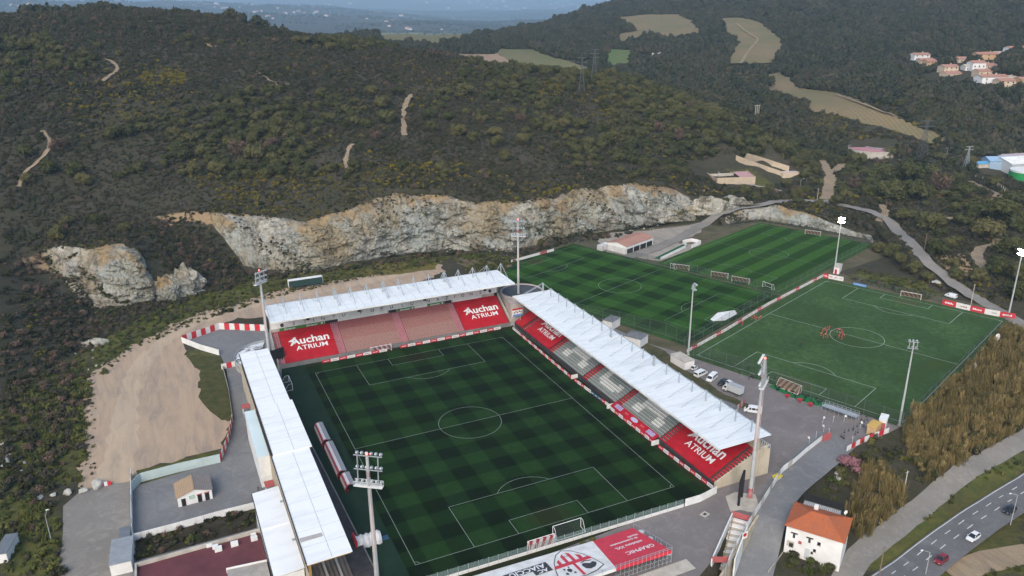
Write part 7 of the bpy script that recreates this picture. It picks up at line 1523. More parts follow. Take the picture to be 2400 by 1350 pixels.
# ================================================================= BOULDERS AND RUBBLE
def boulder_mesh(seed):
    r = random.Random(seed); bm = bmesh.new(); bmesh.ops.create_icosphere(bm, subdivisions=2, radius=1)
    ax = [Vector((r.gauss(0, 1), r.gauss(0, 1), r.gauss(0, 1))).normalized() for _ in range(13)]; of = [r.uniform(.45, .78) for _ in ax]
    for v in bm.verts:
        for a, o in zip(ax, of):
            d_ = v.co.dot(a)
            if d_ > o: v.co -= a * (d_ - o)
        v.co *= 1 + r.uniform(-.05, .05)
    me = D.meshes.new('boulder'); bm.to_mesh(me); bm.free(); me.materials.append(M_BOUL); return me
M_BOUL = pm('pale_boulder', (.44, .43, .39), (.28, .27, .25), .9, .9, .15, bmp=.4); BM = [boulder_mesh(i) for i in range(5)]
def boulder(label, p, s, group=None):
    o = D.objects.new('boulder', BM[rng.randrange(5)]); COL.objects.link(o); o.location = (float(p[0]), float(p[1]), float(p[2]) + s * .35); o.scale = (s * rng.uniform(.9, 1.3), s, s * rng.uniform(.6, .9)); o.rotation_euler = (rng.uniform(-.3, .3), 0, rng.uniform(0, 6.28)); tag(o, label, 'boulder', group)
for lab, px, py, s in (('leftmost and flattest of the white boulders lining the access apron', 92, 1170, 1.1), ('second white boulder from the left along the access apron', 125, 1163, 1.0), ('third white boulder along the access apron', 161, 1159, 1.2), ('fourth white boulder along the access apron', 195, 1154, 1.2), ('largest pointed white boulder beside the barrier', 229, 1143, 1.9), ('white boulder on the grass behind the far stand', 970, 594, 1.5), ('large pale boulder at the far left among scrub', 20, 1088, 1.5), ('pale boulder at the left edge above the rubble', 10, 1045, 1.0), ('pale boulder on the bank above the artificial pitch', 2176, 660, 1.5), ('second pale boulder on the bank, further right', 2192, 665, 1.7), ('white boulder on the slope beside the pink tree', 1965, 1115, 1.2), ('larger white boulder on the slope below the pink tree', 1960, 1128, 1.4)): boulder(lab, hit(px, py), s)
rub = [(rng.gauss(25, 18), rng.gauss(1085, 14)) for _ in range(22)] + [(rng.uniform(170, 270), rng.uniform(812, 900)) for _ in range(14)] + [(rng.uniform(960, 1080), rng.uniform(575, 590)) for _ in range(30)] + [(rng.uniform(640, 760), rng.uniform(632, 645)) for _ in range(12)] + [(rng.uniform(1400, 1560), rng.uniform(528, 545)) for _ in range(20)]
for px, py in rub: boulder('pale loose rock in the rubble below the quarry edge', hit(px, py), rng.uniform(.3, .75), 'loose rocks below the quarry')
t = thing('road_barrier', 'red and white plastic barrier beside the largest boulder', 'barrier', G(249, 1138)); q = G(249, 1138); 
for i, mt_ in enumerate((M_BR, M_BW, M_BR)): mb = MB(); mb.box(q[0] - 1.2 + i * .8, q[0] - .45 + i * .8, q[1] - .3, q[1] + .3, .05, 1.0); mb.build('segment', mt_, t)
cabin('verge_cabin', 'small white cabin at the lower left edge', 'cabin', (-8, 1322), (20, 1318), 7, 2.4, M_HWALL, pm('slate_sheet', (.15, .17, .19)))
mb = MB(); q = [G(x, y, .25) for x, y in ((1665, 748), (1682, 733), (1722, 727), (1728, 735), (1700, 750), (1672, 752))]; mb.prism([(a[0], a[1]) for a in q], .1, .28); tag(mb.build('pitch_cover', M_WHITE), 'white folded sheet lying on the chequered training pitch', 'cover')
for i, (px, py, lab) in enumerate(((2280, 868, 'white tarpaulin bag on the reed side fence, nearest'), (2297, 838, 'white sheet hanging on the reed side fence'), (2336, 798, 'small white sheet farther along the reed side fence'))): q = hit(px, py); mb = MB(); mb.ball((q[0], q[1], q[2] + 1.2), 1.4, .5, 1.5, 8, 5); tag(mb.build('fence_sheet', M_BW), lab, 'sheet')
q = hit(2283, 855); mb = MB(); mb.ball((q[0], q[1], q[2] + 1), .9, .5, 1.2, 8, 5); tag(mb.build('fence_sheet', M_REDP), 'red sheet hanging on the reed side fence', 'sheet')
# ================================================================= PEOPLE
M_SKIN = pm('skin', (.42, .27, .20), (.38, .24, .18), 3, .7, .3); M_HAIR = pm('hair', (.03, .022, .018), (.04, .03, .022), 5, .8)
def person_mesh(name, pose, shirt, shorts, legs):
    P = {'pelvis': (0, 0, .95), 'waist': (0, 0, 1.08), 'chest': (0, .02, 1.32), 'neck': (0, .01, 1.50), 'head': (0, -.02, 1.64), 'crown': (0, -.01, 1.76)}
    for s, sd_ in (('l', -1), ('r', 1)):
        st_ = pose['stride'] * sd_; P['sh' + s] = (.19 * sd_, .01, 1.43); P['el' + s] = (.26 * sd_ + .03 * sd_, .04 - .16 * st_, 1.16); P['wr' + s] = (.25 * sd_ - pose['hip'] * .08 * sd_, -.10 - .30 * st_, .95 + pose['arm'] * .25); P['ha' + s] = (.25 * sd_ - pose['hip'] * .12 * sd_, -.15 - .36 * st_, .88 + pose['arm'] * .32)
        P['hp' + s] = (.10 * sd_, 0, .90); P['kn' + s] = (.11 * sd_, -.06 + .20 * st_, .50); P['an' + s] = (.11 * sd_, .02 + .34 * st_, .09); P['to' + s] = (.12 * sd_, -.16 + .34 * st_, .04)
    E_ = [('pelvis', 'waist'), ('waist', 'chest'), ('chest', 'neck'), ('neck', 'head'), ('head', 'crown')]
    for s in 'lr': E_ += [('chest', 'sh' + s), ('sh' + s, 'el' + s), ('el' + s, 'wr' + s), ('wr' + s, 'ha' + s), ('pelvis', 'hp' + s), ('hp' + s, 'kn' + s), ('kn' + s, 'an' + s), ('an' + s, 'to' + s)]
    rad = {'pelvis': .14, 'waist': .125, 'chest': .155, 'neck': .06, 'head': .105, 'crown': .075}; rl = {'sh': .072, 'el': .05, 'wr': .036, 'ha': .045, 'hp': .095, 'kn': .062, 'an': .045, 'to': .042}
    K = list(P); me = D.meshes.new(name); me.from_pydata([P[k] for k in K], [(K.index(a), K.index(b)) for a, b in E_], []); o = D.objects.new(name, me); COL.objects.link(o); sk = o.modifiers.new('skin', 'SKIN'); ss = o.modifiers.new('sub', 'SUBSURF'); ss.levels = 1; ss.render_levels = 1
    for i, k in enumerate(K): r_ = rad.get(k) or rl[k[:2]]; me.skin_vertices[0].data[i].radius = (r_, r_); me.skin_vertices[0].data[i].use_root = (k == 'pelvis')
    out = D.meshes.new_from_object(o.evaluated_get(bpy.context.evaluated_depsgraph_get())); D.objects.remove(o); out.name = name
    out.materials.clear(); [out.materials.append(m_) for m_ in (shirt, shorts, legs, M_SKIN, M_HAIR, M_BLACK)]
    for p in out.polygons:
        x, y, z_ = p.center; p.use_smooth = True
        p.material_index = 4 if z_ > 1.66 or (z_ > 1.56 and y > .03) else 3 if z_ > 1.47 else 0 if z_ > 1.0 and (abs(x) < .27 or z_ > 1.12) else 3 if abs(x) > .2 and z_ > .78 else 1 if z_ > .55 else 2 if z_ > .12 else 5
    return out
SH = {'red': pm('red_shirt', (.55, .05, .06)), 'orange': pm('orange_bib', (.75, .16, .03)), 'pink': pm('pinkish_shirt', (.62, .20, .20)), 'black': M_BLACK, 'dark': pm('dark_coat', (.03, .035, .045)), 'yellow': pm('yellow_bib', (.6, .45, .05))}
PM = {}
def person(px, py, shirt, pose, label, group, z=.1):
    k = (shirt, pose)
    if k not in PM: PM[k] = person_mesh('person', ({'stride': .0, 'hip': 0, 'arm': 0}, {'stride': .55, 'hip': 0, 'arm': 0}, {'stride': .1, 'hip': 1, 'arm': 1})[pose], SH[shirt], M_BLACK if shirt != 'red' else M_REDP, M_SKIN if shirt not in ('black', 'dark') else M_BLACK)
    o = D.objects.new('person', PM[k]); COL.objects.link(o); o.location = [float(v) for v in G(px, py, z)]; o.rotation_euler = (0, 0, rng.uniform(0, 6.28)); tag(o, label, 'person', group)
for i, (px, py, s) in enumerate([(1928, 780, 'red'), (1933, 776, 'red'), (1938, 774, 'red'), (1943, 773, 'red'), (1924, 788, 'orange'), (1929, 793, 'red'), (1934, 790, 'pink'), (1939, 793, 'red'), (1937, 782, 'red')]): person(px, py, s, i % 3, f'person in {"an orange bib" if s == "orange" else ("a pinkish shirt" if s == "pink" else "a red shirt")} in the group left of the centre circle', 'players left of the centre circle')
for i, (px, py, s) in enumerate([(1962, 778, 'red'), (1967, 779, 'pink'), (1972, 780, 'red'), (1975, 785, 'red'), (1968, 787, 'pink'), (1966, 793, 'red'), (1972, 797, 'red'), (1978, 793, 'pink'), (1974, 790, 'red')]): person(px, py, s, (i + 1) % 3, f'person in a {"pinkish" if s == "pink" else "red"} shirt in the group inside the centre circle', 'players inside the centre circle')
for i, (px, py, s) in enumerate([(1762, 750, 'red'), (1768, 748, 'orange'), (1773, 750, 'red'), (1778, 752, 'yellow'), (1783, 748, 'orange'), (1770, 753, 'red'), (1780, 751, 'orange')]): person(px, py, s, i % 3, f'person in {"a red shirt" if s == "red" else ("a yellow bib" if s == "yellow" else "an orange bib")} in the group by the left touchline', 'players by the left touchline')
for px, py, s, p, lab in ((1957, 796, 'black', 0, 'person in black standing at the edge of the centre circle'), (1876, 812, 'black', 1, 'person in black walking alone on the artificial pitch'), (1740, 763, 'red', 1, 'person in red walking along the left touchline alone'), (1721, 862, 'dark', 0, 'person in dark clothes at the fence corner behind the cars'), (1733, 877, 'dark', 1, 'person in dark clothes walking along the fence behind the cars'), (1753, 868, 'dark', 2, 'person in dark clothes beyond the fence near the goal'), (1755, 890, 'dark', 1, 'left of three people walking towards the terrace'), (1760, 885, 'dark', 0, 'middle of three people walking towards the terrace'), (1765, 888, 'dark', 2, 'right of three people walking towards the terrace'), (606, 1152, 'black', 0, 'person in black standing by the left stand annex'), (1815, 889, 'dark', 0, 'person in dark clothes behind the near goal')): person(px, py, s, p, lab, None)
# ================================================================= VEGETATION
def leaf_mat(name, stops, sat=1.0):
    """foliage: tone varies from plant to plant and from clump to clump"""
    mt, nt, b = new_mat(name); b.inputs['Roughness'].default_value = .85; b.inputs['Specular IOR Level'].default_value = .12
    rnd = nt.nodes.new('ShaderNodeObjectInfo').outputs['Random']
    n = noise(nt, .5, pos(nt), 3, .6); n2 = noise(nt, .012, pos(nt), 3, .5)
    f = mth(nt, 'ADD', mth(nt, 'MULTIPLY', rnd, .62), mth(nt, 'ADD', mth(nt, 'MULTIPLY', mth(nt, 'SUBTRACT', n, .5), .6), mth(nt, 'MULTIPLY', mth(nt, 'SUBTRACT', n2, .3), .55)))
    nt.links.new(ramp(nt, f, stops), b.inputs['Base Color']); return mt
M_OAK = leaf_mat('oak_leaves', [(.0, (.032, .039, .014)), (.35, (.062, .066, .024)), (.7, (.098, .091, .035)), (1, (.14, .113, .050))])
M_SCRUB = leaf_mat('scrub_leaves', [(.0, (.020, .024, .011)), (.3, (.036, .039, .018)), (.52, (.066, .056, .043)), (.72, (.045, .050, .021)), (.88, (.090, .074, .058)), (1, (.082, .075, .030))])
M_GENISTA = leaf_mat('yellow_broom', [(.0, (.075, .070, .016)), (.5, (.135, .112, .018)), (1, (.22, .165, .020))])
M_DRY = leaf_mat('dry_bush', [(.0, (.085, .062, .046)), (.5, (.13, .085, .062)), (1, (.17, .115, .085))])
M_WOOD = leaf_mat('valley_leaves', [(.0, (.024, .030, .017)), (.4, (.044, .048, .026)), (.75, (.070, .062, .040)), (1, (.105, .078, .058))])
M_REED = leaf_mat('reed_leaves', [(.0, (.075, .066, .026)), (.4, (.16, .125, .048)), (.75, (.25, .185, .078)), (1, (.38, .285, .135))])
M_GRASSB = leaf_mat('rank_grass', [(.0, (.036, .055, .014)), (.5, (.085, .095, .024)), (1, (.17, .15, .04))])
M_BARK = pm('bark', (.07, .055, .042), (.045, .036, .028), 2, .95, .1)
M_PINKT = leaf_mat('pink_blossom', [(.0, (.16, .075, .085)), (.5, (.24, .115, .13)), (1, (.30, .16, .17))])

def crown_mesh(name, mat, seed, lumps, faces, leaf, flat=.8, spread=.62, core=True):
    """crown of unit radius resting on z=0: loose leaf clumps over uneven lobes, with gaps between them"""
    r = np.random.default_rng(seed); V = []; F = []; n = 0; L = []
    for i in range(lumps):
        a = r.uniform(0, 6.283); q = math.sqrt(r.uniform(0, 1)) * spread; zz = r.uniform(.32, 1.0)
        q *= math.sqrt(max(.1, 1 - (zz - .45) ** 2 / .55)); L.append((q * math.cos(a), q * math.sin(a), flat * zz * 1.15, r.uniform(.24, .44) * (1.25 if lumps < 5 else 1)))
    for (x, y, z, rad) in L:
        if core:
            k = 5
            for j in range(3):
                for i in range(k):
                    t = (j + .5) * math.pi / 3; p = 6.283 * i / k + j; rr = rad * .72 * r.uniform(.85, 1.1)
                    V.append((x + rr * math.sin(t) * math.cos(p), y + rr * math.sin(t) * math.sin(p), max(.03, z - rr * math.cos(t) * .85)))
            for j in range(2):
                for i in range(k): F.append((n + j * k + i, n + j * k + (i + 1) % k, n + (j + 1) * k + (i + 1) % k, n + (j + 1) * k + i))
            F.append(tuple(n + 2 * k + i for i in range(k))); n += 3 * k
        m_ = int(faces / lumps); d = r.normal(size=(m_, 3)); d /= np.linalg.norm(d, axis=1)[:, None]
        rr = rad * r.uniform(.75, 1.22, m_)
        for i in range(m_):
            c = np.array((x, y, z)) + d[i] * rr[i] * np.array((1, 1, .85))
            if c[2] < .02: continue
            nn = d[i] + r.normal(size=3) * .35; nn /= np.linalg.norm(nn); u = np.cross(nn, r.normal(size=3)); u /= np.linalg.norm(u) + 1e-9; w = np.cross(nn, u); s = leaf * r.uniform(.6, 1.3)
            V += [c - u * s, c + w * s * .7, c + u * s * 1.1, c - w * s * .6]; F.append((n, n + 1, n + 2, n + 3)); n += 4
    me = D.meshes.new(name); me.from_pydata([tuple(map(float, v)) for v in V], [], F); me.materials.append(mat); me.update(); return me
def blade_mesh(name, mat, seed, n, h, spread, lean=.25, w=.05):
    r = random.Random(seed); mb = MB()
    for i in range(n):
        a = r.uniform(0, 6.283); q = math.sqrt(r.random()) * spread; x, y = q * math.cos(a), q * math.sin(a); H = h * r.uniform(.65, 1.1); la = r.uniform(0, 6.283); l = H * r.uniform(.05, lean)
        dx, dy = math.cos(la + 1.57) * w, math.sin(la + 1.57) * w
        p = [(x, y, 0), (x + l * .25 * math.cos(la), y + l * .25 * math.sin(la), H * .55), (x + l * math.cos(la), y + l * math.sin(la), H)]
        mb.quad((p[0][0] - dx, p[0][1] - dy, 0), (p[0][0] + dx, p[0][1] + dy, 0), (p[1][0] + dx * 1.6, p[1][1] + dy * 1.6, p[1][2]), (p[1][0] - dx * 1.6, p[1][1] - dy * 1.6, p[1][2]))
        mb.quad((p[1][0] - dx * 1.6, p[1][1] - dy * 1.6, p[1][2]), (p[1][0] + dx * 1.6, p[1][1] + dy * 1.6, p[1][2]), (p[2][0] + dx * 1.2, p[2][1] + dy * 1.2, p[2][2]), (p[2][0] - dx * 1.2, p[2][1] - dy * 1.2, p[2][2]))
        for k in range(3):                                            # leaves standing off the cane
            t = r.uniform(.35, .95); b = r.uniform(0, 6.283); c = (x + l * t * t * math.cos(la), y + l * t * t * math.sin(la), H * t); e = .11 * h
            mb.add([c, (c[0] + e * math.cos(b), c[1] + e * math.sin(b), c[2] + e * .35), (c[0] + e * .5 * math.cos(b + .2), c[1] + e * .5 * math.sin(b + .2), c[2] + e * .05)], [(0, 1, 2)])
    me = D.meshes.new(name); me.from_pydata(mb.v, [], mb.f); me.materials.append(mat); me.update(); return me
PROT = D.collections.new('plant_prototypes')                          # never linked to the scene: only a source for the scatter
def scatter(name, label, meshes, P, S, ids, rots=None, sz=None):
    """one mass of plants: points carrying copies of a few plant shapes"""
    col = D.collections.new(name + '_shapes')
    for i, me in enumerate(meshes):
        o = D.objects.new(f'{i:02d}_{name}', me); col.objects.link(o)
    n = len(P); me = D.meshes.new(name); me.vertices.add(n); me.vertices.foreach_set('co', np.asarray(P, np.float32).ravel())
    sc = np.asarray(S, np.float32); zs = sc if sz is None else np.asarray(sz, np.float32)
    for nm, typ, val in (('psize', 'FLOAT_VECTOR', np.stack([sc, sc, zs], 1)), ('pturn', 'FLOAT_VECTOR', np.stack([nrg.uniform(-.12, .12, n), nrg.uniform(-.12, .12, n), nrg.uniform(0, 6.283, n)], 1))):
        a = me.attributes.new(nm, typ, 'POINT'); a.data.foreach_set('vector', val.astype(np.float32).ravel())
    a = me.attributes.new('pkind', 'INT', 'POINT'); a.data.foreach_set('value', np.asarray(ids, np.int32))
    o = link(name, me); tag(o, label, None, None, 'stuff')
    ng = D.node_groups.new(name, 'GeometryNodeTree'); ng.interface.new_socket('Geometry', in_out='INPUT', socket_type='NodeSocketGeometry'); ng.interface.new_socket('Geometry', in_out='OUTPUT', socket_type='NodeSocketGeometry')
    N = ng.nodes; gi = N.new('NodeGroupInput'); go = N.new('NodeGroupOutput'); ci = N.new('GeometryNodeCollectionInfo'); ci.inputs['Collection'].default_value = col; ci.inputs['Separate Children'].default_value = True; ci.inputs['Reset Children'].default_value = True
    ip = N.new('GeometryNodeInstanceOnPoints'); ip.inputs['Pick Instance'].default_value = True
    def attr(nm, typ): q = N.new('GeometryNodeInputNamedAttribute'); q.data_type = typ; q.inputs['Name'].default_value = nm; return q.outputs['Attribute']
    er = N.new('FunctionNodeEulerToRotation'); L = ng.links
    L.new(gi.outputs[0], ip.inputs['Points']); L.new(ci.outputs[0], ip.inputs['Instance']); L.new(attr('pkind', 'INT'), ip.inputs['Instance Index'])
    L.new(attr('pturn', 'FLOAT_VECTOR'), er.inputs[0]); L.new(er.outputs[0], ip.inputs['Rotation']); L.new(attr('psize', 'FLOAT_VECTOR'), ip.inputs['Scale']); L.new(ip.outputs[0], go.inputs[0])
    md = o.modifiers.new('scatter', 'NODES'); md.node_group = ng
    return o
CROWNS = [crown_mesh(f'crown_{i}', M_OAK, 20 + i, 15, 1300, .085, .82) for i in range(6)]
CROWNS_DRY = [crown_mesh('crown_dry', M_DRY, 40, 12, 800, .07, .9, .55, False), crown_mesh('crown_pink', M_PINKT, 41, 12, 900, .07, .8)]
SHRUBS = [crown_mesh(f'shrub_{i}', M_SCRUB, 60 + i, 5, 190, .16, .62, .6) for i in range(4)]
YELLOW = [crown_mesh(f'broom_{i}', M_GENISTA, 70 + i, 4, 170, .15, .6, .55) for i in range(2)]
DRYS = [crown_mesh('drybush', M_DRY, 75, 4, 150, .13, .7, .55, False)]
WOODS = [crown_mesh(f'wood_{i}', M_WOOD, 80 + i, 8, 330, .14, .8) for i in range(4)]
REEDS = [blade_mesh(f'reed_{i}', M_REED, 90 + i, 40, 1.0, .26, .14, .008) for i in range(3)]
REEDS += [crown_mesh(f'reed_head_{i}', M_REED, 97 + i, 7, 420, .06, 1.0, .5) for i in range(2)]
TUFTS = [blade_mesh('tuft', M_GRASSB, 95, 30, 1.0, .6, .6, .03), crown_mesh('weed', M_GRASSB, 96, 4, 140, .16, .5, .6)]

# --- where plants may grow
def px_of(x, y, z):
    d = np.stack([x - C0[0], y - C0[1], z - C0[2]], -1); w = d @ AX_F
    return 1200 + FPX * (d @ AX_R) / w, 675 - FPX * (d @ AX_U) / w, w
CLEAR = [pxpoly(p) for p in ([(1612,375),(1720,362),(1770,380),(1870,398),(1880,425),(1775,440),(1690,438),(1612,400)], [(1985,325),(2105,325),(2105,372),(1985,372)], [(2250,375),(2400,370),(2400,425),(2310,412)])]
def keep(x, y, m_, margin=0, tall=True):
    ok = np.ones(x.shape, bool)
    for cs, w in TRACKS:
        bb = cs.min(0) - w - 3, cs.max(0) + w + 3; k = np.nonzero((x > bb[0][0]) & (x < bb[1][0]) & (y > bb[0][1]) & (y < bb[1][1]))[0]
        if len(k): ok[k] &= seg_dist(x[k], y[k], list(cs)) > w + margin
    for a, b in VPOS: ok &= np.hypot(x - a, y - b) > 17
    dd = np.hypot(x - C0[0], y - C0[1]); ux = (x - C0[0]) / dd; uy = (y - C0[1]) / dd
    for p in FIELDS + CLEAR: ok &= ~(inside(x, y, p) | (tall & (inside(x + ux * 26, y + uy * 26, p) | inside(x + ux * 12, y + uy * 12, p))))
    return ok
ROCKSPAN = [(216, 385), (575, 1640), (1690, 2050)]
def on_rock(x, y, m_):
    k = (m_ > .02) & (m_ < .97); px, py, w = px_of(x, y, height(x, y))
    r = np.zeros(x.shape, bool)
    bpx = px + np.where(px < 800, (800 - px) * .35, 0) * np.clip(m_, 0, 1)
    for a, b in ROCKSPAN: r |= (bpx > a) & (bpx < b)
    return k & r
def polar(n, d0, d1, lo=-120, hi=2520, dens=1.0):
    """random ground points in the field of view between two distances, even per square metre"""
    a = np.array([_az(lo), _az(hi)]); d = np.sqrt(nrg.uniform(d0 * d0, d1 * d1, n)); t = nrg.uniform(a[1], a[0], n)
    return C0[0] + d * np.cos(t), C0[1] + d * np.sin(t), d
def sightline(x, y, z, margin=6):
    """drop plants that stand well behind a ridge"""
    ok = np.ones(x.shape, bool)
    for t in np.linspace(.25, .985, 30):
        X = C0[0] + (x - C0[0]) * t; Y = C0[1] + (y - C0[1]) * t; Z = C0[2] + (z + 4 - C0[2]) * t
        i = np.nonzero(ok)[0]
        if len(i) == 0: break
        ok[i] &= height(X[i], Y[i]) < Z[i] + margin
    return ok
# 1. low scrub over the near hill
def plant(n, d0, d1, test, smin, smax, name, label, meshes, kinds, seedz=0, sink=.12):
    x, y, d = polar(n, d0, d1); z, m_ = height(x, y, True); k = test(x, y, z, m_, d); x, y, z, d = x[k], y[k], z[k], d[k]
    k = sightline(x, y, z); x, y, z, d = x[k], y[k], z[k], d[k]; n = len(x)
    s = (smin + (smax - smin) * nrg.beta(1.4, 2.6, n)) * np.clip(d / 420, .85, 1.7) * (1 + 1.1 * np.clip(fbm(x, y, 26, 3), -.35, .6))
    return x, y, z, d, s
def t_hill(x, y, z, m_, d):
    k = (m_ > .03); i = np.nonzero(k)[0]; kk = np.zeros(x.shape, bool)
    a, b, c = x[i], y[i], m_[i]; ok = keep(a, b, c, 0, False) & ~on_rock(a, b, c)
    ok &= (fbm(a, b, 38, 3) + nrg.uniform(-.35, .35, len(a)) > -.52); kk[i] = ok; return kk
x, y, z, d, s = plant(115000, 230, 760, t_hill, .5, 2.2, 'scrub', '', SHRUBS, None)
yel = fbm(x + 300, y - 120, 60, 3) + nrg.uniform(-.3, .3, len(x)); ppx, ppy, _ = px_of(x, y, z)
patch = (np.hypot((ppx - 385) / 62, (ppy - 182) / 20) < 1) & (nrg.random(len(x)) < .8)
patch |= (np.hypot((ppx - 1285) / 38, (ppy - 207) / 18) < 1) & (nrg.random(len(x)) < .75)
r_ = nrg.random(len(x)); fz = np.clip((ppy - 110) / 160, 0, 1)
kd = np.where(patch | ((yel > .24) & (r_ < .55 * fz)), 4 + (r_ * 100).astype(int) % 2, np.where(r_ > .972, 6, (r_ * 1000).astype(int) % 4))
scatter('hillside_scrub', 'low grey-green and yellow-flowering scrub covering the hillside', SHRUBS + YELLOW + DRYS, np.stack([x, y, z - .15 * s], 1), s, kd, None, s * nrg.uniform(.75, 1.25, len(s)))
# 2. valley and far-hill woods, read as one mass
def t_wood(x, y, z, m_, d):
    k = m_ > .9; i = np.nonzero(k)[0]; kk = np.zeros(x.shape, bool); a, b = x[i], y[i]
    kk[i] = keep(a, b, m_[i]) & (fbm(a, b, 120, 3) + nrg.uniform(-.4, .4, len(a)) > -.42); return kk
x, y, z, d, s = plant(95000, 600, 1900, t_wood, 2.2, 4.8, 'wood', '', WOODS, None)
ppx, ppy, _ = px_of(x, y, z); k = ((d > 740) | (ppx > 1480)) ; x, y, z, d, s = x[k], y[k], z[k], d[k], s[k]
scatter('valley_woodland', 'dark woods filling the valley and the far hill', WOODS, np.stack([x, y, z - .2], 1), s * np.where(d > 1200, .95, .85), (nrg.random(len(x)) * 1000).astype(int) % 4, None, s * nrg.uniform(.8, 1.25, len(s)))
x, y, d = polar(26000, 2200, 15000, -100, 1500); z = height(x, y); k = sightline(x, y, z, 10) & (fbm(x, y, 300, 3) > -.12); x, y, z, d = x[k], y[k], z[k], d[k]
scatter('far_woodland', 'hazy woods on the far plain', WOODS, np.stack([x, y, z], 1), np.clip(d / 480, 4, 30), (nrg.random(len(x)) * 1000).astype(int) % 4)
# 3. weeds and rank grass on verges, reed beds
def in_px(polys, n, z0=None, seed=0):
    out = []
    for p in polys:
        q = np.array([hit(a, b)[:2] if z0 is None else G(a, b, z0)[:2] for a, b in p]); lo, hi = q.min(0), q.max(0); area = (hi - lo).prod()
        m_ = int(n * area); X = nrg.uniform(lo[0], hi[0], m_); Y = nrg.uniform(lo[1], hi[1], m_); k = inside(X, Y, [tuple(t) for t in q]); out.append(np.stack([X[k], Y[k]], 1))
    o = np.concatenate(out); return o[:, 0], o[:, 1]
x, y = in_px([[(2112,1010),(2200,925),(2290,845),(2362,770),(2400,790),(2460,900),(2400,1000),(2300,1065),(2230,1110),(2170,1140),(2130,1080)], [(2000,1130),(2050,1105),(2095,1130),(2120,1200),(2075,1240),(2010,1270),(1985,1210)]], .6)
k = keep(x, y, x * 0, -1); x, y = x[k], y[k]; s = nrg.uniform(2.0, 4.6, len(x)) * (1 + .5 * fbm(x, y, 8, 3))
ri = np.where(nrg.random(len(x)) < .62, (nrg.random(len(x)) * 1000).astype(int) % 3, 3 + (nrg.random(len(x)) * 1000).astype(int) % 2); hd_ = ri > 2
scatter('reed_bed', 'tall golden reeds on the bank below the artificial pitch', REEDS, np.stack([x, y, height(x, y) - .1 + np.where(hd_, s * .3, 0)], 1), np.where(hd_, s * .26, s), ri, None, np.where(hd_, s * .55, s))
VERGE = [[(0,1160),(130,1175),(150,1350),(0,1350)], [(40,900),(190,830),(215,900),(205,1000),(190,1130),(60,1140),(0,1150),(0,960)], [(200,815),(330,750),(470,690),(520,650),(690,645),(860,618),(1010,592),(1060,610),(1010,622),(880,645),(620,705),(430,770),(300,830),(240,880)],
         [(1990,1330),(2100,1260),(2260,1135),(2400,1050),(2400,1150),(2250,1240),(2060,1350)], [(1930,1060),(2090,1020),(2140,1090),(2100,1130),(1990,1130),(1960,1180),(1900,1150)], [(1840,1300),(1960,1335),(1990,1350),(1800,1350)], [(2240,1350),(2400,1270),(2400,1350)], [(1310,1540-250),(1400,1260),(1405,1265),(1320,1300)],
         [(2010,632),(2150,655),(2200,690),(2170,705),(1990,655)], [(1060,605),(1100,640),(1160,660),(1200,620),(1230,600),(1180,596),(1120,596)], [(1975,1050),(2010,1090),(1960,1150),(1900,1170),(1920,1110)]]
x, y = in_px(VERGE, .32); k = keep(x, y, x * 0, -.6); x, y = x[k], y[k]; n = len(x); s = nrg.uniform(.35, 1.1, n) * (1 + .7 * (fbm(x, y, 20, 2) > .15))
scatter('verge_weeds', 'weeds and rank grass along the verges', TUFTS + SHRUBS + DRYS, np.stack([x, y, height(x, y) - .05], 1), s, np.where(nrg.random(n) < .74, (nrg.random(n) * 100).astype(int) % 2, 2 + (nrg.random(n) * 100).astype(int) % 5))
# scrub in the gully, on the left slope, at the cliff foot and on the brow
GUL = [[(345,520),(440,505),(470,540),(540,610),(600,640),(540,680),(470,690),(440,650),(400,640),(370,620)], [(0,610),(120,575),(200,590),(215,650),(205,710),(230,760),(190,830),(60,900),(0,940)], [(0,940),(60,900),(180,840),(190,960),(120,1150),(0,1180)], [(600,640),(760,640),(900,610),(1060,590),(1090,590),(1250,585),(1330,562),(1480,545),(1480,552),(1330,572),(1200,605),(1060,600),(900,622),(700,650),(620,660)]]
x, y = in_px(GUL, .17); k = keep(x, y, x * 0) ; x, y = x[k], y[k]; n = len(x)
scatter('slope_scrub', 'dark scrub on the gully and slopes beside the quarry', SHRUBS + DRYS, np.stack([x, y, height(x, y) - .1], 1), nrg.uniform(.8, 2.2, n), np.where(nrg.random(n) < .78, (nrg.random(n) * 100).astype(int) % 4, 4))

x, y = in_px([[(345,515),(450,503),(480,540),(550,605),(612,648),(540,680),(470,690),(440,650),(400,640),(370,620)], [(215,714),(385,705),(450,692),(480,690),(330,752),(240,800),(195,830)], [(318,1264),(597,1188),(601,1236),(318,1314)]], .5); n = len(x)
scatter('rough_scrub', 'small dark bushes in the gully and the planting strip', SHRUBS + DRYS + TUFTS[1:], np.stack([x, y, np.maximum(height(x, y), 0) - .05], 1), nrg.uniform(.5, 1.3, n), (nrg.random(n) * 1000).astype(int) % 6)
x, y = in_px([[(1905,1130),(1960,1090),(2080,1040),(2110,1090),(2060,1110),(2000,1130),(1960,1170)], [(1978,1180),(2012,1270),(1988,1335),(1975,1290)], [(1850,1305),(1960,1342),(1940,1360),(1830,1350)], [(2112,1010),(2200,925),(2400,790),(2400,1000),(2230,1110),(2150,1140)]], .14); k = keep(x, y, x * 0, .3); x, y = x[k], y[k]; n = len(x)
scatter('garden_bushes', 'dark green bushes around the white house and among the reeds', CROWNS[:3] + SHRUBS, np.stack([x, y, height(x, y) - .1], 1), nrg.uniform(.8, 2.2, n), (nrg.random(n) * 1000).astype(int) % 7)
lot = ZP([(190,1140),(196,1060),(190,960),(205,880),(300,815),(400,760),(470,735),(600,695),(680,672),(800,655),(905,640),(1030,612)]); q = [np.array(a) for a in lot]; x = []
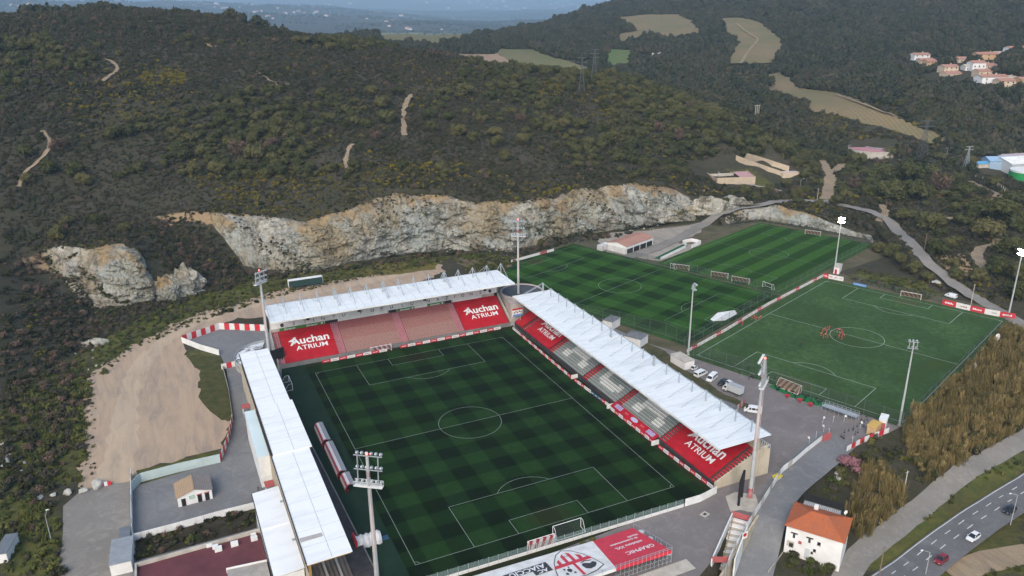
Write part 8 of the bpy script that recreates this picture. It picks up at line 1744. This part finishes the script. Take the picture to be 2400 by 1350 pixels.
for a, b in zip(q[:-1], q[1:]):
    for i in range(int(np.hypot(*(b - a)) * 2.4)): x.append(a + (b - a) * nrg.random() + nrg.normal(size=2) * 2.0)
x = np.array(x); n = len(x); scatter('lot_edge_weeds', 'weeds creeping onto the edge of the dirt lot', TUFTS + SHRUBS[:1], np.stack([x[:, 0], x[:, 1], x[:, 0] * 0], 1), nrg.uniform(.15, .7, n), (nrg.random(n) * 1000).astype(int) % 3)
cv = []                                                                # bushes clinging to the rock and hanging over its brow
for o in list(COL.objects):
    if o.name.split('.')[0] in ('quarry_cliff', 'rock_bluff', 'low_rock_face'):
        co = np.zeros(len(o.data.vertices) * 3); o.data.vertices.foreach_get('co', co); co = co.reshape(-1, 3); up = np.zeros(len(co)); o.data.attributes['up'].data.foreach_get('value', up)
        f = fbm(co[:, 0] + co[:, 2], co[:, 1] - co[:, 2], 9, 3) + np.where(up > .95, .55, 0) + np.where(up < .1, .3, 0); k = np.nonzero((f + nrg.uniform(-.2, .2, len(f)) > .42))[0]; tp = np.nonzero(up > .955)[0]; cv.append(co[nrg.choice(tp, min(len(tp), 520), replace=False)] + np.array([0, 0, .7])); cv.append(co[nrg.choice(k, min(len(k), 1300), replace=False)])
cv = np.concatenate(cv); n = len(cv); scatter('cliff_scrub', 'bushes clinging to the quarry face', SHRUBS + DRYS + TUFTS[1:], cv - np.array([0, 0, .3]), nrg.uniform(.35, 1.1, n), (nrg.random(n) * 1000).astype(int) % 6)
# --- 4. trees one can tell apart: each an object of its own
def make_tree(i, mesh, barkh=.25):
    root = D.objects.new('oak_tree', None); COL.objects.link(root)
    mb = MB(); r = random.Random(i)
    mb.tube((0, 0, -.15), (.02, .01, .30), .075, .05, 7); mb.tube((.02, .01, .28), (-.02, .0, .62), .05, .025, 6)
    for k in range(4):
        a = r.uniform(0, 6.28); mb.tube((.02, .01, .26 + .05 * k), (.38 * math.cos(a), .38 * math.sin(a), .55 + .08 * k), .03, .012, 5)
    mb.build('trunk', M_BARK, root, False); c = link('crown', mesh, root); c.location = (0, 0, .10); return root
TREES = [make_tree(i, CROWNS[i]) for i in range(6)] + [make_tree(6, CROWNS_DRY[0]), make_tree(7, CROWNS_DRY[1])]
# prominent trees read off the photo: (pixel x, pixel y of foot, crown width in pixels)
SEEN = [(270,325,62),(300,318,50),(420,372,70),(480,372,60),(455,405,44),(510,410,60),(560,365,60),(600,375,70),(640,352,56),(690,345,50),(515,240,36),(585,225,44),(610,250,40),(755,225,40),(60,370,46),(140,355,60),(118,405,52),(180,415,60),(200,435,50),(65,430,40),(745,300,40),(700,290,40),
        (870,222,46),(900,255,52),(930,225,40),(905,290,56),(880,330,48),(860,300,40),(1040,230,52),(1090,225,54),(1150,235,50),(1050,285,40),(1010,280,44),(1010,310,46),(1075,320,50),(1110,335,46),(1160,325,52),(1165,345,46),(1225,340,50),(1255,300,48),(1220,285,40),(1185,375,44),(1320,300,40),(1360,305,52),(1410,310,46),(1420,340,52),(1480,350,50),(1470,315,44),(1500,325,44),(1350,365,44),(1390,370,50),(1450,380,40),(1540,310,46),(1590,330,50),(1620,300,44),(1560,280,40),
        (2130,430,90),(2180,420,70),(2060,425,80),(2010,390,60),(2090,470,90),(2030,460,60),(2000,440,50),(2150,470,80),(2200,450,70),(2250,470,70),(2290,510,80),(2340,520,90),(2380,480,70),(2390,540,80),(2250,530,60),(2180,540,80),(2120,520,60),(2200,600,60),(2310,565,80),(2370,600,90),(2340,640,80),(2290,660,60),(2395,660,80),(2380,700,70),(2240,430,50),(2330,440,46),(2270,390,50),(2060,395,44),(1985,370,40),(1900,375,44),(1830,360,60),(1870,345,50),(1790,345,56),(1760,350,50),(1730,345,46),(1700,335,50),(1660,345,50),(1640,365,44),(1610,355,44),(2085,370,46),(2120,365,44),(2200,380,46),(2230,395,50),(1960,480,44),(1985,470,50),(1770,470,36),(1720,460,32),(1700,480,32),
        (2090,600,54),(2110,620,50),(2140,640,50),(2060,590,50),(2170,660,40),(1268,575,26),(1800,455,36),(1840,440,34),(1890,455,40),(1870,480,34),(2240,650,44),(1745,455,34)]
placed = []
def put_tree(p, w, kind=None, src='oak_tree'):
    i = rng.randrange(6) if kind is None else kind
    t = TREES[i]; c = copy_tree(t); c.name = src; c.location = (float(p[0]), float(p[1]), float(p[2]) - .1 * w); c.rotation_euler = (0, 0, rng.uniform(0, 6.28)); c.scale = (w, w, w * rng.uniform(.82, 1.08)); placed.append((p[0], p[1], w)); return c
def zone_label(px, py, p, w, kind=None):
    d = math.hypot(p[0] - C0[0], p[1] - C0[1])
    if kind == 6: look = 'bare brownish tree'
    else: look = 'broad oak' if w > 5.2 else ('round oak' if w > 3.6 else 'small bushy oak')
    if px > 1950 and py > 370:
        z = 'left of the winding lane' if px < 2060 and py > 480 else ('between the track fork and the pink tank' if px < 2110 else ('below the concrete post fence' if py < 480 else ('on the bank right of the lane' if px > 2230 else 'in the grove above the lane')))
    elif px > 1600 and py > 330: z = 'beside the cream compound' if px < 1800 else 'between the compound and the track fork'
    else:
        row = 'high on' if py < 190 else ('half way up' if py < 290 else 'low on')
        col = ['the ochre bluff', 'the scrubby gully', 'the left of the far stand', 'the right of the far stand', 'the lone mast', 'the chequered training pitch', 'the pink-roofed garage', 'the striped pitch'][min(7, max(0, int(px // 260)))]
        z = f'{row} the hill above {col}'
    return f'{look} {z}'
ntree = 0
for px, py, wpx in SEEN:
    p = hit(px, py); dep = (np.array(p) - C0) @ AX_F; w = wpx / FPX * dep / 2 / 1.0
    k = 6 if rng.random() < .05 else None; o = put_tree(p, w, k); tag(o, zone_label(px, py, p, w, k), 'tree', 'oak trees on the hills'); ntree += 1
x, y, d = polar(5200, 300, 640, -50, 2450); z, m_ = height(x, y, True); ppx, ppy, _ = px_of(x, y, z)
k = (m_ > .97) & keep(x, y, m_, 4.0) & (ppy > 118) & (ppy < 640) & (ppx > -20) & (ppx < 2420); k &= fbm(x + 70, y + 20, 90, 2) + nrg.uniform(-.25, .25, len(x)) > np.where(ppx > 1100, -.2, .12) + np.where(ppy < 200, .15, 0) + np.where((ppy > 400) & (ppx < 1600), .3, 0)
x, y, z, d, ppx, ppy = [q[k] for q in (x, y, z, d, ppx, ppy)]; s_ok = sightline(x, y, z, 2)
for a, b, c, q, u, v, ok in zip(x, y, z, d, ppx, ppy, s_ok):
    if ntree >= 296: break
    w = rng.uniform(2.8, 5.2)
    if not ok or any((a - e) ** 2 + (b - f) ** 2 < ((w + g) * .62) ** 2 for e, f, g in placed): continue
    kd = 6 if rng.random() < .06 else None; o = put_tree((a, b, c), w, kd); tag(o, zone_label(u, v, (a, b, c), w, kd), 'tree', 'oak trees on the hills'); ntree += 1
# the oaks past the three hundred nearest: one mass
x, y, d = polar(20000, 300, 720, -50, 2450); z, m_ = height(x, y, True); ppx, ppy, _ = px_of(x, y, z)
k = (m_ > .97) & keep(x, y, m_, 4.0) & (ppy > 95) & (ppy < 420); k &= fbm(x + 70, y + 20, 90, 2) + nrg.uniform(-.3, .3, len(x)) > np.where(ppx > 1000, -.05, .1)
x, y, z = x[k][:3200], y[k][:3200], z[k][:3200]; k = sightline(x, y, z, 2) & np.array([min((a - e) ** 2 + (b - f) ** 2 for e, f, g in placed) > 22 for a, b in zip(x, y)]); x, y, z = x[k], y[k], z[k]; s = 1.8 + 3.8 * nrg.beta(1.3, 2.0, len(x))
scatter('hillside_oaks', 'smaller oaks dotted through the scrub of the hillside', CROWNS, np.stack([x, y, z + .1], 1), s, (nrg.random(len(x)) * 1000).astype(int) % 6)
for t in TREES[:7]: 
    for ch in list(t.children): D.objects.remove(ch)
    D.objects.remove(t)
pk = hit(1988, 1102); o = TREES[7]; o.name = 'blossom_tree'; o.location = (pk[0], pk[1], pk[2] - .2); o.scale = (3.6, 3.6, 3.4); tag(o, 'pink flowering tree beside the access road', 'tree')
# --- haze
mb = MB(); mb.box(-20000, 30000, -1500, 38000, -700, 2600)
def haze():
    mt = D.materials.new('haze'); mt.use_nodes = True; nt = mt.node_tree; nt.nodes.clear()
    o = nt.nodes.new('ShaderNodeOutputMaterial'); v = nt.nodes.new('ShaderNodeVolumePrincipled'); v.inputs['Color'].default_value = (.58, .80, 1.0, 1); v.inputs['Density'].default_value = 0.0001; v.inputs['Anisotropy'].default_value = .1
    nt.links.new(v.outputs[0], o.inputs['Volume']); return mt
HZ = mb.build('haze', haze()); tag(HZ, 'pale blue evening haze over the valley', None, None, 'stuff')
